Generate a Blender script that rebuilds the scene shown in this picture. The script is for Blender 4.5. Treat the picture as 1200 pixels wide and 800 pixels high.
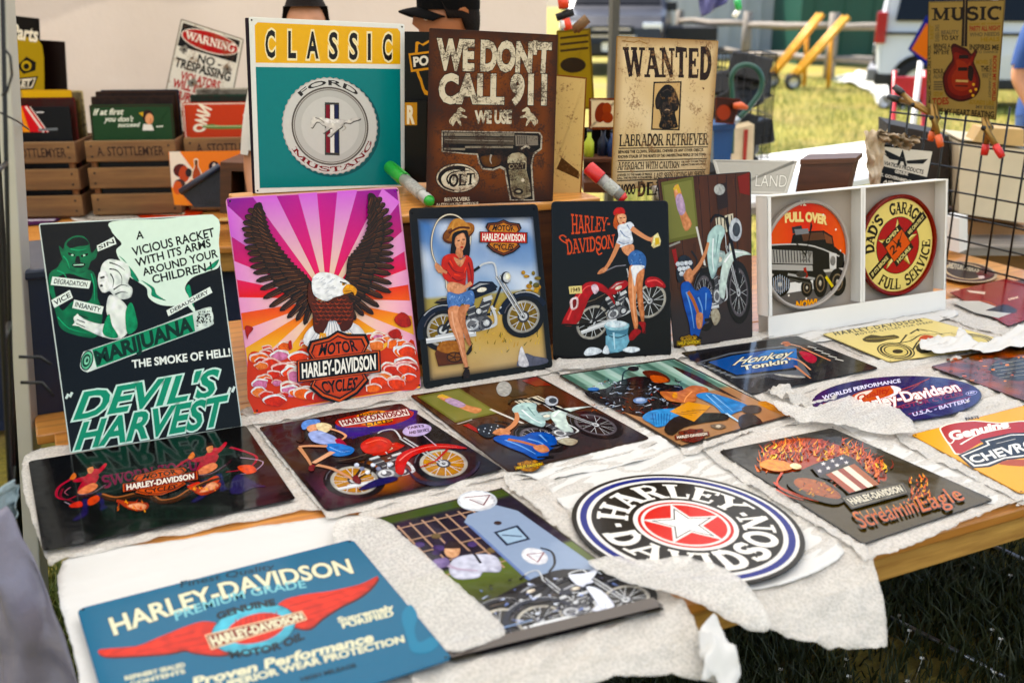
import bpy,bmesh,math,random
from mathutils import Vector,Matrix,noise
from mathutils import kdtree
from mathutils.geometry import delaunay_2d_cdt
from math import sin,cos,pi,radians,sqrt,atan2,hypot

for o in list(bpy.data.objects):bpy.data.objects.remove(o)
S=bpy.context.scene
COL=S.collection
rnd=random.Random(7)

# ------------------------------------------------------------------ camera
CAMZ,FPX,PITCH=1.58,1205.0,math.atan(398/1205.0)
cam=bpy.data.cameras.new('camera')
cam.sensor_width=36.0
cam.lens=36.0*FPX/1200.0
cam.clip_start,cam.clip_end=0.05,900.0
cam.dof.use_dof=True
cam.dof.focus_distance=2.32
cam.dof.aperture_fstop=3.1
camo=bpy.data.objects.new('camera',cam)
camo.location=(0,0,CAMZ)
camo.rotation_euler=(pi/2-PITCH,0,0)
COL.objects.link(camo)
S.camera=camo

# ------------------------------------------------------------------ light
SUN_EL,SUN_AZ=radians(58),radians(-38) # azimuth from +Y towards +X
w=bpy.data.worlds.new('World');S.world=w;w.use_nodes=True
nt=w.node_tree
sky=nt.nodes.new('ShaderNodeTexSky');sky.sky_type='NISHITA';sky.sun_disc=False
sky.sun_elevation=SUN_EL;sky.sun_rotation=SUN_AZ;sky.air_density=1.0;sky.dust_density=2.0
bg=nt.nodes['Background'];bg.inputs['Strength'].default_value=0.15
nt.links.new(sky.outputs['Color'],bg.inputs['Color'])
sl=bpy.data.lights.new('sun','SUN');sl.energy=4.7;sl.angle=radians(0.53);sl.color=(1.0,0.95,0.87)
so=bpy.data.objects.new('sun',sl);COL.objects.link(so)
sd=Vector((sin(SUN_AZ)*cos(SUN_EL),cos(SUN_AZ)*cos(SUN_EL),sin(SUN_EL)))
so.rotation_euler=sd.to_track_quat('Z','Y').to_euler()
so.location=(0,0,20)
S.view_settings.view_transform='Standard'
S.view_settings.look='None'
S.view_settings.gamma=1.0
S.view_settings.use_curve_mapping=False
S.view_settings.exposure=1.29
S.render.engine='CYCLES'
S.cycles.use_denoising=True
S.cycles.max_bounces=8
S.cycles.transparent_max_bounces=12
S.cycles.sample_clamp_indirect=6.0
S.cycles.caustics_reflective=False
S.cycles.caustics_refractive=False

# ------------------------------------------------------------------ measuring rays (photo pixel -> direction in the world)
CAMP=Vector((0,0,CAMZ))
_f=Vector((0,cos(PITCH),-sin(PITCH)));_u=Vector((0,sin(PITCH),cos(PITCH)));_r=Vector((1,0,0))
def ray(x,y):return _f+_r*((x-600)/FPX)-_u*((y-400)/FPX)
def on_z(x,y,z):
 d=ray(x,y);return CAMP+d*((z-CAMZ)/d.z)
def at_y(x,y,Y):
 d=ray(x,y);return CAMP+d*(Y/d.y)
def on_plane(x,y,p,n):
 d=ray(x,y);return CAMP+d*((p-CAMP).dot(n)/d.dot(n))

TZ=0.74 # table top
YAW=0.445 # the display table runs this way
TT=Vector((cos(YAW),sin(YAW),0));TB=Vector((-sin(YAW),cos(YAW),0))
def tab(t,b,z=0.0):return TT*t+TB*b+Vector((0,0,z))

# ------------------------------------------------------------------ colour + materials
def lin(c):
 c/=255.0
 return c/12.92 if c<=0.04045 else((c+0.055)/1.055)**2.4
_hc={}
SKINS='d8936a c07a52 dc8f60 c87a4c d8946a d08a5e d89a72 c8845e e0a078 e8ac82 d88a5a f0b894 f4bc92 c8845a c8825c d89a74 d8906a d8a080 c87850 d87850'.split() # printed skin, muted a little
def hx(h,k=1.0):
 if not isinstance(h,str):return tuple(h)
 key=(h,k)
 if key not in _hc:
  h2=h.lstrip('#')
  v=[int(h2[i:i+2],16)for i in(0,2,4)]
  if h2 in SKINS:v=[a*.68+b*.32 for a,b in zip(v,(224,194,176))]
  _hc[key]=tuple(min(0.9,lin(a)*k)for a in v)
 return _hc[key]
def mixc(a,b,t):
 a,b=hx(a),hx(b);return tuple(a[i]+(b[i]-a[i])*t for i in range(3))

class NT:
 def __init__(s,name):
  s.m=bpy.data.materials.new(name);s.m.use_nodes=True;s.t=s.m.node_tree
  s.b=s.t.nodes['Principled BSDF'];s.out=s.t.nodes['Material Output']
 def n(s,typ,**kw):
  nd=s.t.nodes.new(typ)
  for k,v in kw.items():
   if k in nd.inputs:nd.inputs[k].default_value=v
   else:setattr(nd,k,v)
  return nd
 def l(s,a,b):s.t.links.new(a,b)
 def coord(s,scale=(1,1,1),out='Object'):
  tc=s.n('ShaderNodeTexCoord');mp=s.n('ShaderNodeMapping');mp.inputs['Scale'].default_value=scale
  s.l(tc.outputs[out],mp.inputs['Vector']);return mp.outputs['Vector']
 def noise(s,vec,scale,detail=4,rough=0.55):
  nd=s.n('ShaderNodeTexNoise');nd.inputs['Scale'].default_value=scale;nd.inputs['Detail'].default_value=detail
  nd.inputs['Roughness'].default_value=rough;s.l(vec,nd.inputs['Vector']);return nd.outputs['Fac']
 def ramp(s,fac,stops):
  r=s.n('ShaderNodeValToRGB');e=r.color_ramp.elements
  while len(e)<len(stops):e.new(0.5)
  for i,(p,c)in enumerate(stops):
   e[i].position=p;c=hx(c);e[i].color=(c[0],c[1],c[2],1)
  s.l(fac,r.inputs['Fac']);return r.outputs['Color']
 def mix(s,a,b,fac,mode='MIX'):
  m=s.n('ShaderNodeMix',data_type='RGBA',blend_type=mode)
  for sock,v in((m.inputs[6],a),(m.inputs[7],b),(m.inputs[0],fac)):
   if hasattr(v,'links'):s.l(v,sock)
   elif isinstance(v,(int,float)):sock.default_value=v
   else:sock.default_value=(*hx(v),1)
  return m.outputs[2]
 def bump(s,fac,dist,strength=1.0):
  b=s.n('ShaderNodeBump');b.inputs['Distance'].default_value=dist;b.inputs['Strength'].default_value=strength
  s.l(fac,b.inputs['Height']);s.l(b.outputs['Normal'],s.b.inputs['Normal'])

_mc={}
def mat(name,col,rough=0.6,metal=0.0,var=0.12,scale=12.0,bump=0.0,coat=0.0,spec=0.5):
 """plain painted / plastic / metal surface with a little unevenness"""
 if name in _mc:return _mc[name]
 t=NT(name);v=t.coord()
 f=t.noise(v,scale,5)
 c=hx(col)
 colr=t.ramp(f,[(0.25,tuple(x*(1-var)for x in c)),(0.75,tuple(min(0.9,x*(1+var))for x in c))])
 t.l(colr,t.b.inputs['Base Color'])
 rr=t.n('ShaderNodeMapRange');rr.inputs['To Min'].default_value=max(0.02,rough-0.1);rr.inputs['To Max'].default_value=min(1,rough+0.1)
 t.l(f,rr.inputs['Value']);t.l(rr.outputs['Result'],t.b.inputs['Roughness'])
 t.b.inputs['Metallic'].default_value=metal
 t.b.inputs['Coat Weight'].default_value=coat;t.b.inputs['Coat Roughness'].default_value=0.08
 t.b.inputs['Specular IOR Level'].default_value=spec
 if bump:t.bump(t.noise(v,scale*4,6),bump)
 _mc[name]=t.m;return t.m

def print_mat(name,rough,coat,speck=0.0,speckcol='3a2412',speckscale=160,var=0.17,wav=0.0006):
 """ink on tin: the picture's own colours (attribute 'ink'), slight unevenness, optional wear"""
 t=NT(name);a=t.n('ShaderNodeAttribute',attribute_name='ink')
 v=t.coord()
 f=t.noise(v,70,8,0.7)
 g=t.ramp(f,[(0.2,(1-var,)*3),(0.8,(min(0.9,1+var),)*3)])
 gm=t.n('ShaderNodeGamma',Gamma=1.22);t.l(a.outputs['Color'],gm.inputs[0]);hs=t.n('ShaderNodeHueSaturation',Saturation=1.1);t.l(gm.outputs[0],hs.inputs['Color'])
 c=t.mix(hs.outputs[0],g,1.0,'MULTIPLY')
 if speck:
  s1=t.noise(v,speckscale,8,0.75)
  s0=t.noise(v,speckscale*.12,5,0.7)
  m=t.n('ShaderNodeMath',operation='MULTIPLY');t.l(s1,m.inputs[0]);t.l(s0,m.inputs[1])
  k=t.ramp(m.outputs[0],[(0.30-speck*.1,(0,0,0)),(0.36-speck*.1,(.85,.85,.85))])
  c=t.mix(c,hx(speckcol),k)
 t.l(c,t.b.inputs['Base Color'])
 t.b.inputs['Roughness'].default_value=rough
 t.b.inputs['Coat Weight'].default_value=coat;t.b.inputs['Coat Roughness'].default_value=0.05;t.b.inputs['Specular IOR Level'].default_value=.13
 t.bump(t.noise(v,9,3),wav)
 return t.m
INK={'gloss':print_mat('enamelled_tin_print',0.2,0.06),
       'satin':print_mat('satin_tin_print',0.38,0.05),
       'worn':print_mat('weathered_tin_print',0.55,0.05,0.55,'2b170c',210,0.22),
       'paper':print_mat('aged_poster_print',0.6,0.05,0.2,'7a5530',120,0.12),
       'wrap':print_mat('film_wrapped_tin_print',0.17,0.22,wav=0.003)}
TIN=mat('tin_edge','b8b4ac',0.4,0.6)

# ------------------------------------------------------------------ mesh helpers
def mesh_obj(name,verts,faces,material,parent=None,smooth=False,loc=None):
 me=bpy.data.meshes.new(name);me.from_pydata([tuple(v)for v in verts],[],faces);me.update()
 if smooth:me.polygons.foreach_set('use_smooth',[True]*len(me.polygons))
 if material:me.materials.append(material)
 o=bpy.data.objects.new(name,me);COL.objects.link(o)
 if parent:o.parent=parent
 if loc is not None:o.location=loc
 return o

class MB:
 """collects shapes into one mesh"""
 def __init__(s):s.v=[];s.f=[];s.sm=[]
 def add(s,vs,fs,sm=False):
  k=len(s.v);s.v+=[Vector(v)for v in vs];s.f+=[tuple(i+k for i in f)for f in fs];s.sm+=[sm]*len(fs);return s
 def box(s,c,sz,M=None,bev=0.0):
  c=Vector(c);a,b,d=sz[0]/2,sz[1]/2,sz[2]/2
  if bev<=0:
   P=[Vector((x,y,z))for x in(-a,a)for y in(-b,b)for z in(-d,d)]
   F=[(0,1,3,2),(4,6,7,5),(0,4,5,1),(2,3,7,6),(0,2,6,4),(1,5,7,3)]
  else:
   bm=bmesh.new();bmesh.ops.create_cube(bm,size=1.0)
   for v in bm.verts:v.co=Vector((v.co.x*2*a,v.co.y*2*b,v.co.z*2*d))
   bmesh.ops.bevel(bm,geom=bm.edges[:],offset=bev,segments=2,affect='EDGES',profile=0.5)
   bm.verts.index_update()
   P=[v.co.copy()for v in bm.verts];F=[tuple(v.index for v in f.verts)for f in bm.faces];bm.free()
  if M is not None:P=[M @ p for p in P]
  return s.add([p+c for p in P],F)
 def tube(s,pts,r,n=8,cap=True):
  pts=[Vector(p)for p in pts];rs=r if isinstance(r,(list,tuple))else[r]*len(pts)
  V=[];F=[];prev=None
  for i,p in enumerate(pts):
   d=(pts[min(i+1,len(pts)-1)]-pts[max(i-1,0)])
   if d.length<1e-9:d=Vector((0,0,1))
   d.normalize()
   if prev is None:
    a=d.orthogonal().normalized()
   else:
    a=(prev-d*prev.dot(d))
    a=a.normalized()if a.length>1e-6 else d.orthogonal().normalized()
   prev=a;b=d.cross(a)
   for k in range(n):
    t=2*pi*k/n;V.append(p+(a*cos(t)+b*sin(t))*rs[i])
  for i in range(len(pts)-1):
   for k in range(n):
    F.append((i*n+k,i*n+(k+1)%n,(i+1)*n+(k+1)%n,(i+1)*n+k))
  if cap:
   F.append(tuple(range(n-1,-1,-1)));F.append(tuple(range((len(pts)-1)*n,len(pts)*n)))
  return s.add(V,F,True)
 def lathe(s,prof,n=24,M=None):
  V=[];F=[]
  for(r,z)in prof:
   for k in range(n):V.append(Vector((r*cos(2*pi*k/n),r*sin(2*pi*k/n),z)))
  for i in range(len(prof)-1):
   for k in range(n):F.append((i*n+k,i*n+(k+1)%n,(i+1)*n+(k+1)%n,(i+1)*n+k))
  if M is not None:V=[M @ v for v in V]
  return s.add(V,F,True)
 def prism(s,pts,d):
  """polygon (list of 3-D points) pushed along vector d"""
  n=len(pts);d=Vector(d);V=[Vector(p)for p in pts]+[Vector(p)+d for p in pts]
  F=[tuple(range(n)),tuple(range(2*n-1,n-1,-1))]+[(i,i+n,(i+1)%n+n,(i+1)%n)for i in range(n)]
  return s.add(V,F)
 def ball(s,c,r,M=None,n=12,m=8):
  r=r if isinstance(r,(tuple,list,Vector))else(r,r,r)
  V=[];F=[]
  for i in range(m+1):
   th=pi*i/m
   for k in range(n):V.append(Vector((r[0]*sin(th)*cos(2*pi*k/n),r[1]*sin(th)*sin(2*pi*k/n),r[2]*cos(th))))
  for i in range(m):
   for k in range(n):F.append((i*n+k,(i+1)*n+k,(i+1)*n+(k+1)%n,i*n+(k+1)%n))
  if M is not None:V=[M @ v for v in V]
  return s.add([v+Vector(c)for v in V],F,True)
 def build(s,name,material,parent=None,org=None,fixn=True):
  org=Vector(org)if org is not None else(Vector(parent['_o'])if parent is not None and '_o' in parent else Vector())
  me=bpy.data.meshes.new(name);me.from_pydata([tuple(v-org)for v in s.v],[],s.f);me.update()
  me.polygons.foreach_set('use_smooth',s.sm)
  if fixn:
   bm=bmesh.new();bm.from_mesh(me);bmesh.ops.recalc_face_normals(bm,faces=bm.faces[:]);bm.to_mesh(me);bm.free()
  if material:me.materials.append(material)
  o=bpy.data.objects.new(name,me);COL.objects.link(o)
  if parent is not None:o.parent=parent
  else:o.location=org
  return o

def tag(o,label=None,cat=None,group=None,kind=None):
 if label:o['label']=label
 if cat:o['category']=cat
 if group:o['group']=group
 if kind:o['kind']=kind
 return o
def thing(name,label,cat,loc=(0,0,0),group=None):
 """an Empty at the thing's base; MB.build(parent=...) converts world points to its space"""
 o=bpy.data.objects.new(name,None);COL.objects.link(o);o.empty_display_size=0.05
 o.location=loc;o['_o']=tuple(loc)
 return tag(o,label,cat,group)
def rotz(a):return Matrix.Rotation(a,4,'Z')
# ------------------------------------------------------------------ lettering
_tcache={}
def glyphs(txt,bold=0.0,shear=0.0,space=1.0):
 key=(txt,bold,shear,space)
 if key in _tcache:return _tcache[key]
 cu=bpy.data.curves.new('lettering_source','FONT');cu.body=txt;cu.offset=bold;cu.shear=shear
 cu.space_character=space;cu.resolution_u=3;cu.fill_mode='FRONT'
 ob=bpy.data.objects.new('lettering_source',cu)
 me=ob.to_mesh()
 V=[(v.co.x,v.co.y)for v in me.vertices];F=[tuple(p.vertices)for p in me.polygons]
 ob.to_mesh_clear();bpy.data.objects.remove(ob);bpy.data.curves.remove(cu)
 _tcache[key]=(V,F);return V,F
CAPH=None
def caph():
 global CAPH
 if CAPH is None:CAPH=max(v[1]for v in glyphs('H')[0])
 return CAPH

def EA(cx,cy,rx,ry,a0,a1,n=10):
 return[(cx+rx*cos(radians(a0+(a1-a0)*i/n)),cy+ry*sin(radians(a0+(a1-a0)*i/n)))for i in range(n+1)]
# slab letters: width, strokes (points, 1 thick / 0 thin), serif feet (x, y)
SLAB={
 'A':(.95,[([(.14,.03),(.45,.97)],0),([(.45,.97),(.8,.03)],1),([(.25,.34),(.68,.34)],0)],[(.14,0),(.8,0),(.42,1)]),
 'B':(.85,[([(.22,0),(.22,1)],1),([(.1,.95),(.48,.95)]+EA(.48,.74,.18,.21,90,-90)+[(.2,.53)],0),([(.2,.53),(.5,.53)]+EA(.5,.29,.22,.24,90,-90)+[(.1,.05)],0)],[]),
 'C':(.85,[(EA(.46,.5,.34,.43,50,310,18),1),([(.76,.7),(.76,.98)],0)],[]),
 'D':(.9,[([(.22,0),(.22,1)],1),([(.08,.95),(.42,.95)]+EA(.42,.5,.32,.45,90,-90,14)+[(.08,.05)],1)],[]),
 'E':(.8,[([(.22,0),(.22,1)],1),([(.08,.95),(.7,.95),(.7,.72)],0),([(.08,.05),(.72,.05),(.72,.3)],0),([(.22,.52),(.52,.52)],0),([(.52,.38),(.52,.66)],0)],[]),
 'F':(.76,[([(.22,0),(.22,1)],1),([(.08,.95),(.7,.95),(.7,.7)],0),([(.22,.5),(.52,.5)],0),([(.52,.36),(.52,.64)],0)],[(.22,0)]),
 'G':(.9,[(EA(.46,.5,.34,.43,50,340,18),1),([(.76,.7),(.76,.98)],0),([(.55,.42),(.86,.42)],0)],[]),
 'H':(1.0,[([(.22,0),(.22,1)],1),([(.76,0),(.76,1)],1),([(.22,.5),(.76,.5)],0)],[(.22,0),(.22,1),(.76,0),(.76,1)]),
 'I':(.46,[([(.23,0),(.23,1)],1)],[(.23,0),(.23,1)]),
 'L':(.78,[([(.22,0),(.22,1)],1),([(.08,.05),(.7,.05),(.7,.36)],0)],[(.22,1)]),
 'M':(1.15,[([(.2,0),(.2,1)],0),([(.2,.97),(.56,.1)],1),([(.56,.1),(.92,.97)],0),([(.92,0),(.92,1)],1)],[(.2,0),(.92,0),(.17,1),(.95,1)]),
 'N':(1.0,[([(.2,0),(.2,1)],0),([(.2,.97),(.78,.05)],1),([(.78,0),(.78,1)],0)],[(.2,0),(.18,1),(.78,1)]),
 'O':(.9,[(EA(.45,.5,.33,.43,0,360,24),1)],[]),
 'P':(.82,[([(.22,0),(.22,1)],1),([(.08,.95),(.46,.95)]+EA(.46,.7,.22,.25,90,-90)+[(.22,.45)],0)],[(.22,0)]),
 'R':(.95,[([(.22,0),(.22,1)],1),([(.08,.95),(.48,.95)]+EA(.48,.72,.2,.23,90,-90)+[(.22,.49)],0),([(.48,.49),(.78,.03)],1)],[(.22,0),(.8,0)]),
 'S':(.76,[(EA(.38,.73,.25,.22,40,270,12)+EA(.38,.27,.27,.24,90,-140,12),1),([(.62,.74),(.62,.98)],0),([(.12,.26),(.12,.02)],0)],[]),
 'T':(.82,[([(.41,0),(.41,1)],1),([(.08,.68),(.08,.95),(.74,.95),(.74,.68)],0)],[(.41,0)]),
 'U':(.98,[([(.22,1),(.22,.35)]+EA(.48,.35,.26,.3,180,360,10)+[(.74,1)],1)],[(.22,1),(.74,1)]),
 'V':(.95,[([(.14,.97),(.46,.03)],1),([(.46,.03),(.8,.97)],0)],[(.15,1),(.8,1)]),
 'W':(1.3,[([(.14,.97),(.4,.03)],1),([(.4,.03),(.65,.9)],0),([(.65,.9),(.9,.03)],1),([(.9,.03),(1.14,.97)],0)],[(.15,1),(.65,1),(1.14,1)]),
 'Y':(.92,[([(.14,.97),(.45,.45)],1),([(.45,.45),(.78,.97)],0),([(.45,.47),(.45,0)],1)],[(.14,1),(.78,1),(.45,0)]),
 '-':(.5,[([(.08,.5),(.42,.5)],1)],[]),' ':(.42,[],[]),"'":(.3,[([(.15,.78),(.15,1)],0)],[]),'.':(.3,[([(.08,.08),(.22,.08)],0)],[]),
 '$':(.76,[(EA(.38,.71,.25,.2,40,270,12)+EA(.38,.29,.27,.22,90,-140,12),1),([(.38,-.06),(.38,1.06)],0)],[]),
 '1':(.5,[([(.25,0),(.25,1)],1),([(.08,.8),(.25,.97)],0)],[(.25,0)]),'0':(.72,[(EA(.36,.5,.25,.43,0,360,20),1)],[]),
}
def strip(pts,w,w2=None,closed=False):
 """outline polygon of a polyline of width w"""
 n=len(pts);L=[];R=[]
 for i,(x,y)in enumerate(pts):
  a=pts[max(i-1,0)];b=pts[min(i+1,n-1)]
  if closed and i in(0,n-1):a=pts[-2];b=pts[1]
  dx,dy=b[0]-a[0],b[1]-a[1];d=hypot(dx,dy)or 1e-9
  k=1.0
  if 0<i<n-1:
   e=(pts[i][0]-a[0],pts[i][1]-a[1]);el=hypot(*e)or 1e-9
   c=(e[0]*dx+e[1]*dy)/(el*d);k=1/max(0.55,c)
  ww=(w if w2 is None else w+(w2-w)*i/max(1,n-1))/2*k
  L.append((x-dy/d*ww,y+dx/d*ww));R.append((x+dy/d*ww,y-dx/d*ww))
 return L,R
def slab(txt,bold=0.0,thick=.2,thin=.11,tight=0.9):
 key=('slab',txt,bold,thick,thin,tight)
 if key in _tcache:return _tcache[key]
 polys=[];x0=0
 for ch in txt:
  w_,st,sf=SLAB.get(ch,SLAB['I'])
  for pts,k in st:
   w=(thick if k else thin)+2*bold
   p=[(x+x0,y)for x,y in pts]
   if bold and len(p)>1:
    (ax,ay),(bx,by)=p[0],p[1];d=hypot(ax-bx,ay-by);p[0]=(ax+(ax-bx)/d*bold,ay+(ay-by)/d*bold)
    (ax,ay),(bx,by)=p[-1],p[-2];d=hypot(ax-bx,ay-by);p[-1]=(ax+(ax-bx)/d*bold,ay+(ay-by)/d*bold)
   cl=ch in 'O0'
   L,R=strip(p,w,closed=cl)
   for i in range(len(L)-1):polys.append([L[i],L[i+1],R[i+1],R[i]])
  for sx,sy in sf:
   h=.1+bold*2;hw=.19+bold;yy=.05 if sy<.5 else .95
   polys.append([(x0+sx-hw,yy-h/2),(x0+sx+hw,yy-h/2),(x0+sx+hw,yy+h/2),(x0+sx-hw,yy+h/2)])
  x0+=w_*tight
 _tcache[key]=(polys,x0);return _tcache[key]

# ------------------------------------------------------------------ a printed sign: a panel and the picture printed on it
EPS=0.00001
class Sign:
 """local space: x along the sign's foot, y up its face, z out of the face; art is measured in photo pixels (crop: x0, y0, zoom)"""
 def __init__(s,name,label,cat,p0,u,v,ink='gloss',group=None,base='101010'):
  s.p0=Vector(p0);s.u=Vector(u).normalized();v=Vector(v);s.n=s.u.cross(v).normalized();s.v=s.n.cross(s.u)
  s.ink=ink;s.layer=1;s.parts={};s.cx,s.cy,s.cs=0,0,1;s.base=base
  s.e=bpy.data.objects.new(name,None);COL.objects.link(s.e);s.e.empty_display_size=.05
  M=Matrix((s.u,s.v,s.n)).transposed().to_4x4();M.translation=s.p0
  s.e.matrix_world=M;s.M=M
  tag(s.e,label,cat,group)
 @classmethod
 def upright(c,name,label,bl,br,lean,z,cat='tin sign',**k):
  a=on_z(*bl,z);b=on_z(*br,z);u=(b-a).normalized();bk=Vector((-u.y,u.x,0))
  return c(name,label,cat,a,u,bk*sin(lean)+Vector((0,0,cos(lean))),**k)
 @classmethod
 def flat(c,name,label,bl,br,z,cat='tin sign',**k):
  a=on_z(*bl,z);b=on_z(*br,z);u=(b-a).normalized()
  return c(name,label,cat,a,u,Vector((-u.y,u.x,0)),**k)
 @classmethod
 def at(c,name,label,bl,br,Y,lean=0.0,Y2=None,cat='tin sign',**k):
  a=at_y(*bl,Y);b=at_y(*br,Y if Y2 is None else Y2);b.z=b.z
  u=(b-a).normalized();bk=Vector((-u.y,u.x,0)).normalized()
  return c(name,label,cat,a,u,bk*sin(lean)+Vector((0,0,cos(lean))),**k)
 def crop(s,x0,y0,z):s.cx,s.cy,s.cs=x0,y0,z;return s
 def P(s,p):
  """photo (crop) pixel -> local x, y"""
  q=on_plane(s.cx+p[0]/s.cs,s.cy+p[1]/s.cs,s.p0,s.n)-s.p0
  return(q.dot(s.u),q.dot(s.v))
 def loc(s,pts):return[s.P(p)for p in pts]
 def _b(s,part):return s.parts.setdefault(part,([],[],[]))
 def z(s,k=1):s.layer+=k;return s.layer*EPS
 # -- drawing, local coordinates
 def raw(s,part,pts,faces,col,z=None):
  V,F,C=s._b(part);k=len(V);z=s.z()if z is None else z
  V+=[(x,y,z)for x,y in pts]
  percol=isinstance(col,list)
  for f in faces:
   F.append(tuple(i+k for i in f));C.append([col[i]for i in f]if percol else col)
 paint=False
 def lpoly(s,part,pts,col):
  if s.paint and len(pts)>=5:
   r=painted(pts,hx(col))
   if r:s.raw(part,r[0],r[1],r[2]);return
  s.raw(part,pts,[tuple(range(len(pts)))],hx(col))
 # -- drawing, crop pixel coordinates
 def poly(s,part,pts,col):s.lpoly(part,s.loc(pts),col)
 def polys(s,part,col,*lists):
  for l in lists:s.poly(part,l,col)
 def smooth(s,part,pts,col,n=4,closed=True):
  s.lpoly(part,catmull(s.loc(pts),n),col)
 def line(s,part,pts,w,col,w2=None,curve=0):
  """w in crop pixels"""
  lp=s.loc(pts);k=s.px(pts[0])*w;k2=None if w2 is None else s.px(pts[0])*w2
  if curve:lp=catmull(lp,curve,closed=False)
  L,R=strip(lp,k,k2)
  z=s.z();n=len(L)
  s.raw(part,L+R,[(i,i+1,n+i+1,n+i)for i in range(n-1)],hx(col),z)
 def px(s,p):
  a=s.P(p);b=s.P((p[0]+2,p[1]));return hypot(a[0]-b[0],a[1]-b[1])/2
 def ell(s,part,c,rx,ry,col,rot=0,n=28,a0=0,a1=360):
  r=radians(rot);pts=[]
  full=a1-a0>=360
  for i in range(n if full else n+1):
   t=radians(a0+(a1-a0)*i/n);x,y=rx*cos(t),ry*sin(t)
   pts.append((c[0]+x*cos(r)-y*sin(r),c[1]+x*sin(r)+y*cos(r)))
  s.poly(part,pts,col)
 def ringl(s,part,c,r0,r1,col,a0=0,a1=360,n=48):
  """ring in local coordinates about local centre c"""
  pts=[]
  for i in range(n+1):
   t=radians(a0+(a1-a0)*i/n);pts+=[(c[0]+r0*cos(t),c[1]+r0*sin(t)),(c[0]+r1*cos(t),c[1]+r1*sin(t))]
  s.raw(part,pts,[(2*i,2*i+1,2*i+3,2*i+2)for i in range(n)],hx(col))
 def circl(s,part,c,r,col,n=64):s.lpoly(part,[(c[0]+r*cos(2*pi*i/n),c[1]+r*sin(2*pi*i/n))for i in range(n)],col)
 def grad(s,part,quad,fn,nx=24,ny=24):
  """quad tl tr br bl (crop px); fn(a, b) -> colour, a along, b down"""
  tl,tr,br,bl=s.loc(quad);pts=[];cols=[]
  for j in range(ny+1):
   for i in range(nx+1):
    a,b=i/nx,j/ny
    pts.append(tuple((tl[k]*(1-a)+tr[k]*a)*(1-b)+(bl[k]*(1-a)+br[k]*a)*b for k in(0,1)))
    cols.append(hx(fn(a,b)))
  s.raw(part,pts,[(j*(nx+1)+i,j*(nx+1)+i+1,(j+1)*(nx+1)+i+1,(j+1)*(nx+1)+i)for j in range(ny)for i in range(nx)],cols)
 def text(s,part,txt,quad,col,bold=0.02,shear=0.0,font='sans',out=None,space=1.0,warp=None,tight=.9,thick=.2,thin=.11):
  """quad: bl br tr tl of the capitals, crop px; warp(a) -> (lift, stretch) in cap heights"""
  if len(quad)==3:quad=[quad[0],quad[1],(quad[2][0]+quad[1][0]-quad[0][0],quad[2][1]+quad[1][1]-quad[0][1]),quad[2]]
  bl,br,tr,tl=s.loc(quad)
  def mp(a,b):
   if warp:l,st=warp(a);b=b*st+l
   return tuple((bl[k]*(1-a)+br[k]*a)*(1-b)+(tl[k]*(1-a)+tr[k]*a)*b for k in(0,1))
  s._text(part,txt,mp,col,bold,shear,font,out,space,tight,thick,thin)
 def arc(s,part,txt,c,r0,r1,a0,a1,col,bold=0.02,font='sans',out=None,space=1.0,tight=.9,thick=.2,thin=.11):
  """local polar lettering; capitals stand between radii r0 (foot) and r1, angles in degrees"""
  def mp(a,b):
   t=radians(a0+(a1-a0)*a);r=r0+(r1-r0)*b;return(c[0]+r*cos(t),c[1]+r*sin(t))
  s._text(part,txt,mp,col,bold,0,font,out,space,tight,thick,thin)
 tn=0
 def _text(s,part,txt,mp,col,bold,shear,font,out,space,tight,thick,thin):
  if part in('lettering','headline','title','badge_lettering'):s.tn+=1;part='%s#%d'%(part,s.tn) # each line of words a part of its own
  for extra,cc in list(out or[])+[(0,col)]:
   if font=='slab':
    polys,W=slab(txt,extra,thick,thin,tight)
    z0=s.z(2)
    for i,p in enumerate(polys):
     s.raw(part,[mp(x/W,y)for x,y in p],[(0,1,2,3)],hx(cc),z0+(i%7)*EPS*.26)
   else:
    V,F=glyphs(txt,bold+extra,shear,space)
    V0=glyphs(txt,bold,shear,space)[0]
    if not V:continue
    x0=min(v[0]for v in V0);x1=max(v[0]for v in V0);H=caph()
    s.raw(part,[mp((x-x0)/(x1-x0),y/H)for x,y in V],F,hx(cc))
 # -- the panel itself
 def panel(s,quad,col=None,r=0.012,th=0.0016,hole=None,name='panel'):
  """quad tl tr br bl in photo pixels (crop off)"""
  k=s.cx,s.cy,s.cs;s.crop(0,0,1);q=s.loc(quad);s.crop(*k)
  s.q=q
  o=roundpoly(q,r);s.outline=o
  return s._panel(o,col,th,name)
 def disc(s,c,R,col=None,th=0.0016,name='panel',n=72):
  o=[(c[0]+R*cos(2*pi*i/n),c[1]+R*sin(2*pi*i/n))for i in range(n)];s.outline=o
  return s._panel(o,col,th,name)
 def _panel(s,o,col,th,name):
  n=len(o);cx=sum(p[0]for p in o)/n;cy=sum(p[1]for p in o)/n
  inn=[(p[0]+(cx-p[0])*.003,p[1]+(cy-p[1])*.003)for p in o]
  V=[(x,y,0.0)for x,y in inn]+[(x,y,-th*.35)for x,y in o]+[(x,y,-th)for x,y in o]
  F=[tuple(range(n))]+[(i+n,(i+1)%n+n,(i+1)%n,i)for i in range(n)]+[(i+2*n,(i+1)%n+2*n,(i+1)%n+n,i+n)for i in range(n)]+[tuple(range(3*n-1,2*n-1,-1))]
  c=hx(col or s.base)
  m=s._mesh(name,V,F,[c]*len(F));return m
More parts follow.
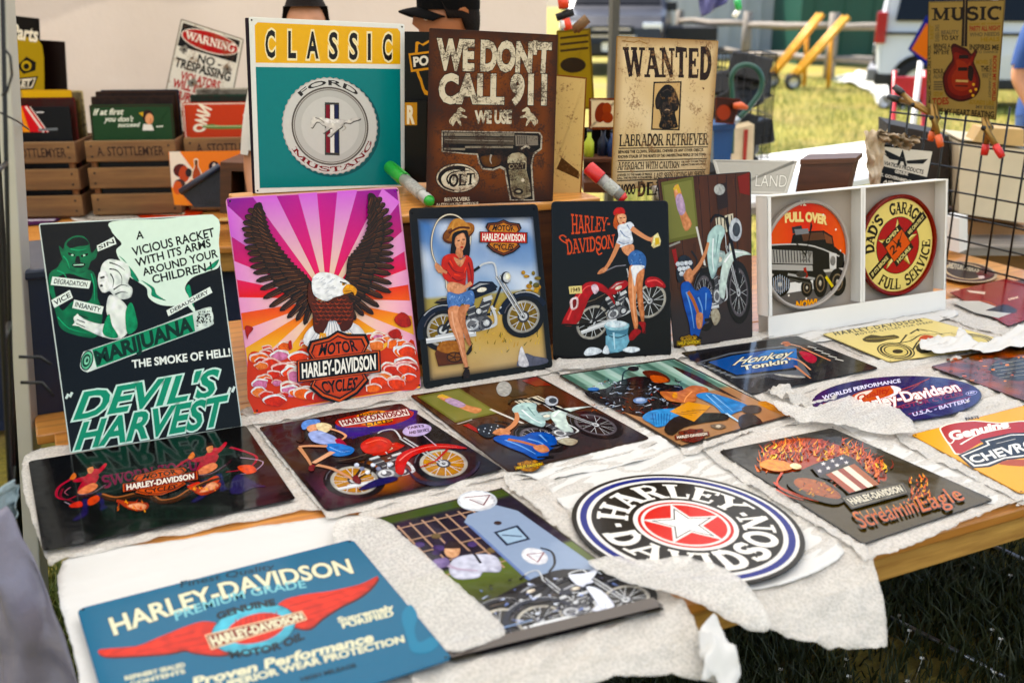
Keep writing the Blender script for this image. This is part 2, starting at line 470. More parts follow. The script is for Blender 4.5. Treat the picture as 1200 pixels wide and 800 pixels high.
 def _mesh(s,name,V,F,C):
  me=bpy.data.meshes.new(name);me.from_pydata(V,[],F);me.update()
  at=me.color_attributes.new('ink','FLOAT_COLOR','CORNER')
  buf=[]
  for f,c in zip(F,C):
   if isinstance(c,list):
    for q in c:buf+=[q[0],q[1],q[2],1.0]
   else:buf+=[c[0],c[1],c[2],1.0]*len(f)
  at.data.foreach_set('color',buf)
  me.materials.append(INK[s.ink])
  o=bpy.data.objects.new(name,me);COL.objects.link(o);o.parent=s.e
  return o
 def inset(s,d):return insetpoly(s.outline,d)
 def fill(s,part,d,col,z=None):s.lpoly(part,s.inset(d),col)
 def holes(s,d=0.008):
  for x,y in s.q:
   cx=sum(p[0]for p in s.q)/4;cy=sum(p[1]for p in s.q)/4
   l=hypot(cx-x,cy-y);px,py=x+(cx-x)/l*d*1.4,y+(cy-y)/l*d*1.4
   s.circl('screw_hole',(px,py),.0022,'151210',12)
 hole=False
 def done(s):
  if s.hole:s.holes(.007)
  for part,(V,F,C)in s.parts.items():s._mesh(part.split('#')[0],V,F,C)
  return s.e

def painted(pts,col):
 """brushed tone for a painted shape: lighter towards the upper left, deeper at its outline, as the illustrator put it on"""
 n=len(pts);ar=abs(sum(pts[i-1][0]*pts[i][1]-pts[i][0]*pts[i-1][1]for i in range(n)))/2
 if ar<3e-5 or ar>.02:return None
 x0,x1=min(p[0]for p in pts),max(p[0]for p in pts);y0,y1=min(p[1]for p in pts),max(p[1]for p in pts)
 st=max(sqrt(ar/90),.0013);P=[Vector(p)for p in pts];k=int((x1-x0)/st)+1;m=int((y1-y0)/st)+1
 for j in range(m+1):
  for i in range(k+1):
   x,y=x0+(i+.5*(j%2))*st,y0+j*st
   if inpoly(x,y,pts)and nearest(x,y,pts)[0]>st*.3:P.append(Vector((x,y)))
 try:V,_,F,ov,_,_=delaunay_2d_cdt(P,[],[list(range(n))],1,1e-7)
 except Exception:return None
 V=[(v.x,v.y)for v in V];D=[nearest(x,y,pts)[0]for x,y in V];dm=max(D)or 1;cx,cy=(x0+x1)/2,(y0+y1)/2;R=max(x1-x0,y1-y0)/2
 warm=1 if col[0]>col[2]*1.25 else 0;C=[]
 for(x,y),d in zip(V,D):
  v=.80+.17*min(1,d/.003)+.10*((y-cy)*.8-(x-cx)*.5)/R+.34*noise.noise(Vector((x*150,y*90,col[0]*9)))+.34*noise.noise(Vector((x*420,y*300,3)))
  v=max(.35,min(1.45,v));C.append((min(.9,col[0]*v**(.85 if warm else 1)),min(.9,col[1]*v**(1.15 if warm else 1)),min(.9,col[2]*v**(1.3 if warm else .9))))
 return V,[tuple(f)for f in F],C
def inpoly(x,y,P):
 c=False;n=len(P);j=n-1
 for i in range(n):
  if(P[i][1]>y)!=(P[j][1]>y)and x<(P[j][0]-P[i][0])*(y-P[i][1])/(P[j][1]-P[i][1])+P[i][0]:c=not c
  j=i
 return c
def nearest(x,y,P):
 best=(1e9,None);n=len(P)
 for i in range(n):
  ax,ay=P[i];bx,by=P[(i+1)%n];dx,dy=bx-ax,by-ay;l=dx*dx+dy*dy or 1e-12
  t=max(0,min(1,((x-ax)*dx+(y-ay)*dy)/l));qx,qy=ax+dx*t,ay+dy*t;d=(qx-x)**2+(qy-y)**2
  if d<best[0]:best=(d,(qx,qy))
 return sqrt(best[0]),best[1]
def catmull(p,n=4,closed=True):
 out=[];m=len(p)
 rng=range(m)if closed else range(m-1)
 for i in rng:
  if closed:a,b,c,d=p[i-1],p[i],p[(i+1)%m],p[(i+2)%m]
  else:a,b,c,d=p[max(i-1,0)],p[i],p[i+1],p[min(i+2,m-1)]
  for k in range(n):
   t=k/n
   out.append(tuple(.5*(2*b[j]+(c[j]-a[j])*t+(2*a[j]-5*b[j]+4*c[j]-d[j])*t*t+(3*b[j]-a[j]-3*c[j]+d[j])*t**3)for j in(0,1)))
 if not closed:out.append(p[-1])
 return out
def roundpoly(q,r,n=6):
 out=[];m=len(q)
 for i in range(m):
  a,b,c=Vector(q[i-1]),Vector(q[i]),Vector(q[(i+1)%m])
  d1=(a-b).normalized();d2=(c-b).normalized()
  p1=b+d1*r;p2=b+d2*r
  for k in range(n+1):
   t=k/n;out.append(tuple(p1*(1-t)**2+b*2*t*(1-t)+p2*t*t))
 return out
def insetpoly(o,d):
 n=len(o);out=[]
 ar=sum(o[i][0]*o[(i+1)%n][1]-o[(i+1)%n][0]*o[i][1]for i in range(n))
 sg=1 if ar>0 else-1
 for i in range(n):
  a,b=Vector(o[i-1]),Vector(o[(i+1)%n]);t=(b-a).normalized()
  out.append((o[i][0]-t.y*d*sg,o[i][1]+t.x*d*sg))
 return out
def jit(p,a,R):return[(x+R.uniform(-a,a),y+R.uniform(-a,a))for x,y in p]

# a painted motorcycle: unit space, rear hub (0,0), front hub (1,0), up positive
def moto(s,A,B,U,body='1d1d22',tire='17151a',rim='b9b4a8',chrome='cfd0d0',engine='77777a',trim='e8e2d2',seed=1,fender=True,inside=None,part='motorcycle',lamp=True,r=.235,front=True):
 """A rear hub, B front hub, U a point one wheelbase above the rear hub (crop px)"""
 R=random.Random(seed)
 def X(x,y):return(A[0]+(B[0]-A[0])*x+(U[0]-A[0])*y,A[1]+(B[1]-A[1])*x+(U[1]-A[1])*y)
 def pl(pts,c):s.poly(part,[X(*p)for p in pts],c)
 def el(c,rx,ry,col,n=22):s.poly(part,[X(c[0]+rx*cos(2*pi*i/n),c[1]+ry*sin(2*pi*i/n))for i in range(n)],col)
 def ln(pts,w,c,cur=0):
  lp=[X(*p)for p in pts];w=w*hypot(B[0]-A[0],B[1]-A[1]);s.line(part,lp,w,c,curve=cur)
 def wheel(x):
  el((x,0),r,r,tire,32);el((x,0),r*.80,r*.80,'3a363a',32);el((x,0),r*.77,r*.77,rim,32);el((x,0),r*.66,r*.66,inside or '2c2824',32)
  for k in range(16):
   a=2*pi*k/16+.1;b=a+(.35 if k%2 else-.35)
   ln([(x+.05*cos(a),.05*sin(a)),(x+r*.68*cos(b),r*.68*sin(b))],.008,chrome)
  el((x,0),.075,.075,'4a474a');el((x,0),.05,.05,chrome);el((x,0),.022,.022,'333333')
  ln([(x+r*.92*cos(a),r*.92*sin(a))for a in(1.9,2.2,2.5,2.8)],.012,'6a666c')
 wheel(0)
 if front:wheel(1)
 ln([(0,0),(.28,.12),(.6,.1),(.76,.42)],.03,'26262b');ln([(0,.02),(.25,.3),(.7,.4)],.03,'26262b')
 # exhaust + engine
 ln([(.62,.2),(.66,.02),(.56,-.06),(-.1,-.07)],.035,chrome,4);ln([(.4,-.11),(-.22,-.1)],.06,chrome);ln([(.4,-.095),(-.22,-.085)],.015,'ffffff')
 el((.42,.02),.17,.11,engine);el((.36,.01),.09,.075,chrome);el((.36,.01),.06,.05,engine);el((.54,.0),.07,.07,'4d4d52');el((.54,.0),.04,.04,chrome)
 for bx,by,dx,dy in((.4,.1,-.07,.2),(.48,.1,.1,.19)):
  ln([(bx,by),(bx+dx,by+dy)],.12,'55555a')
  for k in range(6):
   t=k/5;cx,cy=bx+dx*t,by+dy*t
   ln([(cx-.06,cy-.01),(cx+.06,cy+.015)],.011,'c8c8c6' if k%2 else '2b2b2e')
  ln([(bx+dx-.05,by+dy),(bx+dx+.06,by+dy+.02)],.05,chrome)
 el((.46,.16),.05,.05,'2a2a2c');el((.46,.16),.035,.035,chrome)
 # tank, seat, fenders
 pl([(.3,.36),(.36,.47),(.5,.53),(.66,.5),(.72,.42),(.62,.37),(.45,.33)],body)
 pl([(.38,.455),(.5,.505),(.63,.48),(.52,.478),(.42,.445)],mixc(body,'ffffff',.55));el((.52,.42),.06,.03,trim)
 pl([(-.08,.36),(.02,.4),(.15,.37),(.3,.42),(.34,.37),(.26,.31),(.05,.3)],'231a16');ln([(-.04,.375),(.1,.37),(.28,.4)],.012,'7a6a5a')
 if fender:
  ar=[(r*1.1*cos(radians(a)),r*1.1*sin(radians(a)))for a in range(15,196,12)]
  ln(ar,.07,body);ln([(x*1.08,y*1.08)for x,y in ar[3:11]],.012,mixc(body,'ffffff',.5))
  af=[(1+r*1.1*cos(radians(a)),r*1.1*sin(radians(a)))for a in range(20,176,12)]
  if front:ln(af,.06,body);ln([(1+(x-1)*1.07,y*1.07)for x,y in af[2:8]],.012,mixc(body,'ffffff',.55))
 # forks, bars, lamp
 for dx in(-.03,.015):
  ln([(1+dx,0),(.74+dx,.56)],.026,chrome);ln([(1.006+dx,0),(.746+dx,.56)],.008,'55555a')
 ln([(.72,.56),(.70,.72),(.58,.74),(.5,.7)],.02,chrome,4);ln([(.52,.71),(.44,.67)],.032,'1a1a1a')
 if lamp:
  el((.83,.52),.065,.075,'33333a');el((.845,.52),.05,.065,chrome);el((.855,.53),.03,.04,'fff6d8')
 for k in range(26):
  x,y=R.uniform(.2,.72),R.uniform(-.1,.34);l=R.uniform(.01,.05);a=R.uniform(0,pi)
  ln([(x,y),(x+l*cos(a),y+l*sin(a))],R.uniform(.006,.016),R.choice([chrome,'1c1c1f','8a8a8c','f4f4f0','3b3b40']))

def barshield(s,part,c,w,h,U=None,face='e07a2c',bar='1a1414',word='f4efe2',edge='e07a2c',words=('MOTOR','HARLEY-DAVIDSON','CYCLES'),slope=(0,0),back='15110f'):
 """the bar and shield; c centre, w half width of the bar, h half height (crop px); slope: dy per dx along, dx per dy down"""
 def X(x,y):return(c[0]+x*w+y*h*slope[1],c[1]+y*h+x*w*slope[0])
 sh=[(0,-1),(.22,-.86),(.62,-.8),(.7,-.55),(.58,-.3),(.58,.3),(.66,.5),(.4,.82),(0,1.05),(-.4,.82),(-.66,.5),(-.58,.3),(-.58,-.3),(-.7,-.55),(-.62,-.8),(-.22,-.86)]
 for k,cc in((1.08,back),(1.0,edge),(.93,back),(.88,face)):
  s.poly(part,[X(x*k,y*k)for x,y in sh],cc)
 s.text(part,words[0],[X(-.48,-.40),X(.48,-.40),X(.40,-.72),X(-.40,-.72)],back,.03)
 s.text(part,words[2],[X(-.36,.74),X(.36,.74),X(.46,.40),X(-.46,.40)],back,.03)
 for k,cc in((1.0,back),(.97,edge),(.94,bar)):
  a=.33*(k if k==1 else k-(1-k)*1.5);s.poly(part,[X(-k,-a),X(k,-a),X(k,a),X(-k,a)],cc)
 s.text(part,words[1],[X(-.88,.2),X(.88,.2),X(.88,-.2),X(-.88,-.2)],word,.03)
# ------------------------------------------------------------------ materials of the place
def wood_mat(name,a,b,scale=1.0,rough=0.45,axis='X',coat=0.0):
 t=NT(name)
 sc={'X':(1.2,14,14),'Y':(14,1.2,14),'Z':(14,14,1.2)}[axis]
 v=t.coord(tuple(x*scale for x in sc))
 f=t.noise(v,2.2,8,0.62)
 wv=t.n('ShaderNodeTexWave',wave_type='BANDS',bands_direction={'X':'Y','Y':'X','Z':'X'}[axis])
 wv.inputs['Scale'].default_value=.55;wv.inputs['Distortion'].default_value=7;wv.inputs['Detail'].default_value=3;wv.inputs['Detail Scale'].default_value=.8
 t.l(v,wv.inputs['Vector'])
 c=t.ramp(f,[(0.25,a),(0.75,b)])
 g=t.ramp(wv.outputs['Fac'],[(0.0,(.55,.5,.45)),(0.35,(1,1,1))])
 c=t.mix(c,g,0.55,'MULTIPLY')
 t.l(c,t.b.inputs['Base Color']);t.b.inputs['Roughness'].default_value=rough;t.b.inputs['Coat Weight'].default_value=coat
 t.bump(f,0.0006/scale)
 return t.m
TABLEWOOD=wood_mat('varnished_plywood','b86f24','d99848',1.0,.34,coat=.25)
PLYEDGE=wood_mat('plywood_edge','8a5a22','d0a050',2.0,.5)
CRATEWOOD=wood_mat('crate_pine','5e4225','8a683c',1.6,.7)
CRATEDARK=wood_mat('crate_pine_dark','5d3a1c','7c5228',1.6,.75,axis='Z')
DARKWOOD=wood_mat('brown_wood','3b1f10','6b3d1e',1.6,.5)
GREYWOOD=wood_mat('weathered_rail','6f665c','a59a8c',1.0,.85)
POLE=mat('painted_aluminium','b9b5ae',.42,.35,.06,5)
DARKSTEEL=mat('black_steel','0c0b0b',.38,.3,.2,30)
STEEL=mat('zinc_steel','a9acb0',.3,.9,.1,30)
NAVY=mat('navy_plastic','0d1a33',.4,0,.15,8)
WHITEPLASTIC=mat('white_plastic','e8e6e0',.4,0,.04,10)

# ------------------------------------------------------------------ ground
def grass_ground():
 t=NT('lawn')
 v=t.coord((1,1,1))
 big=t.noise(v,.55,5,.6);fine=t.noise(v,38,6,.7);mid=t.noise(v,3.2,6,.65)
 c1=t.ramp(mid,[(.3,(.14,.14,.012)),(.5,(.34,.29,.02)),(.72,(.46,.34,.05))])
 c2=t.ramp(big,[(.35,(.26,.25,.016)),(.65,(.42,.28,.08))])
 pt=t.noise(v,.28,6,.7);c=t.mix(t.mix(c1,c2,.5),(.30,.19,.08),t.ramp(pt,[(.5,(0,0,0)),(.66,(.7,.7,.7))]))
 g=t.ramp(fine,[(.3,(.4,.4,.4)),(.7,(1.25,1.25,1.2))])
 c=t.mix(c,g,.8,'MULTIPLY')
 t.l(c,t.b.inputs['Base Color']);t.b.inputs['Roughness'].default_value=.95
 t.bump(fine,.03)
 N=60
 V=[];F=[]
 def gx(i):return((i/N)*2-1)
 for j in range(N+1):
  for i in range(N+1):
   x=gx(i);y=gx(j);x=260*x*abs(x)**1.4;y=10+300*y*abs(y)**1.4
   V.append((x,y,0.0))
 for j in range(N):
  for i in range(N):F.append((j*(N+1)+i,j*(N+1)+i+1,(j+1)*(N+1)+i+1,(j+1)*(N+1)+i))
 o=mesh_obj('ground',V,F,t.m);tag(o,kind='structure')
grass_ground()

def blades(name,label,areas,seed,m):
 R=random.Random(seed);V=[];F=[]
 for(x0,x1,y0,y1,n,h0,h1)in areas:
  for _ in range(n):
   x,y=R.uniform(x0,x1),R.uniform(y0,y1)
   dn=noise.noise(Vector((x*1.7,y*1.7,0)))
   if dn<-.35 and R.random()<.7:continue
   h=R.uniform(h0,h1)*(1+.5*dn);a=R.uniform(0,2*pi);wd=R.uniform(.0022,.0042);ln=R.uniform(.1,.9)*h;b=R.uniform(0,2*pi)
   k=len(V);dx,dy=cos(a)*wd,sin(a)*wd;bx,by=cos(b)*ln,sin(b)*ln
   V+=[(x-dx,y-dy,0),(x+dx,y+dy,0),(x+dx*.7+bx*.35,y+dy*.7+by*.35,h*.6),(x-dx*.7+bx*.35,y-dy*.7+by*.35,h*.6),(x+bx,y+by,h)]
   F+=[(k,k+1,k+2,k+3),(k+3,k+2,k+4)]
 o=mesh_obj(name,V,F,m);tag(o,label,kind='stuff');return o
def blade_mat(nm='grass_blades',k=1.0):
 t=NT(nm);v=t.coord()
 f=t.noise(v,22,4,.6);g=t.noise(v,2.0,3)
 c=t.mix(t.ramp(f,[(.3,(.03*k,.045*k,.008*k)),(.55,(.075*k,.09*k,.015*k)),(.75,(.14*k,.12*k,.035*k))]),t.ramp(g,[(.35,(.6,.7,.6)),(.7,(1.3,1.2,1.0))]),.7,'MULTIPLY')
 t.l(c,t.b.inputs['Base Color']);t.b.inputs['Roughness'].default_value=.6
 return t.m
BLADE=blade_mat()
blades('grass','short grass and weeds under the display table',[(0.0,2.0,.9,3.4,52000,.04,.10)],3,blade_mat('shade_toned_blades',.5))  # blade colour darkened to put the shade under the table into it
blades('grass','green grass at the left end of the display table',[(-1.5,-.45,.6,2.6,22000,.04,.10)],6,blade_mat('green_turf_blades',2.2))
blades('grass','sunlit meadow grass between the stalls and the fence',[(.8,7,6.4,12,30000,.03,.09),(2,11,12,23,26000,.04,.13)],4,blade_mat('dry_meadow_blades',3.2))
def weeds():
 R=random.Random(5);mb=MB()
 for _ in range(70):
  x,y=R.uniform(.25,1.8),R.uniform(1.1,2.6);h=R.uniform(.03,.07)
  mb.tube([(x,y,0),(x+.01,y,h)],.0007,3)
  for k in range(5):
   a=k*1.256;mb.add([(x+.01,y,h),(x+.01+.006*cos(a),y+.006*sin(a),h+.004),(x+.01+.008*cos(a+.9),y+.008*sin(a+.9),h+.004)],[(0,1,2)])
 o=mb.build('clover',mat('clover_flower','d9d6c6',.8));tag(o,'tiny white clover flowers scattered in the shaded grass',kind='stuff')
weeds()

# ------------------------------------------------------------------ tent: translucent canopy, back wall, posts
def fabric_mat(name,col,trans,tw=.5):
 t=NT(name);v=t.coord()
 f=t.noise(v,1.4,6,.6)
 c=t.ramp(f,[(.3,tuple(x*.9 for x in hx(col))),(.7,hx(col))])
 t.l(c,t.b.inputs['Base Color']);t.b.inputs['Roughness'].default_value=.8
 tr=t.n('ShaderNodeBsdfTranslucent');tr.inputs['Color'].default_value=(*hx(trans),1)
 mx=t.n('ShaderNodeMixShader');mx.inputs['Fac'].default_value=tw
 t.l(t.b.outputs['BSDF'],mx.inputs[1]);t.l(tr.outputs['BSDF'],mx.inputs[2]);t.l(mx.outputs['Shader'],t.out.inputs['Surface'])
 t.bump(f,.02)
 return t.m
CANOPY=fabric_mat('canopy_fabric','eceae6','ecebe8',.56)
WALLCLOTH=fabric_mat('tent_wall_fabric','c6bab0','e2d0bc',.10)
def sheet(fn,nx,ny):
 V=[fn(i/nx,j/ny)for j in range(ny+1)for i in range(nx+1)]
 F=[(j*(nx+1)+i,j*(nx+1)+i+1,(j+1)*(nx+1)+i+1,(j+1)*(nx+1)+i)for j in range(ny)for i in range(nx)]
 return V,F
tent=thing('market_tent','white canvas market tent with a pale back wall and grey posts','tent',(-1.0,1.95,0))
def add_sheet(name,fn,nx,ny,m,parent):
 V,F=sheet(fn,nx,ny);mb=MB();mb.add(V,F,True);return mb.build(name,m,parent,fixn=False)
WA,WB=Vector((-3.7,5.15,0)),Vector((.19,5.75,0))
def wallfn(a,b):
 p=WA.lerp(WB,a);z=2.75*b
 k=noise.noise(Vector((a*7,b*2.5,0)))*.05+.02*sin(a*23+b*3)+(.025*max(0,1-abs(z-1.16)*30))
 return p+Vector((.15,-1,0))*k+Vector((0,0,z))
add_sheet('back_wall',wallfn,90,60,WALLCLOTH,tent)
def wallfn2(a,b):
 p=Vector((-3.7,5.15,0)).lerp(Vector((-2.6,1.2,0)),a);return p+Vector((1,.2,0))*(.04*sin(a*26)+.03*noise.noise(Vector((a*5,b*3,1))))+Vector((0,0,2.75*b))
add_sheet('side_wall',wallfn2,40,20,WALLCLOTH,tent)
def rooffn(a,b):
 p=Vector((-3.9,5.9,2.75)).lerp(Vector((2.9,6.4,2.75)),a).lerp(Vector((-2.6,-2.6,2.5)).lerp(Vector((3.8,-1.9,2.5)),a),b)
 p.z+=.75*(1-abs(2*b-1))*(1-.2*abs(2*a-1))+.02*sin(a*30)
 return p
add_sheet('roof',rooffn,40,40,CANOPY,tent)
def post(x,y,r,z1,m,parent,name='post'):
 mb=MB();mb.box((x,y,z1/2),(r*2,r*2,z1),rotz(YAW),.003);mb.box((x,y,.01),(.12,.12,.02),rotz(YAW));return mb.build(name,m,parent)
def slant_post():
 a,b=at_y(0,0,2.03),at_y(31,500,2.03);d=(b-a)/(b.z-a.z);lo=a+d*(0-a.z);hi=a+d*(2.6-a.z);mb=MB();u=(hi-lo).normalized();M=u.to_track_quat('Z','Y').to_matrix().to_4x4()
 mb.box((lo+hi)/2,(.040,.040,(hi-lo).length),M,.003);mb.box(lo+Vector((0,0,.01)),(.12,.12,.02));mb.build('post',POLE,tent)
slant_post()
post(.545,5.75,.022,2.75,mat('dull_steel_post','4a463f',.5,.4),tent)
post(3.1,6.0,.02,2.7,POLE,tent)

# ------------------------------------------------------------------ front display table
tb=thing('folding_table','long wooden display table with a plywood edge covered in printed tin signs','table',tuple(tab(.6,1.6)))
T0,T1,B0,B1=-1.75,2.6,1.075,2.95
def tbox(t0,t1,b0,b1,z0,z1,name,m,parent,bev=.003):
 c=tab((t0+t1)/2,(b0+b1)/2,(z0+z1)/2);mb=MB();mb.box(c,(t1-t0,b1-b0,z1-z0),rotz(YAW),bev);return mb.build(name,m,parent)
def woodplane(t0,t1,b0,b1,z0,z1,name,parent,m=None):
 """a board with its own axes so that the grain follows the table"""
 c=tab((t0+t1)/2,(b0+b1)/2,(z0+z1)/2);mb=MB();mb.box((0,0,0),(t1-t0,b1-b0,z1-z0),None,.004)
 o=mb.build(name,m or TABLEWOOD,None);o.parent=parent;o.location=c-Vector(parent['_o']);o.rotation_euler.z=YAW;return o
TL_=tab(-.36,0).x
tl0=Vector((-.93,1.60)).dot(TT.to_2d())
woodplane(-.012,2.95,B0,2.16,TZ-.022,TZ,'tabletop',tb)
woodplane(-.035,2.94,B0+.012,B0+.034,TZ-.075,TZ-.022,'apron',tb,PLYEDGE)
woodplane(-.035,2.94,2.1,2.12,TZ-.075,TZ-.022,'apron',tb,PLYEDGE)
def leg_u(t):
 for b in(B0+.12,2.04):
  mb=MB();mb.tube([tab(t,b,TZ-.03),tab(t,b,.01)],.0125,10);mb.build('leg',STEEL,tb)
 mb=MB();mb.tube([tab(t,B0+.12,.12),tab(t,2.04,.12)],.009,8);mb.build('crossbar',STEEL,tb)
leg_u(.12);leg_u(2.6)

# loose steel tent rods lying on the grass in front
def rod(a,b,label,r=.006):
 mb=MB();pa,pb=on_z(*a,.03),on_z(*b,.012);mb.tube([pa,pa.lerp(pb,.5)+Vector((0,0,.004)),pb],r,8)
 d=(pb-pa).normalized();mb.tube([pb,pb-d*.02],r*1.4,8);mb.tube([pa,pa+d*.02],r*1.4,8)
 o=mb.build('ground_rod',STEEL,None,org=pa);tag(o,label,'rod')
rod((1030,716),(1190,800),'thin steel rod on the dark grass running to the bottom right corner')
rod((1128,626),(1215,662),'shorter thin steel rod on the dark grass under the right end of the table')
mb=MB();p=on_z(938,735,.0);mb.tube([p,p+Vector((.02,.03,.16))],.004,6)
tag(mb.build('tent_peg',STEEL,None,org=p),'small pale steel peg standing in the grass under the hanging foam','peg')

# ------------------------------------------------------------------ riser behind the leaning signs
rs=thing('display_riser','honey coloured wooden riser shelf behind the leaning signs','shelf',tuple(tab(.45,2.3,TZ)))
RT=1.115;RB=2.21
woodplane(.47,1.30,RB,RB+.46,RT-.02,RT,'shelf_board',rs)
woodplane(.47,1.30,RB+.012,RB+.03,TZ+.002,RT-.021,'front_board',rs,DARKWOOD)
for t in(.48,.82,1.28):woodplane(t,t+.018,RB+.04,RB+.44,TZ+.002,RT-.021,'side_board',rs)
rs2=thing('extension_table','narrow table behind the display table carrying the riser','table',tuple(tab(.9,2.55)))
woodplane(-.045,2.95,2.165,2.8,TZ-.024,TZ-.001,'tabletop',rs2)
for t in(.1,2.7):
 for b in(2.25,2.85):
  mb=MB();mb.tube([tab(t,b,TZ-.03),tab(t,b,0)],.014,10);mb.build('leg',DARKSTEEL,rs2)
# navy bin behind the first sign
nb=thing('storage_bin','navy plastic storage bin behind the black and green sign','bin',tuple(on_z(150,455,TZ)))
def bin_():
 c=tab(.07,2.36);mb=MB();z0,z1=TZ,TZ+.30
 q0=[tab(t,b,z0)for t,b in((-.13,2.28),(.3,2.28),(.3,2.52),(-.13,2.52))];q1=[tab(t,b,z1)for t,b in((-.15,2.26),(.32,2.26),(.32,2.54),(-.15,2.54))]
 mb.add(q0+q1,[(3,2,1,0),(4,5,6,7),(0,1,5,4),(1,2,6,5),(2,3,7,6),(3,0,4,7)]);mb.build('tub',NAVY,nb)
 mb=MB();mb.box(tab(.085,2.40,z1+.012),(.49,.3,.022),rotz(YAW),.006);mb.build('lid',NAVY,nb)
bin_()

# ------------------------------------------------------------------ back table with crates
bt=thing('crate_table','wooden table at the back of the tent holding apple crates','table',(-1.7,4.1,0))
BY=.12
def bwood(cx,cy,sx,sy,z0,z1,name,m=TABLEWOOD):
 mb=MB();mb.box((0,0,0),(sx,sy,z1-z0),None,.004);o=mb.build(name,m,None);o.parent=bt;o.location=Vector((cx,cy,(z0+z1)/2))-Vector(bt['_o']);o.rotation_euler.z=BY
bwood(-1.55,4.15,3.0,1.15,.715,.739,'tabletop')
bwood(-1.48,3.62,2.9,.02,.64,.714,'apron',PLYEDGE)
for x,y in((-2.9,3.5),(-.2,3.8),(-2.95,4.5),(-.25,4.8)):
 mb=MB();mb.box((x,y,.357),(.05,.05,.714));mb.build('leg',DARKWOOD,bt)
cl=thing('table_skirt','dark blue cloth hanging below the back table','cloth',(-1.5,3.6,0))
V,F=sheet(lambda a,b:Vector((-2.9+2.75*a,3.47+.33*a+.025*sin(a*40)+.015*noise.noise(Vector((a*9,b*2,0))),.03+.6*b)),120,6)
mb=MB();mb.add(V,F,True);mb.build('cloth',mat('dark_blue_cloth','14203c',.9),cl)

# ------------------------------------------------------------------ foam wrap
def foam_mat(name,alpha,col='e4ddd2',scale=210):
 t=NT(name);v=t.coord()
 vo=t.n('ShaderNodeTexVoronoi');vo.inputs['Scale'].default_value=scale;t.l(v,vo.inputs['Vector'])
 f=t.noise(v,30,5,.6)
 t.l(t.ramp(f,[(.3,tuple(x*.9 for x in hx(col))),(.7,hx(col))]),t.b.inputs['Base Color'])
 t.b.inputs['Roughness'].default_value=.55;t.b.inputs['Sheen Weight'].default_value=.2
 g=t.noise(v,7,4,.6);m=t.n('ShaderNodeMath',operation='MULTIPLY_ADD');t.l(g,m.inputs[0]);m.inputs[1].default_value=7;t.l(vo.outputs['Distance'],m.inputs[2])
 t.bump(m.outputs[0],.0018)
 tr=t.n('ShaderNodeBsdfTranslucent');tr.inputs['Color'].default_value=(.9,.88,.84,1)
 tp=t.n('ShaderNodeBsdfTransparent')
 m1=t.n('ShaderNodeMixShader');m1.inputs[0].default_value=.1;t.l(t.b.outputs[0],m1.inputs[1]);t.l(tr.outputs[0],m1.inputs[2])
 mm=t.n('ShaderNodeMixShader');t.l(m1.outputs[0],mm.inputs[1]);t.l(tp.outputs[0],mm.inputs[2])
 k=t.n('ShaderNodeMapRange');k.inputs['From Min'].default_value=.75;k.inputs['From Max'].default_value=.1;k.inputs['To Min'].default_value=alpha*.6;k.inputs['To Max'].default_value=alpha
 t.l(vo.outputs['Distance'],k.inputs['Value']);t.l(k.outputs[0],mm.inputs[0]);t.l(mm.outputs[0],t.out.inputs['Surface'])
 return t.m
FOAM=foam_mat('foam_wrap',.5)
FILM=foam_mat('thin_foam_film',.62,'eae4da',230)
PAPER=mat('white_paper','cbc8c2',.75,0,.03,6,.0008)

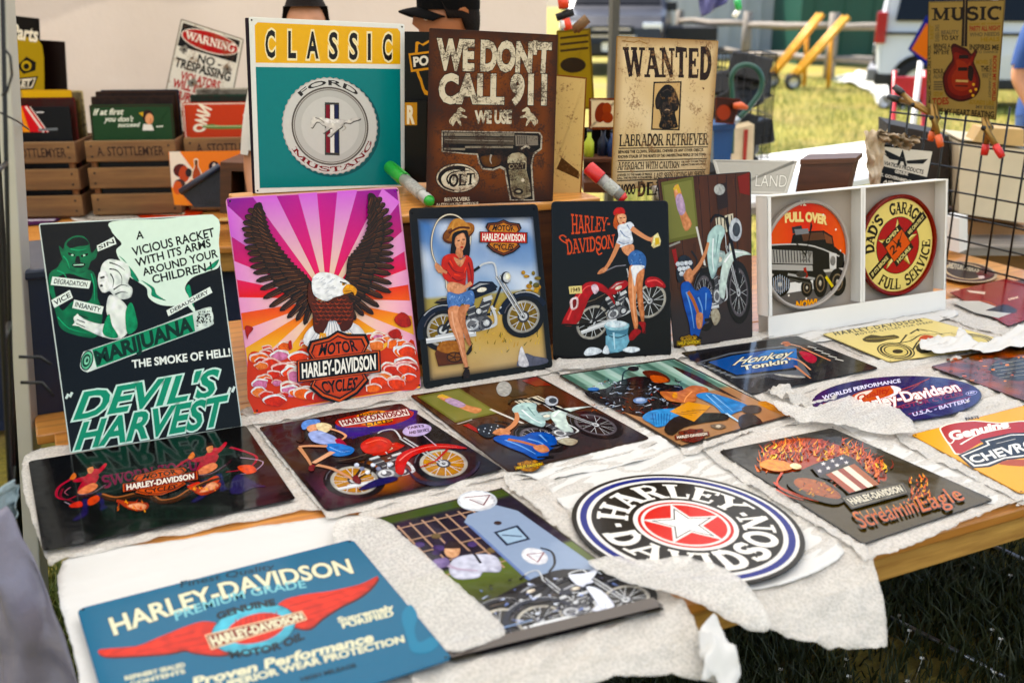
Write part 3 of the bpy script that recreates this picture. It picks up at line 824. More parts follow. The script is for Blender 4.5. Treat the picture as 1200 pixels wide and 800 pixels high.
def foam(name,label,px,z=.0,amp=.004,edge=.004,cell=.0075,m=None,seed=1,wob=.0025,group=None,cat='foam wrap',lift=None,droop=True,keepout=(),thick=.0007,press=()):
 """a soft sheet whose outline was measured on the photo, lying on the table; edge = how far its rim curls up;
    press: outlines (world xy) of the signs lying on it, where it is squeezed flat"""
 P3=[on_z(x,y,TZ+z)for x,y in px]
 P=catmull([(p.x,p.y)for p in P3],5);P=catmull_lin(P,.006)
 P=[(x+wob*noise.noise(Vector((x*28,y*28,seed)))+wob*.4*noise.noise(Vector((x*90,y*90,seed)))+.0016*noise.noise(Vector((x*330,y*330,seed))),y+wob*noise.noise(Vector((x*28,y*28,seed+9))))for x,y in P]
 x0,x1=min(p[0]for p in P),max(p[0]for p in P);y0,y1=min(p[1]for p in P),max(p[1]for p in P)
 nx,ny=int((x1-x0)/cell)+2,int((y1-y0)/cell)+2
 kd=kdtree.KDTree(len(P));[kd.insert((x,y,0),i)for i,(x,y)in enumerate(P)];kd.balance()
 idx={};V=[];F=[];org=Vector(((x0+x1)/2,(y0+y1)/2,TZ))
 cells=[(i,j)for j in range(ny)for i in range(nx)if inpoly(x0+(i+.5)*cell,y0+(j+.5)*cell,P)]
 cs=set(cells);dist={}
 def vert(i,j):
  if(i,j)in idx:return idx[(i,j)]
  x,y=x0+i*cell,y0+j*cell
  bd=not all((i-a,j-b)in cs for a in(0,1)for b in(0,1))
  q,_,d=kd.find((x,y,0))
  if bd:x,y=q.x,q.y;d=0
  wr=noise.noise(Vector(((x*.8+y*.6)*9,(y*.8-x*.6)*38,seed*3.1)));h=z+.001+amp*(.45+.5*noise.noise(Vector((x*14,y*14,seed*3.1))))+amp*1.8*max(0,1-abs(wr)*4)*(.5+.5*noise.noise(Vector((x*7,y*7,seed))))
  h+=edge*math.exp(-d/.012)*(.55+.6*noise.noise(Vector((x*22,y*22,seed+4)))+.5*noise.noise(Vector((x*75,y*75,seed+5))))
  if lift:h+=lift(x,y)
  for pr,hz in press:
   if inpoly(x,y,pr):h=min(h,hz)
   else:
    dd=nearest(x,y,pr)[0]
    if dd<.02:h=min(h,hz+(.2+.8*dd/.02)*.012)
  h=max(h,z+.0006)
  if droop:
   b=Vector((x,y,0)).dot(TB);over=B0-b
   if over>0:h-=over*over*2.2+over*.25
  V.append(Vector((x,y,TZ+h))-org);idx[(i,j)]=len(V)-1;return idx[(i,j)]
 for i,j in cells:F.append((vert(i,j),vert(i+1,j),vert(i+1,j+1),vert(i,j+1)))
 o=mesh_obj(name,V,F,m or FOAM,smooth=True,loc=org)
 sm=o.modifiers.new('thickness','SOLIDIFY');sm.thickness=thick;sm.offset=1
 tag(o,label,cat,group);return o
def catmull_lin(P,step):
 out=[]
 for i in range(len(P)):
  a,b=P[i],P[(i+1)%len(P)];n=max(1,int(hypot(a[0]-b[0],a[1]-b[1])/step))
  out+=[(a[0]+(b[0]-a[0])*k/n,a[1]+(b[1]-a[1])*k/n)for k in range(n)]
 return out
# ------------------------------------------------------------------ crates of signs on the back table
def crate(px_l,px_r,y_bot,Y,label,word,h=.31,dep=.30,yaw=.1):
 a=at_y(px_l,y_bot,Y);b=at_y(px_r,y_bot,Y+(px_r-px_l)/FPX*Y*math.tan(yaw));a.z=b.z=TZ+.001
 u=(b-a);W=u.length;u.normalize();n=Vector((-u.y,u.x,0))
 t=thing('apple_crate',label,'crate',tuple(a),'apple crates on the back table')
 ang=atan2(u.y,u.x);M=rotz(ang)
 def bx(c,sz,name,m):
  mb=MB();mb.box((0,0,0),sz,None,.003);o=mb.build(name,m,None);o.parent=t;o.location=u*c[0]+n*c[1]+Vector((0,0,c[2]));o.rotation_euler.z=ang;return o
 sl=h*.27
 for k in range(3):
  z=.012+sl/2+k*(h-sl-.012)/2
  s_=bx((W/2,.006,z),(W,.012,sl),'slat',CRATEWOOD)
  mb=MB()
  for sx in(.025,W-.025):
   for dz in(-.25,.25):mb.lathe([(0,.002),(.004,.0015),(.0045,0)],8,Matrix.Translation(Vector((sx-W/2,-.0065,dz*sl)))@ Matrix.Rotation(pi/2,4,'X'))
  nl=mb.build('nails',DARKSTEEL,None);nl.parent=s_
  bx((W/2,dep-.006,z),(W,.012,sl),'slat',CRATEWOOD)
  for x in(.0065,W-.0065):bx((x,dep/2,z-.004),(.012,dep-.026,sl),'side_slat',CRATEDARK)
  if k==2:
   V,F=glyphs(word,.012);x0=min(v[0]for v in V);x1=max(v[0]for v in V);H=caph();hh=sl*.42;ww=W*.74
   P=[((x-x0)/(x1-x0)*ww-ww/2,-.0068,(y/H-.5)*hh)for x,y in V]
   w_=mesh_obj('stencil',P,F,mat('stencil_ink','2a1710',.9));w_.parent=s_
 for x in(.024,W-.024):
  for y in(.024,dep-.024):bx((x,y,h/2),(.022,.022,h-.03),'corner_post',CRATEDARK)
 bx((W/2,dep/2,.006),(W-.03,dep-.03,.01),'floor_board',CRATEDARK)
 return t,a,u,n,W,h
c1=crate(12,97,245,4.1,'apple crate nearest the grey tent post, a red and yellow picture standing in it','STOTTLEMYER')
c2=crate(108,212,241,4.15,'apple crate in the middle holding the green chalkboard style sign','A. STOTTLEMYER')
c3=crate(222,330,237,4.25,'apple crate behind the orange bottle sign, holding a red-orange sign','A. STOTTLEMYER')

def in_crate(c,k,label,col,top,inset=.03,lean=.1,name='tin_sign',x0=0.0,x1=1.0,ink='satin'):
 """a sign standing inside a crate, k of its depth"""
 t,a,u,n,W,h=c
 p=a+u*(inset+(W-2*inset)*x0)+n*k+Vector((0,0,.02))
 s=Sign(name,label,'tin sign',p,u,n*sin(lean)+Vector((0,0,cos(lean))),ink=ink,group='signs filed in the crates')
 w_=(W-2*inset)*(x1-x0)
 s.q=[(0,top),(w_,top),(w_,0),(0,0)];s.outline=roundpoly(s.q,.008)
 s._panel(s.outline,col,.0016,'panel');s.W,s.H=w_,top
 return s
def lsq(s,part,x0,y0,x1,y1,col):s.lpoly(part,[(x0*s.W,y0*s.H),(x1*s.W,y0*s.H),(x1*s.W,y1*s.H),(x0*s.W,y1*s.H)],col)
# first crate: racing car picture, yellow sign behind, dark signs
s=in_crate(c1,.06,'dark sign with a red and yellow car hood, front of the left crate','120d10',.42)
s.crop(0,80,4)
s.poly('picture',[(70,180),(130,175),(230,300),(110,300)],'d8262e');s.poly('picture',[(70,176),(100,178),(140,300),(75,300)],'f0a020');s.poly('picture',[(70,230),(95,225),(110,270),(75,290)],'23418e')
s.line('picture',[(120,180),(205,300)],9,'f2e9e0');s.line('picture',[(140,180),(225,300)],4,'f2e9e0');s.line('picture',[(170,207),(205,207)],5,'f0f0f0');s.line('picture',[(180,290),(270,285)],12,'808488')
s.done()
s=in_crate(c1,.13,'plain dark brown tin sign behind the car picture in the left crate','2a1a12',.45,lean=.08);s.fill('border',.006,'1c1210');s.done()
s=in_crate(c1,.2,'yellow tin sign whose top edge shows behind the left crate','d9a91c',.475,lean=.06,x1=.9);s.fill('border',.005,'e8bb28');s.done()
# middle crate
for k,(tp,colr,lab)in enumerate([(.455,'3c2413','brown rusted tin sign just behind the green sign in the middle crate'),(.47,'4a3018','tall brown tin sign at the back of the middle crate')]):
 s=in_crate(c2,.08+.07*k,lab,colr,tp,inset=.012,ink='worn');s.fill('border',.006,'2b190e');s.done()
s=in_crate(c2,.045,'green sign reading If at first you don\'t succeed in the middle crate','2c4a26',.425,inset=.012)
s.fill('border',.004,'3a2818');s.fill('board',.009,'2f5230')
s.crop(0,80,4)
s.text('lettering','If at first',[(437,220),(580,217),(580,190),(437,192)],'f2f4e4',.02,.25)
s.text('lettering',"you don't",[(487,250),(625,250),(627,226),(488,226)],'f2f4e4',.02,.25)
s.text('lettering','succeed',[(552,276),(657,274),(657,254),(552,256)],'f2f4e4',.02,.25)
s.text('lettering','...',[(732,276),(765,274),(765,250),(732,252)],'f2f4e4',.04)
s.ell('woman',(692,225),26,30,'3a2014');s.poly('woman',[(650,210),(672,205),(670,228)],'d8b43a');s.ell('woman',(700,238),19,26,'e9b48c');s.poly('woman',[(668,292),(672,262),(712,265),(722,292)],'f0ece0');s.ell('woman',(708,240),3,3,'3a2014',n=10);s.line('woman',[(700,252),(712,250)],4,'b02a24')
s.done()
s=in_crate(c2,.02,'dark sign seen between the slats of the middle crate','231a16',.25,inset=.04)
s.crop(0,80,4)
for tx,q in(('918',[(510,412),(610,410),(610,384),(510,386)]),('DO IT THE WAY',[(515,552),(760,548),(760,528),(515,532)])):s.text('lettering',tx,q,'a08a5a',.03)
s.ell('picture',(575,522),45,10,'7f7a70');s.done()
# third crate
s=in_crate(c3,.05,'red-orange sign with sideways white letters in the right crate','c8421a',.425,inset=-.01)
s.fill('border',.004,'f0ead8');s.fill('field',.008,'c94a1c');s.crop(0,80,4)
s.text('lettering','OWN',[(905,300),(925,165),(990,190),(965,310)][0:1]+[(935,165),(990,190),(955,300)],'f4ecd8',.05)
s.text('lettering','IN',[(1140,275),(1142,215),(1170,215),(1168,275)],'f4ecd8',.05)
s.smooth('bottle',[(945,275),(990,262),(1040,270),(1150,266),(1150,282),(1040,286),(985,284)],'6f8a52');s.line('bottle',[(960,272),(1140,272)],5,'c7d0a0')
s.done()
s=in_crate(c3,.13,'brown tin sign behind the red-orange sign in the right crate','4c321c',.43,inset=.012);s.fill('border',.006,'38240f');s.done()

for c_,pal in((c1,(('6a2018','dark red'),('1f4a5a','blue'),('7a6a40','khaki'),('c8b890','cream'))),(c2,(('8a7a50','tan'),('5a1c18','dark red'),('c8bca0','cream'),('27384a','slate blue'))),(c3,(('2a4a3a','green'),('b8a070','tan'),('4a1a18','maroon'),('c8c0b0','pale')))):
 for k,(cc,nm)in enumerate(pal):
  s=in_crate(c_,.098+.045*k,'%s edged sign filed in the %s crate behind the front cards'%(nm,'left' if c_ is c1 else 'middle' if c_ is c2 else 'right'),cc,.405+.016*((k*7+3)%5),inset=.016+.006*((k*5)%3),lean=.09-.012*k,ink='worn');s.fill('border',.007,mixc(cc,'201510',.6));s.done()
# signs leaning on the tent wall behind the crates
s=Sign.at('tin_sign','mustard and black vertical sign reading Parts beside the grey post',(10,112),(52,112),4.55,.08,ink='satin',base='15110e')
s.panel([(2,17),(46,22),(52,180),(2,180)],'15110e',.004)
s.crop(0,0,3.077)
s.smooth('field',[(10,130),(50,128),(100,135),(152,165),(160,330),(160,520),(10,520)],'b39a2c',3)
s.text('lettering','Parts',[(38,138),(138,152),(138,100),(40,88)],'f0ead8',.03,.2)
s.polys('emblem','17130f',[(60,240),(95,205),(130,225),(128,255),(85,268)],[(30,285),(138,275),(120,322),(20,328)]);s.ell('emblem',(95,238),18,18,'c9b04a');s.ell('emblem',(95,240),11,11,'17130f')
s.polys('emblem','efe6d0',[(30,291),(130,281),(116,317),(25,322)]);s.polys('emblem','17130f',[(30,294),(125,285),(112,314),(25,319)])
s.text('lettering','OLET',[(38,314),(110,310),(114,288),(40,291)],'f0ead8',.03)
s.done()
s=Sign.at('tin_sign','plain dark brown board leaning on the tent wall behind the left crate',(54,150),(80,150),4.62,.08,ink='satin')
s.panel([(47,47),(76,49),(84,190),(50,190)],'2a1812',.003);s.fill('border',.005,'22130e');s.done()
s=Sign.at('tin_sign','tilted white, black and red warning sign reading No Trespassing above the crates',(190,120),(270,140),4.7,.12,ink='paper',base='e6e2d6')
s.panel([(212,22),(286,46),(258,190),(180,170)],'8e887c',.008)
s.fill('face',.006,'e4ded0');s.crop(0,0,3.077)
s.polys('header','181414',[(660,82),(866,148),(852,228),(640,165)])
s.ell('header',(757,152),108,38,'f0e8d8',17);s.ell('header',(757,152),104,35,'b81e1e',17)
s.text('lettering','WARNING',[(668,140),(842,190),(848,160),(672,112)],'f4eee0',.03,font='slab')
tr_=lambda x0,y0,x1,y1,h:[(x0,y0+h),(x1,y1+h),(x1+h*.25,y1),(x0+h*.25,y0)]
s.text('lettering','- NO -',tr_(685,190,795,218,28),'17130f',.03)
s.text('lettering','TRESPASSING',tr_(628,208,828,264,30),'17130f',.04)
s.text('lettering','VIOLATORS',tr_(648,258,790,296,28),'b81e1e',.04)
s.text('lettering','WILL BE SHOT',tr_(620,285,806,332,28),'b81e1e',.04)
s.text('lettering','SURVIVORS',tr_(628,325,790,368,28),'b81e1e',.04)
s.text('lettering','WILL BE SHOT AGAIN',tr_(605,355,800,405,26),'b81e1e',.04)
R=random.Random(3)
for c in((664,180),(820,250),(693,300),(735,420)):
 s.smooth('bullet_hole',[(c[0]+(14+R.uniform(-4,5))*cos(a*.63),c[1]+(14+R.uniform(-4,5))*sin(a*.63))for a in range(10)],'8f8a80',2);s.ell('bullet_hole',c,5,5,'1a1512',n=12)
s.done()
# orange bottle sign, pouch, wooden box
s=Sign.at('tin_sign','orange and white sign with a bottle and two figures leaning on the right crate',(208,245),(330,240),3.95,.15,ink='gloss')
s.panel([(197,178),(310,176),(318,244),(206,240)],'f09018',.006);s.crop(180,150,5.714)
s.smooth('field',[(105,160),(180,158),(260,240),(270,330),(170,420),(120,400)],'f2e6d6',1);s.poly('field',[(175,160),(400,155),(640,150),(640,330),(300,330)],'f28c14');s.poly('field',[(120,395),(175,420),(240,520),(140,515)],'f09a20')
s.ell('figures',(180,285),48,45,'6b2f20');s.ell('figures',(205,310),36,55,'c8664a');s.ell('figures',(235,300),22,30,'3a2a22');s.ell('figures',(175,375),38,32,'5a4034');s.ell('figures',(160,400),30,45,'d87a56')
s.smooth('bottle',[(270,210),(298,210),(300,255),(322,300),(320,345),(255,345),(258,290),(272,255)],'f4e4c8');s.smooth('bottle',[(274,218),(294,218),(296,258),(314,300),(312,340),(263,340),(265,292),(277,258)],'b8561c');s.line('bottle',[(284,215),(284,250)],12,'5a4a20')
s.ell('badge',(405,258),36,36,'3a1a14');s.ell('badge',(405,258),12,24,'e6d0c0')
s.done()
def pouch():
 pts=[(212,226),(258,196),(259,243),(228,243)]
 P=[at_y(x,y,3.8)for x,y in pts];t=thing('pouch','dark blue leather pouch propped in front of the orange bottle sign','pouch',tuple(P[2]))
 mb=MB();mb.prism(P,(.02,.10,0));mb.build('body',mat('navy_leather','1c2130',.45,0,.3,30,.002),t)
 mb=MB();mb.tube([P[0]+Vector((0,-.006,.004)),P[1]+Vector((0,-.006,.004))],.012,8);mb.build('flap_roll',mat('navy_leather_edge','2c3346',.4),t)
pouch()
def woodbox(px,Y,dep,label,name,m,open_=True):
 P=[at_y(x,y,Y)for x,y in px];c=sum(P,Vector())/4
 t=thing(name,label,'box',tuple(P[3]));d=Vector((.02,dep,0));wth=.018
 u=(P[1]-P[0]).normalized();h=(P[0]-P[3])
 def bd(a,b,c_,e,v,nm):mb=MB();mb.prism([a,b,c_,e],v);mb.build(nm,m,t)
 f=h.normalized()
 bd(P[3],P[2],P[2]+f*.03,P[3]+f*.03,d,'bottom_board')
 bd(P[0]-f*.03,P[1]-f*.03,P[1],P[0],d,'top_board')
 bd(P[3]+f*.031,P[3]+f*.031+u*.04,P[0]-f*.031+u*.04,P[0]-f*.031,d,'side_board')
 bd(P[2]+f*.031-u*.04,P[2]+f*.031,P[1]-f*.031,P[1]-f*.031-u*.04,d,'side_board')
 mb=MB();mb.prism([P[3]+d*.9+f*.03,P[2]+d*.9+f*.03,P[1]+d*.9-f*.03,P[0]+d*.9-f*.03],d*.08);mb.build('back_board',DARKWOOD,t)
woodbox([(258,190),(300,192),(300,252),(258,250)],3.72,.22,'open brown wooden box beside the dark blue pouch','wooden_box',DARKWOOD)
# flat round signs on the back table
def flatdisc(px,R_,z,label,colr,rim,ink='satin'):
 p=on_z(*px,z);s=Sign('round_sign',label,'round sign',p,(1,.1,0),(-.1,1,0),ink=ink,group='round signs lying on the back table');s.disc((0,0),R_,rim);s.circl('face',(0,0),R_*.93,colr);return s
s=flatdisc((133,251),.165,TZ+.004,'white round sign with grey lettering lying in front of the middle crate','d6cfc4','f2eee6')
for k in range(3):s.ringl('picture',(0,0),.05+.03*k,.053+.03*k,'9a9288')
s.arc('lettering','GARAGE PARTS',(0,0),.105,.135,200,340,'7a7268',.03);s.done()
s=flatdisc((200,250),.13,TZ+.006,'orange round sign with a long bottle picture beside the white round sign','d4481c','a02c12')
s.lpoly('bottle',[(-.07,-.03),(.05,-.045),(.06,-.03),(.06,.0),(.05,.015),(-.07,-.005)],'f0e2c8');s.done()
s=flatdisc((40,258),.10,TZ+.004,'purple and black round sign beside the grey tent post','5a2a5c','1c1420')
s.lpoly('stripe',[(-.08,-.015),(.08,-.015),(.08,.015),(-.08,.015)],'e8e0ea');s.done()
s=Sign('long_sign','orange cone shaped bottle sign lying behind the black and green sign','tin sign',on_z(262,257,TZ+.012),(1,.05,0),(-.05,1,0),ink='gloss')
s.q=[(-.20,.03),(.14,.04),(.14,-.04),(-.20,-.03)];s.outline=roundpoly(s.q,.02);s._panel(s.outline,'d98a2a',.002,'panel');s.lpoly('label',[(-.02,-.03),(.08,-.034),(.08,.034),(-.02,.03)],'f2d9a0');s.done()

# ------------------------------------------------------------------ people behind the stall
SKIN=mat('skin','b9805c',.5,0,.08,20);SKIN2=mat('skin_tan','a5673f',.5,0,.08,20)
HAIR=mat('dark_hair','140c08',.7,0,.3,60,.004,spec=.1);BLACKCLOTH=mat('black_cloth','0a0909',.9,0,.2,60,.001,spec=.08)
WHITECLOTH=mat('white_cotton','d8d4cc',.85,0,.05,20,.001);DENIM=mat('blue_denim','27426e',.85,0,.2,80,.001);BLUECLOTH=mat('blue_cotton','1d3f78',.85,0,.1,30,.001)
def figure(name,label,base,yaw,H,skin,shirt,trousers,hair=HAIR,cap=False,longhair=False,female=False,armpose=None,build=True):
 """standing person: one skinned body from hip joints, clothing as shells of the same chain"""
 t=thing(name,label,'person',base);k=H/1.75;M=rotz(yaw);B=Vector(base)
 def W(x,y,z):return M @ Vector((x*k,y*k,z*k)) # local to the thing: x right, -y front
 sw=.19 if not female else .165
 J={'pel':(0,0,.95),'wai':(0,0,1.1),'che':(0,.01,1.32),'nec':(0,.01,1.46),'hed':(0,-.01,1.55)}
 arm=armpose or{}
 V=[];E=[];Rr=[]
 def v(p,r,par=None):
  V.append(W(*p));Rr.append(r*k)
  if par is not None:E.append((par,len(V)-1))
  return len(V)-1
 pel=v((0,0,.95),.135);wai=v((0,0,1.1),.125,pel);che=v((0,.01,1.3),.145,wai);up=v((0,.01,1.42),.09,che);nec=v((0,.01,1.5),.055,up);hd=v((0,0,1.56),.055,nec)
 for s_ in(-1,1):
  hip=v((s_*.09,0,.88),.095,pel);kn=v((s_*.1,-.01,.5),.062,hip);an=v((s_*.105,.02,.09),.042,kn);v((s_*.115,-.14,.045),.035,an)
  sh=v((s_*sw,.01,1.42),.062,up)
  el=v(arm.get('el%d'%s_,(s_*(sw+.06),.03,1.14)),.043,sh);wr=v(arm.get('wr%d'%s_,(s_*(sw+.04),-.12,.93)),.031,el)
  wp=Vector(arm.get('wr%d'%s_,(s_*(sw+.04),-.12,.93)));d=Vector((0,-.5,-.8)).normalized()
  pm=v(tuple(wp+d*.06),.034,wr)
  for fi in range(4):
   o=(fi-1.5)*.021;b0=v(tuple(wp+d*.10+Vector((o,0,0))),.0095,pm);b1=v(tuple(wp+d*.135+Vector((o,.01,-.01))),.0085,b0);v(tuple(wp+d*(.16+(.006 if fi in(1,2)else 0))+Vector((o,.025,-.012))),.007,b1)
  th=v(tuple(wp+d*.05+Vector((-s_*.04,-.01,0))),.010,pm);v(tuple(wp+d*.09+Vector((-s_*.055,-.01,0))),.0085,th)
 def skinmesh(nm,m,keep=None,grow=0.0,lo=-9,hi=9):
  me=bpy.data.meshes.new(nm);me.from_pydata(V,E,[]);me.update()
  o=bpy.data.objects.new(nm,me);COL.objects.link(o);o.parent=t
  md=o.modifiers.new('skin','SKIN');md.use_smooth_shade=True
  for i,r in enumerate(Rr):
   sv=me.skin_vertices[0].data[i];sv.radius=(r+grow,r*(.8 if i<4 else 1)+grow);sv.use_root=(i==0)
  ss=o.modifiers.new('smooth','SUBSURF');ss.levels=ss.render_levels=2
  dg=bpy.context.evaluated_depsgraph_get();em=bpy.data.meshes.new_from_object(o.evaluated_get(dg))
  o.modifiers.clear();o.data=em;em.name=nm
  if keep:
   bm=bmesh.new();bm.from_mesh(em);Mi=M.inverted()
   kill=[f for f in bm.faces if not keep(Mi @ f.calc_center_median()/k)]
   bmesh.ops.delete(bm,geom=kill,context='FACES');bm.to_mesh(em);bm.free()
  em.materials.clear();em.materials.append(m)
  em.polygons.foreach_set('use_smooth',[True]*len(em.polygons))
  return o
 body=skinmesh('body',skin)
 skinmesh('shirt',shirt,lambda p:p.z>.9 and p.z<1.48 and not(p.z<1.2 and abs(p.x)>.17),.012)
 skinmesh('trousers',trousers,lambda p:p.z<.93 and p.z>.07 and abs(p.x)<.19,.010)
 # head joined to the body as one continuous mesh piece
 mb=MB();hc=Vector((0,-.02,1.645));n,m_=28,20;HV=[];HF=[]
 for i in range(m_+1):
  th=pi*i/m_
  for j in range(n):
   ph=2*pi*j/n;x,y,z=sin(th)*sin(ph),-sin(th)*cos(ph),cos(th)
   X,Y,Z=x*.074,y*.095,z*.118
   if z<0:X*=1-.28*(-z)**1.6;Y=Y*(1-.12*(-z))-.012*(-z)
   f=max(0,-y)
   nose=math.exp(-(x/.16)**2)*(math.exp(-((z+.12)/.16)**2)*.024+math.exp(-((z-.1)/.25)**2)*.008)*(f>.3)
   eye=sum(math.exp(-((x-e)/.16)**2)*math.exp(-((z-.02)/.12)**2)for e in(-.42,.42))*.009*(f>.3)
   brow=math.exp(-((z-.2)/.1)**2)*.005*(f>.3)
   lip=math.exp(-(x/.25)**2)*math.exp(-((z+.46)/.08)**2)*.008*(f>.2);chin=math.exp(-(x/.3)**2)*math.exp(-((z+.85)/.15)**2)*.01*(f>0)
   Y-=nose+brow+lip+chin-eye
   HV.append(W(*(hc+Vector((X,Y,Z)))))
 for i in range(m_):
  for j in range(n):HF.append((i*n+j,(i+1)*n+j,(i+1)*n+(j+1)%n,i*n+(j+1)%n))
 bm=bmesh.new();bm.from_mesh(body.data)
 vs=[bm.verts.new(p)for p in HV]
 for f in HF:
  try:nf=bm.faces.new([vs[i]for i in f]);nf.smooth=True
  except ValueError:pass
 bmesh.ops.remove_doubles(bm,verts=vs,dist=1e-5)
 for s_ in(-1,1):
  g=[bm.verts.new(W(s_*(.073+.018*sin(a)*.6),.005+.022*cos(a)+b*.006,1.645+.034*sin(a+.2)))for b in(0,1)for a in[i*pi/5 for i in range(10)]]
  for i in range(10):bm.faces.new((g[i],g[(i+1)%10],g[10+(i+1)%10],g[10+i]))
  bm.faces.new(g[10:]);bm.faces.new(g[:10][::-1])
 bmesh.ops.recalc_face_normals(bm,faces=bm.faces[:]);bm.to_mesh(body.data);bm.free()
 for s_ in(-1,1):
  mb=MB();mb.ball(W(s_*.031,-.099,1.648),(.011*k,.011*k,.011*k),n=10,m=6);e=mb.build('eye',mat('eye_white','d8d2c8',.2),None);e.parent=t
  mb=MB();mb.ball(W(s_*.031,-.1085,1.648),.005*k,n=8,m=6);i_=mb.build('iris',mat('brown_iris','1f120a',.2),None);i_.parent=e
 # hair shell
 mb=MB();HV2=[];HF2=[];R=random.Random(4)
 for i in range(13):
  th=pi*i/12*(.62 if not longhair else .8)
  for j in range(n):
   ph=2*pi*j/n;x,y,z=sin(th)*sin(ph),-sin(th)*cos(ph),cos(th);g=1.11+.03*noise.noise(Vector((ph*5,th*4,0)))
   zz=z
   if y<-.35 and z<.52:zz=max(z,.50)
   if abs(y)<=.35 and z<.1 and not longhair:zz=max(z,.0)
   HV2.append(W(x*.077*g,-.018+y*.097*g,1.645+zz*.121*g))
 for i in range(12):
  for j in range(n):HF2.append((i*n+j,(i+1)*n+j,(i+1)*n+(j+1)%n,i*n+(j+1)%n))
 mb.add(HV2,HF2,True);ho=mb.build('hair',hair,None);ho.parent=t
 if cap:
  mb=MB();prof=[(0,.135),(.035,.132),(.068,.115),(.088,.08),(.094,.03),(.0935,0)]
  V2=[];
  for r_,z_ in prof:
   for j in range(n):V2.append(W(r_*.9*sin(2*pi*j/n),-.016-r_*1.12*cos(2*pi*j/n),1.672+z_))
  F2=[(i*n+j,(i+1)*n+j,(i+1)*n+(j+1)%n,i*n+(j+1)%n)for i in range(len(prof)-1)for j in range(n)]
  mb.add(V2,F2,True);co=mb.build('cap',BLACKCLOTH,None);co.parent=t
  mb=MB();V3=[]
  for lay in(0,1):
   for a in range(9):
    for b in range(6):
     u_=(a/8-.5)*2;x=u_*.078;y0=-.016-1.1*sqrt(max(0,.094**2-(x/.9)**2));out=.072*(1-.45*u_*u_)*b/5
     V3.append(W(x,y0-out+.008,1.676-.028*u_*u_-.012*(b/5)**2+.004*lay))
  q=lambda l,a,b:l*54+a*6+b
  F3=[(q(l,a,b),q(l,a+1,b),q(l,a+1,b+1),q(l,a,b+1))for l in(0,1)for a in range(8)for b in range(5)]
  F3+=[(q(0,a,5),q(0,a+1,5),q(1,a+1,5),q(1,a,5))for a in range(8)]+[(q(0,e,b),q(0,e,b+1),q(1,e,b+1),q(1,e,b))for e in(0,8)for b in range(5)]
  mb.add(V3,F3,True);bo=mb.build('brim',BLACKCLOTH,None);bo.parent=co
  mb=MB();mb.ball(W(0,-.016,1.808),.008*k,n=8,m=6);bt_=mb.build('button',BLACKCLOTH,None);bt_.parent=co
 return t
p=at_y(369,200,3.55);figure('person','person with dark hair behind the yellow and teal sign, only the hair showing',(p.x,p.y,0),.2,1.60,SKIN,WHITECLOTH,DENIM,longhair=True,female=True)
p=at_y(527,200,3.3);figure('person','person in a black cap and white shirt behind the brown rusted sign, face turned left',(p.x+.02,p.y,0),-1.25,1.63,SKIN2,WHITECLOTH,BLACKCLOTH,cap=True)
p=at_y(1228,100,6.3);figure('person','person in a blue shirt and jeans at the right edge of the picture',(p.x,p.y,0),.5,1.78,SKIN,BLUECLOTH,DENIM)

# ------------------------------------------------------------------ signs on the riser, behind
s=Sign.at('tin_sign','black sign with a yellow shield reading POL, half hidden behind the rusted brown sign',(474,212),(520,212),2.72,.05,ink='satin')
s.panel([(474,37),(530,38),(530,212),(474,212)],'15130f',.003);s.crop(460,0,6.667)
s.smooth('shield',[(180,330),(230,345),(330,330),(320,700),(250,740),(215,640),(180,540)],'d69a1e',2);s.smooth('shield',[(200,350),(240,360),(330,345),(310,690),(255,700),(230,620),(200,540)],'15130f',2)
s.poly('band',[(125,420),(330,395),(330,540),(145,565)],'d69a1e');s.poly('band',[(140,435),(330,412),(330,522),(158,545)],'1c1712')
s.text('lettering','POLICE',[(165,522),(460,480),(460,410),(160,452)],'e8e2d2',.04);s.poly('picture',[(96,800),(200,790),(200,880),(96,890)],'5a3a1c');s.done()
s=Sign.at('tin_sign','small mustard sign with a large R below the black shield sign',(474,150),(500,150),2.68,.05,ink='satin')
s.panel([(474,118),(500,118),(500,214),(474,214)],'1a1510',.004);s.crop(470,0,3.2)
s.polys('field','c9962a',[(14,385),(60,385),(60,470),(14,470)]);s.text('lettering','R',[(22,462),(52,462),(52,400),(22,400)],'f2ead2',.05);s.done()
s=Sign.at('tin_sign','blank cream coloured sign beside the rusted brown sign',(648,228),(679,231),2.62,.05,ink='paper')
s.panel([(640,86),(688,91),(681,232),(636,232)],'8a5e34',.003);s.fill('face',.004,'d8bd8a');s.crop(640,0,3.333)
s.poly('stain',[(60,615),(128,670),(128,700),(40,660)],'5f4020');s.done()
s=Sign.at('tin_sign','blurred mustard sign with a dark picture hanging beyond the cream blank sign',(650,125),(694,120),3.7,.02,ink='satin')
s.panel([(652,36),(692,33),(697,128),(652,128)],'7a6624',.006);s.fill('face',.008,'a08832');s.crop(640,0,3.333)
for y in(150,175,200):s.line('lettering',[(55,y),(165,y-12)],9,'4e3c1c')
s.ell('picture',(105,255),50,30,'3a2c1a');s.done()
s=Sign.at('picture_tile','small framed picture of a red-brown squirrel left of the wanted poster',(690,152),(722,151),3.3,.1,ink='satin',cat='picture')
s.panel([(690,115),(725,115),(725,152),(690,152)],'7a3f1c',.003);s.fill('face',.008,'e2d2b0');s.crop(640,0,3.333)
s.ell('squirrel',(215,440),24,40,'8a3a1a',15);s.ell('squirrel',(238,425),18,24,'a04a22');s.ell('squirrel',(240,460),22,22,'9a4420');s.done()
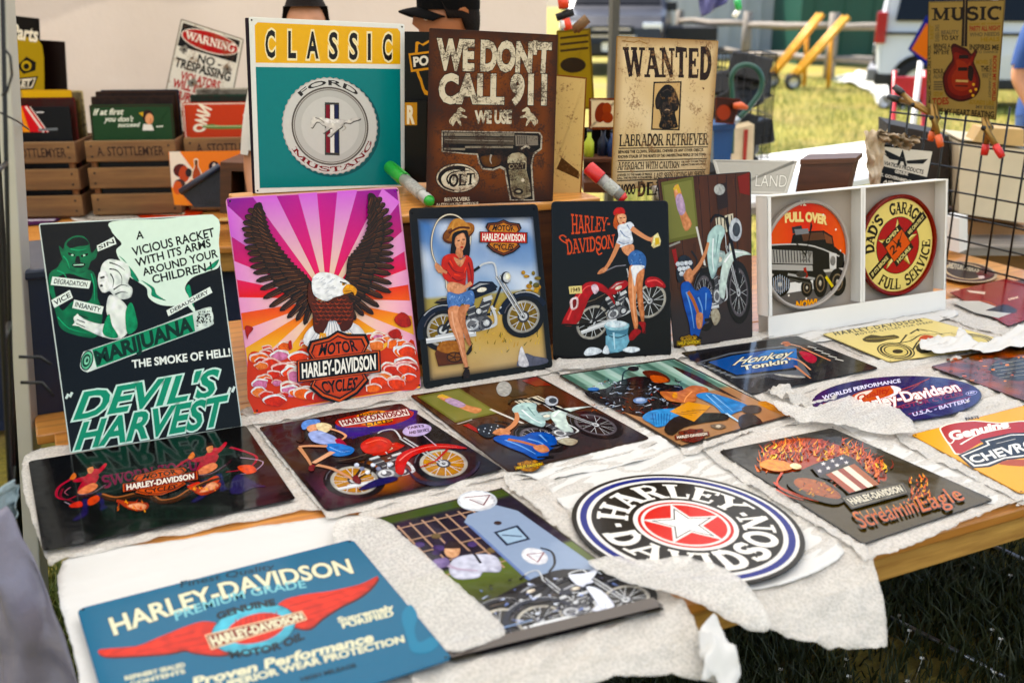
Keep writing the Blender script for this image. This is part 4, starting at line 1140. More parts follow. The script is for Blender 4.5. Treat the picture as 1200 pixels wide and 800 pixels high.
# stand under them: crate with bottles and blue cloth
dk=thing('display_case','dark open wooden case of small goods behind the red marker','case',tuple(tab(1.2,2.98)))
for(x0,x1,y0,y1,Y,dep,nm,m)in((684,724,186,190,3.25,.15,'shelf',DARKWOOD),(684,724,214,226,3.2,.25,'base',DARKWOOD),(684,724,150,190,3.36,.02,'back_board',BLACKCLOTH),(684,724,190,214,3.34,.02,'back_board',DARKWOOD)):
 a,b,c,d=at_y(x0,y0,Y),at_y(x1,y0,Y),at_y(x1,y1,Y),at_y(x0,y1,Y);mb=MB();mb.prism([a,b,c,d],(0,dep,0));mb.build(nm,m,dk)
def bottle(x,y0,y1,Y,m,label):
 p0=at_y(x,y1,Y);h=(y1-y0)/FPX*Y;r=h*.17;t=thing('bottle',label,'bottle',tuple(p0));M=Matrix.Translation(p0)
 mb=MB();mb.lathe([(0,0),(r,.002),(r,h*.55),(r*.45,h*.72),(r*.42,h*.9),(0,h*.9)],14,M);mb.build('glass',m,t);mb=MB();mb.lathe([(r*.5,h*.9),(r*.5,h),(0,h)],12,M);mb.build('cap',DARKSTEEL,t)
bottle(690,152,186,3.3,mat('lime_label','b8c832',.4),'small lime green bottle behind the cream blank sign')
bottle(706,150,186,3.32,NAVY,'dark blue bottle under the squirrel picture')
bottle(717,152,186,3.3,mat('blue_glass','16305e',.15),'mid blue bottle beside the wanted poster edge')
# ------------------------------------------------------------------ fence, sheds, carts, vehicles
def gy(x,y,z=0.0):return on_z(x,y,z)
fn=thing('rail_fence','weathered grey post and rail fence in front of the sheds','fence',(6.2,22.5,0))
fposts=[Vector((4.5,29,0)),Vector((5.55,25.4,0)),Vector((6.72,22.5,0)),Vector((8.7,21.2,0)),Vector((11.5,20.4,0))]
R=random.Random(9)
for p in fposts:
 mb=MB();mb.tube([p,p+Vector((.01,0,.7)),p+Vector((.02,.01,1.36))],[.12,.115,.105],10);mb.build('post',GREYWOOD,fn)
for a,b in zip(fposts,fposts[1:]):
 for z in(.42,1.08):
  mb=MB();d=b-a
  mb.tube([a+d*t+Vector((0,-.02,z+R.uniform(-.03,.03)))for t in(-.02,.25,.5,.75,1.02)],[.06,.075,.08,.07,.06],8);mb.build('rail',GREYWOOD,fn)
def shed(x0,x1,Y,h,dep,m,label,ribs,roof):
 a,b=at_y(x0,40,Y),at_y(x1,40,Y);t=thing('storage_shed',label,'shed',(a.x,Y,0));W_=b.x-a.x
 mb=MB();mb.box((a.x+W_/2,Y+dep/2,h/2),(W_,dep,h));mb.build('wall',m,t)
 mb=MB();n=int(W_/ribs)
 for i in range(n):mb.box((a.x+(i+.5)*W_/n,Y-.015,h/2),(.07,.04,h-.1))
 mb.build('cladding_rib',m,t)
 mb=MB();mb.prism([(a.x-.2,Y-.25,h),(a.x-.2,Y+dep/2,h+.7),(a.x-.2,Y+dep+.25,h)],(W_+.4,0,0));mb.build('roof',roof,t)
shed(770,936,31,3.4,5,mat('white_siding','cfd0ce',.7,0,.05,3),'long pale grey storage shed behind the rail fence',.45,mat('grey_roof','6e7072',.6))
shed(937,1040,28,3.3,4,mat('dark_green_steel','0c4a38',.5,0,.12,2),'dark green steel shed behind the rail fence',.6,mat('green_roof','0a3a2c',.5))

YEL=mat('yellow_paint','e0a01c',.45,0,.08,8);RUB=mat('black_rubber','151414',.8,0,.2,20);RIM=mat('pale_rim','c9c7c0',.4,.3)
def wheel(mb_t,mb_r,c,r,wd,axis='X',n=24):
 M=Matrix.Translation(Vector(c))@(Matrix.Rotation(pi/2,4,'Y')if axis=='X' else Matrix.Rotation(pi/2,4,'X'))
 mb_t.lathe([(r*.6,-wd/2),(r*.92,-wd/2),(r,-wd*.3),(r,wd*.3),(r*.92,wd/2),(r*.6,wd/2)],n,M)
 mb_r.lathe([(0,-wd*.35),(r*.2,-wd*.4),(r*.25,-wd*.25),(r*.58,-wd*.3),(r*.62,-wd*.45),(r*.62,wd*.45),(r*.58,wd*.3),(0,wd*.35)],n,M)
def cart(hx_,hy,Y,label,tip,wheels):
 """yellow two-pole hand cart leaning, wheels on the grass"""
 base=at_y(hx_,hy,Y);base.z=.15;top=at_y(*tip,Y);t=thing('hand_cart',label,'cart',(base.x,Y,0),'yellow hand carts by the fence')
 for o in(-.14,.14):
  mb=MB();mb.tube([base+Vector((0,o,0)),base.lerp(top,.55)+Vector((0,o,.0)),top+Vector((0,o,0))],.05,8);mb.build('pole',YEL,t)
 for k in(.2,.5,.8):
  p=base.lerp(top,k);mb=MB();mb.tube([p+Vector((0,-.14,0)),p+Vector((0,.14,0))],.022,8);mb.build('crossbar',YEL,t)
 p=base.lerp(top,.75);mb=MB();mb.tube([p,Vector((p.x+.02,Y,.02))],.04,8);mb.build('stand',YEL,t)
 for dx,dy in wheels:
  a,b=MB(),MB();wheel(a,b,(base.x+dx,Y+dy,.15),.15,.10,'Y');tw=a.build('tyre',RUB,t);b.build('rim',RIM,None,org=None).parent=tw
  tw.children[0].location=-Vector(t['_o'])
 return t
cart(903,62,20.5,'yellow hand cart with black wheels behind the fence, the longer one on the left',(962,17),((-.0,-.25),(.1,.25)))
cart(928,62,20.0,'yellow hand cart with black wheels leaning on the fence post, the right one',(992,20),((0,-.25),(.12,.25)))
# ------------------------------------------------------------------ vehicles
GLASS=mat('dark_car_glass','0a0d10',.15,0,.05,4,spec=.25)
def vehicle(name,label,loc,yaw,prof,glass,Wd,wheels,paint,lights,bumper,extra=None):
 """body = side outline (x forward, z up) widened in sections so that the cabin leans inward"""
 t=thing(name,label,'car' if name!='van' else 'van',loc);M=Matrix.Translation(Vector(loc))@ rotz(yaw)
 def addm(mb,nm,m,par=None):
  mb.v=[M @ v for v in mb.v];o=mb.build(nm,m,None);o.parent=t;o.location=-Vector(loc);return o
 n=len(prof);zmax=max(z for _,z in prof);belt=lights['belt']
 def half(z):return Wd/2*(1-.17*max(0,(z-belt)/(zmax-belt))-.06*max(0,(.5-z)/.5))
 mb=MB();V=[]
 rows=(-1,-.93,0,.93,1)
 for s_ in rows:
  for x,z in prof:
   k=.985 if abs(s_)==1 else 1;cx=sum(p[0]for p in prof)/n
   V.append(Vector((cx+(x-cx)*k,s_*half(z),.62+(z-.62)*k)))
 F=[(r*n+i,r*n+(i+1)%n,(r+1)*n+(i+1)%n,(r+1)*n+i)for r in range(len(rows)-1)for i in range(n)]
 F+=[tuple(range(n)),tuple(range(4*n,5*n))]
 mb.add(V,F);addm(mb,'body',paint)
 for g in glass['side']:
  for s_ in(-1,1):
   mb=MB();pts=[Vector((x,s_*(half(z)+.006),z))for x,z in g];mb.prism(pts,(0,-s_*.02,0));addm(mb,'side_window',GLASS)
 for nm,(a,b)in(('windscreen',glass['front']),('rear_window',glass['rear'])):
  mb=MB();d=Vector((b[0]-a[0],0,b[1]-a[1]));nn=Vector((d.z,0,-d.x)).normalized()*(.02 if nm=='windscreen' else-.02)
  A1,B1=Vector((a[0],0,a[1]))+d*.1,Vector((b[0],0,b[1]))-d*.1
  pts=[A1+Vector((0,-half(A1.z)*.9,0)),A1+Vector((0,half(A1.z)*.9,0)),B1+Vector((0,half(B1.z)*.9,0)),B1+Vector((0,-half(B1.z)*.9,0))]
  mb.prism([p+nn for p in pts],-nn*1.5);addm(mb,nm,GLASS)
 for x,r in wheels:
  for s_ in(-1,1):
   mb=MB();mb.lathe([(0,0),(r*1.17,0),(r*1.17,.02)],24,Matrix.Translation(Vector((x,s_*(Wd/2-.005),r)))@ Matrix.Rotation(-s_*pi/2,4,'X'));addm(mb,'wheel_arch',RUB)
   a,b=MB(),MB();wheel(a,b,(x,s_*(Wd/2-.08),r),r,.22,'Y');tw=addm(a,'wheel',RUB);q=addm(b,'rim',RIM);q.parent=tw;q.location=(0,0,0)
 for nm,m,(x,y,z),sz in lights['l']:
  for s_ in(-1,1):
   mb=MB();mb.box((x,s_*y,z),sz,None,.02);addm(mb,nm,m)
 for nm,m,c,sz in bumper:
  mb=MB();mb.box(c,sz,None,.03);addm(mb,nm,m)
 return t
HEAD=mat('headlight_lens','e6ecf0',.1,.2,.02,10);TAIL=mat('red_tail_lens','a81018',.15,0,.1,10,coat=.5);CHROME=mat('chrome_trim','c8ccd0',.12,.9,.04,10);BPL=mat('black_bumper','1c1c1e',.6,0,.15,12)
p=gy(700,172);
suv=[(-2.2,.42),(-2.25,.95),(-2.05,1.72),(.35,1.76),(1.05,1.15),(2.0,1.02),(2.22,.82),(2.25,.42),(1.8,.3),(-1.8,.3)]
vehicle('parked_car','dark blue sport utility car parked beyond the tent, its front corner and headlight towards us',(2.68,26.5,0),radians(-100),suv,
  {'side':[[(-1.95,1.08),(-1.85,1.6),(-.7,1.62),(-.7,1.1)],[(-.62,1.1),(-.62,1.62),(.3,1.63),(.85,1.16)]],'front':((1.05,1.15),(.35,1.76)),'rear':((-2.25,.95),(-2.05,1.72))},1.86,((1.38,.36),(-1.38,.36)),
  mat('dark_blue_paint','0c1220',.35,.0,.05,2,coat=.15),{'belt':1.05,'l':[('headlight',HEAD,(2.12,.72,.82),(.2,.34,.18)),('mirror',BPL,(.75,1.0,1.18),(.14,.2,.16)),('fog_light',HEAD,(2.22,.6,.48),(.05,.14,.1))]},
  [('front_bumper',BPL,(2.2,0,.47),(.16,1.8,.24)),('grille',BPL,(2.24,0,.78),(.06,.8,.18)),('grille_bar',CHROME,(2.275,0,.8),(.02,.7,.03)),('licence_plate',WHITEPLASTIC,(2.29,0,.5),(.012,.32,.15)),('grille_bar',CHROME,(2.275,0,.68),(.02,.9,.03)),('bonnet_badge',CHROME,(2.27,0,.93),(.03,.12,.1))]).scale=(1.25,1.25,1.25)
p=gy(1040,114)
vanp=[(-2.8,.45),(-2.8,.85),(-2.65,1.12),(-1.95,1.3),(-1.2,2.1),(2.42,2.05),(2.55,1.05),(2.5,.5),(2.2,.32),(-2.2,.32)]
vehicle('van','silver van with a red tail light parked on the grass behind the music sign',(at_y(1022,90,16.4).x+2.73,16.45,0),radians(160),vanp,
  {'side':[[(2.3,1.3),(2.22,1.9),(1.0,1.92),(1.0,1.3)],[(.9,1.3),(.9,1.92),(-.2,1.93),(-.2,1.3)],[(-.3,1.3),(-.3,1.93),(-1.1,1.95),(-1.7,1.3)]],'front':((-1.95,1.3),(-1.2,2.1)),'rear':((2.55,1.05),(2.42,2.05))},1.95,((-1.75,.38),(1.86,.38)),
  mat('silver_paint','d2d5d8',.35,.05,.04,2,coat=.3),{'belt':1.2,'l':[('tail_light',TAIL,(2.49,.9,1.2),(.16,.2,.46)),('mirror',BPL,(-1.5,1.1,1.35),(.12,.2,.2))]},
  [('rear_bumper',mat('grey_bumper','77777a',.6),(2.56,0,.5),(.16,1.9,.2)),('side_trim',BPL,(2.32,.945,.45),(.4,.06,.2)),('side_trim',BPL,(0,.955,.4),(2.9,.06,.16)),('body_seam',BPL,(.4,.979,1.12),(4.2,.012,.02)),('body_seam',BPL,(.95,.981,.85),(.016,.012,.8)),('door_seam',BPL,(2.555,0,.9),(.012,.02,.7)),('licence_plate',WHITEPLASTIC,(2.57,-.2,.85),(.012,.34,.16))])
# dark flat trailer beside the car
tr=thing('flat_trailer','dark flat trailer parked right of the dark blue car','trailer',(4.3,27.5,0))
mb=MB();mb.box((4.3,27.5,.82),(1.5,2.4,.34),None,.03);mb.build('bed',BPL,tr);mb=MB();mb.tube([(3.6,26.4,.75),(3.2,25.9,.6)],.04,8);mb.build('drawbar',BPL,tr)
for x in(3.75,4.85):a,b=MB(),MB();wheel(a,b,(x,27.4,.32),.32,.18);a.build('wheel',RUB,tr);b.build('rim',RIM,tr)
# white sheet on the grass
P=[gy(972,94),gy(1010,86),(gy(1036,100)),gy(1060,130),gy(1030,128),gy(1018,108)]
V,F=sheet(lambda a,b:P[0].lerp(P[1],a).lerp(P[5].lerp(P[2],a),min(1,b*2)).lerp(P[4].lerp(P[3],a),max(0,b*2-1))+Vector((0,0,.05+.10*noise.noise(Vector((a*4,b*5,2))))),30,40)
mb=MB();mb.add(V,F,True);tag(mb.build('tarp',PAPER,None,org=P[0],fixn=False),'crumpled white plastic sheet lying on the sunlit grass by the van','tarp')

# sunlit white table beyond the stall
wt=thing('white_table','white topped table in full sun beyond the wanted poster','table',tuple(on_z(930,178,.74)))
q=[on_z(x,y,.745)for x,y in((838,189),(1013,166),(1035,205),(850,245))];mb=MB();mb.prism(q,(0,0,-.03));mb.build('tabletop',mat('white_laminate','e9e7e2',.4,0,.02),wt)
for v in q:mb=MB();c_=sum(q,Vector())/4;w_=v.lerp(c_,.08);mb.tube([(w_.x,w_.y,.72),(w_.x,w_.y,0)],.015,8);mb.build('leg',STEEL,wt)
mb=MB();a,b=on_z(978,183,.75),on_z(1006,180,.75);mb.tube([a,a.lerp(b,.4)+Vector((0,.02,0)),b],.008,8);tag(mb.build('pen',DARKSTEEL,None,org=a),'dark pen on the sunlit white table','pen')

# wire basket of dark goods with a green hose hoop
def cage():
 c=at_y(858,190,5.3);t=thing('wire_basket','tall wire basket of black goods behind the wanted poster','basket',(c.x,c.y,0));z0,z1=.55,1.34;w_=.15
 mb=MB()
 for i in range(9):
  for(x,y)in((-w_+i*w_/4,-w_),(-w_+i*w_/4,w_),(-w_,-w_+i*w_/4),(w_,-w_+i*w_/4)):mb.tube([c.xy.to_3d()+Vector((x,y,z0)),c.xy.to_3d()+Vector((x,y,z1))],.003,4)
 for k in range(9):
  z=z0+(z1-z0)*k/8;mb.tube([c.xy.to_3d()+Vector((x,y,z))for x,y in((-w_,-w_),(w_,-w_),(w_,w_),(-w_,w_),(-w_,-w_))],.003,4)
 mb.build('wire_frame',DARKSTEEL,t)
 for x,y in((-w_,-w_),(w_,-w_),(w_,w_),(-w_,w_)):mb=MB();mb.tube([(c.x+x,c.y+y,0),(c.x+x,c.y+y,z0)],.008,6);mb.build('leg',DARKSTEEL,t)
 R=random.Random(2)
 for k in range(7):
  mb=MB();mb.box((0,0,0),(R.uniform(.2,.29),.2,R.uniform(.08,.12)),None,.01);o=mb.build('folded_bag',mat('black_bag%d'%(k%2),('0c0c0e','1a1c20')[k%2],.5,0,.2,30,.002),None)
  o.location=(c.x+R.uniform(-.05,.05),c.y+R.uniform(-.05,.05),.78+k*.08);o.rotation_euler=(R.uniform(-.4,.4),R.uniform(-.4,.4),R.uniform(0,3));tag(o,('%s folded black bag in the wire basket, %s'%(('glossy','matt')[k%2],('lowest','second from the bottom','third from the bottom','fourth from the bottom','third from the top','second from the top','topmost')[k])),'bag','bags in the wire basket')
cage()
def hoop():
 Y=4.9;t=thing('garden_hose','dark green hose bent into a hoop above the wanted poster edge','hose',tuple(at_y(858,180,Y)))
 pts=[at_y(x,y,Y)for x,y in((857,180),(858,140),(858,110),(857,92),(863,80),(875,76),(887,81),(893,93),(891,107),(884,118),(876,128),(866,138))]
 sm=[]
 for i in range(len(pts)-1):
  a,b,c,d=pts[max(i-1,0)],pts[i],pts[i+1],pts[min(i+2,len(pts)-1)]
  for k in range(5):
   u_=k/5;sm.append(.5*(2*b+(c-a)*u_+(2*a-5*b+4*c-d)*u_*u_+(3*b-a-3*c+d)*u_**3))
 mb=MB();mb.tube(sm+[pts[-1]],.0125,10);mb.build('tube',mat('green_rubber','1c4a3a',.35,0,.1,20),t)
 mb=MB();mb.tube([pts[-1],pts[-1]+Vector((-.03,0,-.03))],.016,10);mb.build('nozzle',STEEL,t)
hoop()
def bin2():
 Y=4.6;P=[at_y(x,y,Y)for x,y in((836,150),(860,148),(856,192),(836,192))];t=thing('plastic_tub','small blue plastic tub beside the wanted poster','tub',tuple(P[3]));mb=MB();mb.prism(P,(0,.18,0));mb.build('tub',mat('blue_plastic','1d4a7c',.4),t)
 mb=MB();mb.prism([at_y(x,y,Y-.01)for x,y in((834,147),(862,145),(862,151),(834,153))],(0,.2,0));mb.build('rim',mat('blue_plastic','1d4a7c',.4),t)
 P=[at_y(x,y,4.55)for x,y in((838,114),(868,116),(858,146),(838,144))];s=Sign('picture_tile','small brown and red picture tile standing on the blue tub','picture',P[3],(P[2]-P[3]).normalized(),(0,.1,1),ink='satin');s.panel([(838,114),(868,116),(860,146),(838,144)],'6a3418',.004);s.fill('face',.008,'4a2a1c');s.crop(0,0,1);s.ell('picture',(848,132),8,9,'a84a28');s.done()
 mb=MB();a=at_y(868,124,4.5);mb.tube([a+Vector((-.03,0,0)),a,a+Vector((.03,0,-.01))],[.012,.017,.008],10);tag(mb.build('orange_handle',mat('orange_plastic','d8602a',.4),None,org=a),'small orange plastic handle lying on the picture tile','tool')
 P=[at_y(x,y,5.0)for x,y in((856,152),(884,146),(882,200),(856,200))];t=thing('cloth_bag','cream and red cloth bag under the green hose','bag',tuple(P[3]));mb=MB();mb.prism(P,(0,.14,0));mb.build('cloth',mat('cream_cloth','d6c09a',.85,0,.1,20,.003),t)
 mb=MB();mb.prism([at_y(x,y,4.99)for x,y in((872,152),(877,152),(874,196),(870,196))],(0,.004,0));mb.build('red_stripe',mat('red_cloth','a02c1c',.8),t)
bin2()
# side table that carries these
st=thing('side_table','low plank table carrying the blue tub and cloth bag','table',(1.05,4.9,0));mb=MB();mb.box((1.05,4.85,.73),(.75,1.0,.03));mb.build('tabletop',GREYWOOD,st)
for x in(.75,1.35):
 for y in(4.45,5.25):mb=MB();mb.box((x,y,.357),(.05,.05,.714));mb.build('leg',GREYWOOD,st)
# hanging flags and clip near the top
def flagthing(px,Y,m,label,name='pennant'):
 P=[at_y(x,y,Y)for x,y in px];V,F=sheet(lambda a,b:P[0].lerp(P[1],a).lerp(P[3].lerp(P[2],a),b)+Vector((0,.03*sin(a*9+b*3),0)),10,10);mb=MB();mb.add(V,F,True);o=mb.build(name,m,None,org=P[0],fixn=False)
 sm=o.modifiers.new('cloth','SOLIDIFY');sm.thickness=.004;tag(o,label,'flag')
flagthing([(818,-6),(858,-10),(850,4),(823,20)],6.2,mat('violet_cloth','4a4a78',.8),'dark violet pennant hanging at the top of the picture')
def clip2(x,y0,Y,m,label):
 t=thing('tent_clip',label,'clip',tuple(at_y(x,y0,Y)));a,b,c=at_y(x,y0,Y),at_y(x+2,y0+12,Y),at_y(x-4,y0+20,Y);mb=MB();mb.tube([a,b],.02,8);mb.build('body',m,t);mb=MB();mb.tube([b,c],.016,8);mb.build('jaw',WHITEPLASTIC,t)
clip2(864,0,6.2,mat('green_plastic','1f9a4a',.4),'small green and white clip hanging beside the violet pennant')
def hanging_tool():
 Y=3.5;t=thing('spring_clamp','red and black spring clamp hanging above the mustard sign','clamp',tuple(at_y(662,25,Y)))
 for pts,r,m,nm in((((659,-4),(661,10)),.017,mat('orange_red_plastic','e0401c',.4),'handle'),(((652,21),(672,14)),.012,RUB,'hinge'),(((660,24),(661,33)),.012,WHITEPLASTIC,'jaw'),(((663,22),(666,35)),.014,mat('orange_red_plastic','e0401c',.4),'handle')):
  mb=MB();mb.tube([at_y(*p,Y)for p in pts],r,8);mb.build(nm,m,t)
 Y=3.55;t=thing('wooden_peg','brown wooden clothes peg beside the hanging clamp','peg',tuple(at_y(672,36,Y)));mb=MB();mb.tube([at_y(671,36,Y),at_y(688,21,Y)],.015,6);mb.build('arm',CRATEWOOD,t);mb=MB();mb.tube([at_y(676,37,Y),at_y(690,24,Y)],.01,6);mb.build('arm',CRATEDARK,t)
hanging_tool()

# ------------------------------------------------------------------ gridwall at the right end of the table
ga,gb=Vector((1.30,3.60,0)),Vector((1.70,2.86,0))
gd=(gb-ga).normalized();gn=Vector((-gd.y,gd.x,0))
def on_grid(x,y,off=0.0):return on_plane(x,y,ga+gn*off,gn)
gw=thing('grid_panel','black wire grid panel standing at the right end of the table','grid panel',tuple(ga+Vector((0,0,TZ))))
GL=1.15;gz0,gz1=TZ+.002,1.275
mb=MB();n=int(GL/.0762)
for i in range(n+1):p=ga+gd*(i*.0762);mb.tube([p+Vector((0,0,gz0)),p+Vector((0,0,gz1))],.0034,6)
mb.build('upright_wires',DARKSTEEL,gw)
mb=MB();k=0
while gz0+.02+k*.0762<=gz1+.01:
 z=gz0+.02+k*.0762;mb.tube([ga+gd*-.01+gn*.006+Vector((0,0,z)),ga+gd*(GL+.01)+gn*.006+Vector((0,0,z))],.0034,6);k+=1
mb.build('cross_wires',DARKSTEEL,gw)
def gridclamp(pts,label,tipcol):
 """spring clamp: two arms from the pivot, two tipped handles; px: jaw, pivot, tip a, tip b"""
 off=-.03;J,Pv,A,B_=[on_grid(x,y,off)for x,y in pts];t=thing('spring_clamp',label,'clamp',tuple(Pv),'spring clamps on the grid panel')
 br=mat('brass_clamp','8a6a34',.35,.7,.15,40)
 for a,dz in((A,.006),(B_,-.006)):
  o=gn*dz;mb=MB();mb.tube([J+o,Pv+o*1.5,Pv.lerp(a,.62)+o],[.007,.010,.009],8);mb.build('arm',br,t)
  mb=MB();mb.tube([Pv.lerp(a,.6)+o,Pv.lerp(a,.8)+o,a+o],[.011,.012,.010],10);mb.build('handle_tip',tipcol,t)
 mb=MB();mb.tube([Pv-gn*.02,Pv+gn*.02],.008,10);mb.build('spring',DARKSTEEL,t)
REDT=mat('red_vinyl','c8201c',.4);ORT=mat('orange_vinyl','d8602a',.4);BKT=mat('black_vinyl','141414',.4)
gridclamp([(1094,122),(1096,138),(1089,165),(1104,172)],'brass spring clamp with orange tips gripping the lower left corner of the music sign',ORT)
gridclamp([(1154,138),(1157,150),(1152,182),(1176,184)],'brass spring clamp with long red tips under the music sign',REDT)
gridclamp([(1090,133),(1074,123),(1040,114),(1050,102)],'black tipped spring clamp lying sideways on the left top corner of the grid',BKT)
s=Sign('tin_sign','beige vertical sign reading Music with a dark red guitar, clamped above the wire grid','tin sign',on_grid(1085,128,-.02),(on_grid(1167,141,-.02)-on_grid(1085,128,-.02)).normalized(),(0.02,.05,1),ink='satin',base='7c6c46')
s.panel([(1088,2),(1178,0),(1167,141),(1085,128)],'6b5c38',.004)
s.fill('face',.004,'8f7d50');s.crop(1000,0,3.478)  # sign colours lowered, the shade it hangs in is painted in
s.text('lettering','MUSIC',[(320,84),(604,82),(606,26),(320,34)],'1a1512',.04,font='slab',tight=1.0)
K,RD,OC,GY_='2a241c','8a2a1c','8a7434','5f5640'
for tx,q,cc in(('PARTY ALL NIGHT',[(474,128),(600,124),(600,106),(474,108)],RD),('MAKES ME WANNA',[(474,104),(602,100),(602,92),(474,95)],OC),('WHO NEEDS',[(474,150),(596,146),(596,132),(474,135)],GY_),('HEALS',[(520,170),(596,168),(596,152),(520,154)],OC),('INSPIRES ME',[(474,204),(594,204),(594,184),(474,182)],K),('TO DANCE',[(500,218),(590,217),(590,208),(500,208)],GY_),
                  ('BEAUTY',[(358,142),(430,140),(430,124),(358,126)],GY_),('TO SAY',[(358,164),(430,164),(430,146),(358,146)],K),('BRINGS A',[(328,196),(396,196),(396,180),(328,180)],K),('TEAR TO',[(328,208),(392,208),(392,198),(328,198)],K),('MY EYE',[(328,222),(390,222),(390,209),(328,209)],K),
                  ('SOUL',[(326,300),(370,300),(370,282),(326,282)],K),('ALIVE',[(326,320),(365,320),(365,304),(326,304)],GY_),('THE',[(520,292),(552,292),(552,270),(520,270)],K),('WAY',[(524,318),(552,318),(552,298),(524,298)],GY_),('MOVES',[(500,262),(548,262),(548,246),(500,246)],OC),
                  ('TOES',[(322,428),(390,424),(388,398),(322,402)],RD),('IS MY HEART BEATING',[(350,466),(574,480),(574,456),(352,442)],K),('SOUNDS LIKE',[(470,424),(574,430),(574,412),(476,408)],OC),('MY EYES',[(500,442),(574,446),(574,434),(500,430)],GY_),('GETS MY',[(326,392),(368,392),(368,376),(326,376)],OC)):
 s.text('lettering',tx,q,cc,.03)
s.text('lettering','ROCKS MY WORLD',[(570,228),(566,412),(580,412),(584,228)],RD,.03);s.text('lettering','MAKES ME DANCE LIKE A FOOL',[(316,420),(316,185),(304,185),(304,420)],K,.02);s.text('lettering','FEEL',[(312,160),(312,100),(326,100),(326,160)],OC,.02);s.text('lettering','EVERY DAY',[(334,170),(334,100),(350,100),(350,170)],GY_,.02);s.text('lettering','WORDS CANNOT',[(556,240),(550,400),(560,400),(564,240)],GY_,.02)
for y in range(335,375,10):s.line('lettering',[(328,y),(364,y)],5,GY_)
s.poly('guitar',[(447,0),(467,0),(464,190),(440,190)],'1c1410');s.line('guitar',[(457,0),(452,190)],2,'8a7a5a')
gt=[(440,190),(410,178),(397,195),(404,240),(385,270),(365,310),(368,360),(385,395),(430,415),(480,405),(512,375),(518,325),(500,275),(492,250),(505,215),(498,200),(482,220),(464,200)]
s.smooth('guitar',gt,'3a0f0a',3);cxg,cyg=445,320
for kk,cc in((.9,'5c140c'),(.75,'78200f'),(.55,'8a3216')):s.smooth('guitar',[(cxg+(x-cxg)*kk,cyg+(y-cyg)*kk)for x,y in gt],cc,3)
s.polys('guitar','1c1512',[(432,225),(470,225),(468,240),(430,240)],[(428,275),(466,275),(465,290),(426,290)]);s.line('guitar',[(418,330),(468,332)],7,'b09a6a');s.line('guitar',[(416,350),(466,352)],4,'2a1a12');s.smooth('guitar',[(470,270),(490,280),(485,330),(468,320)],'1f1410')
for c in((490,345),(500,365),(478,372),(488,390)):s.ell('guitar',c,6,6,'c09a50',n=10)
s.done()
# boxes and bags behind the grid
def carton(px,Y,dep,label,m,name='carton',flap=True):
 P=[at_y(x,y,Y)for x,y in px];t=thing(name,label,'box',tuple(P[3]));d=Vector((.05,dep,0));mb=MB();mb.prism(P,d);mb.build('box',m,t)
 if flap:
  mb=MB();up=Vector((0,0,.012));mb.prism([P[0]+up,P[1]+up,P[1]+d+up,P[0]+d+up],(0,0,.004));mb.build('flap',m,t)
 return t,P
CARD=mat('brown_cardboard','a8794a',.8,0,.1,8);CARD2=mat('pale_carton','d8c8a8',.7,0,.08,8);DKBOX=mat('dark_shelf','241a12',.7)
t,P=carton([(1124,168),(1205,176),(1205,262),(1124,250)],3.85,.3,'pale cardboard carton with a printed lid behind the wire grid',CARD2)
mb=MB();mb.prism([at_y(x,y,3.845)for x,y in((1150,150),(1200,152),(1200,172),(1140,166))],(.02,.12,0));tag(mb.build('printed_folder',mat('tan_card','c8a468',.7),None,org=at_y(1150,166,3.845)),'tan printed folder lying on the pale carton behind the grid','folder')
carton([(1112,256),(1205,268),(1205,330),(1112,302)],3.95,.3,'brown cardboard carton under the pale one behind the wire grid',CARD)
carton([(1106,252),(1124,256),(1124,296),(1106,292)],3.5,.05,'small white carton seen just right of the white display box',WHITEPLASTIC,flap=False)
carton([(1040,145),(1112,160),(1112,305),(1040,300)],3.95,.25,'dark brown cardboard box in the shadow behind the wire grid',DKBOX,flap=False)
# stand behind: back support for these
eb=thing('end_table','plain wooden table behind the wire grid','table',(1.95,4.0,0));mb=MB();mb.box((2.0,4.1,.70),(1.2,.75,.03));mb.build('tabletop',GREYWOOD,eb)
for x in(1.5,2.5):
 for y in(3.8,4.4):mb=MB();mb.box((x,y,.34),(.05,.05,.68));mb.build('leg',GREYWOOD,eb)
# orange/blue diamond sign and red stand by the van
s=Sign.at('diamond_sign','orange sign with a blue border partly hidden behind the music sign',(1064,62),(1086,72),7.0,0,cat='sign',ink='satin')
s.panel([(1086,18),(1096,40),(1086,78),(1064,58)],'1c2c8a',.002);s.crop(0,0,1);s.poly('field',[(1086,27),(1094,42),(1086,71),(1068,58)],'d87a1c');s.done()
mb=MB();a=at_y(1079,72,7.05);mb.tube([a,(a.x,a.y,0)],.02,8);tag(mb.build('sign_post',WHITEPLASTIC,None,org=(a.x,a.y,0)),'white post under the orange diamond sign','post')
t=thing('folding_chair','red folding chair frame on the grass behind the music sign','chair',(at_y(1075,100,7.6).x,7.6,0));RED=mat('red_enamel','b81e28',.35)
cx_=t.location.x
for dx in(-.12,.1):
 mb=MB();mb.tube([(cx_+dx,7.45,0),(cx_+dx,7.6,.5),(cx_+dx,7.75,1.1)],.018,8);mb.build('side_rail',RED,t);mb=MB();mb.tube([(cx_+dx,7.85,0),(cx_+dx,7.55,.55)],.018,8);mb.build('leg',RED,t)
mb=MB();mb.box((cx_-.01,7.6,.5),(.24,.32,.025),None,.008);mb.build('seat',RED,t);mb=MB();mb.box((cx_-.01,7.72,.98),(.24,.03,.16),None,.008);mb.build('backrest',RED,t)
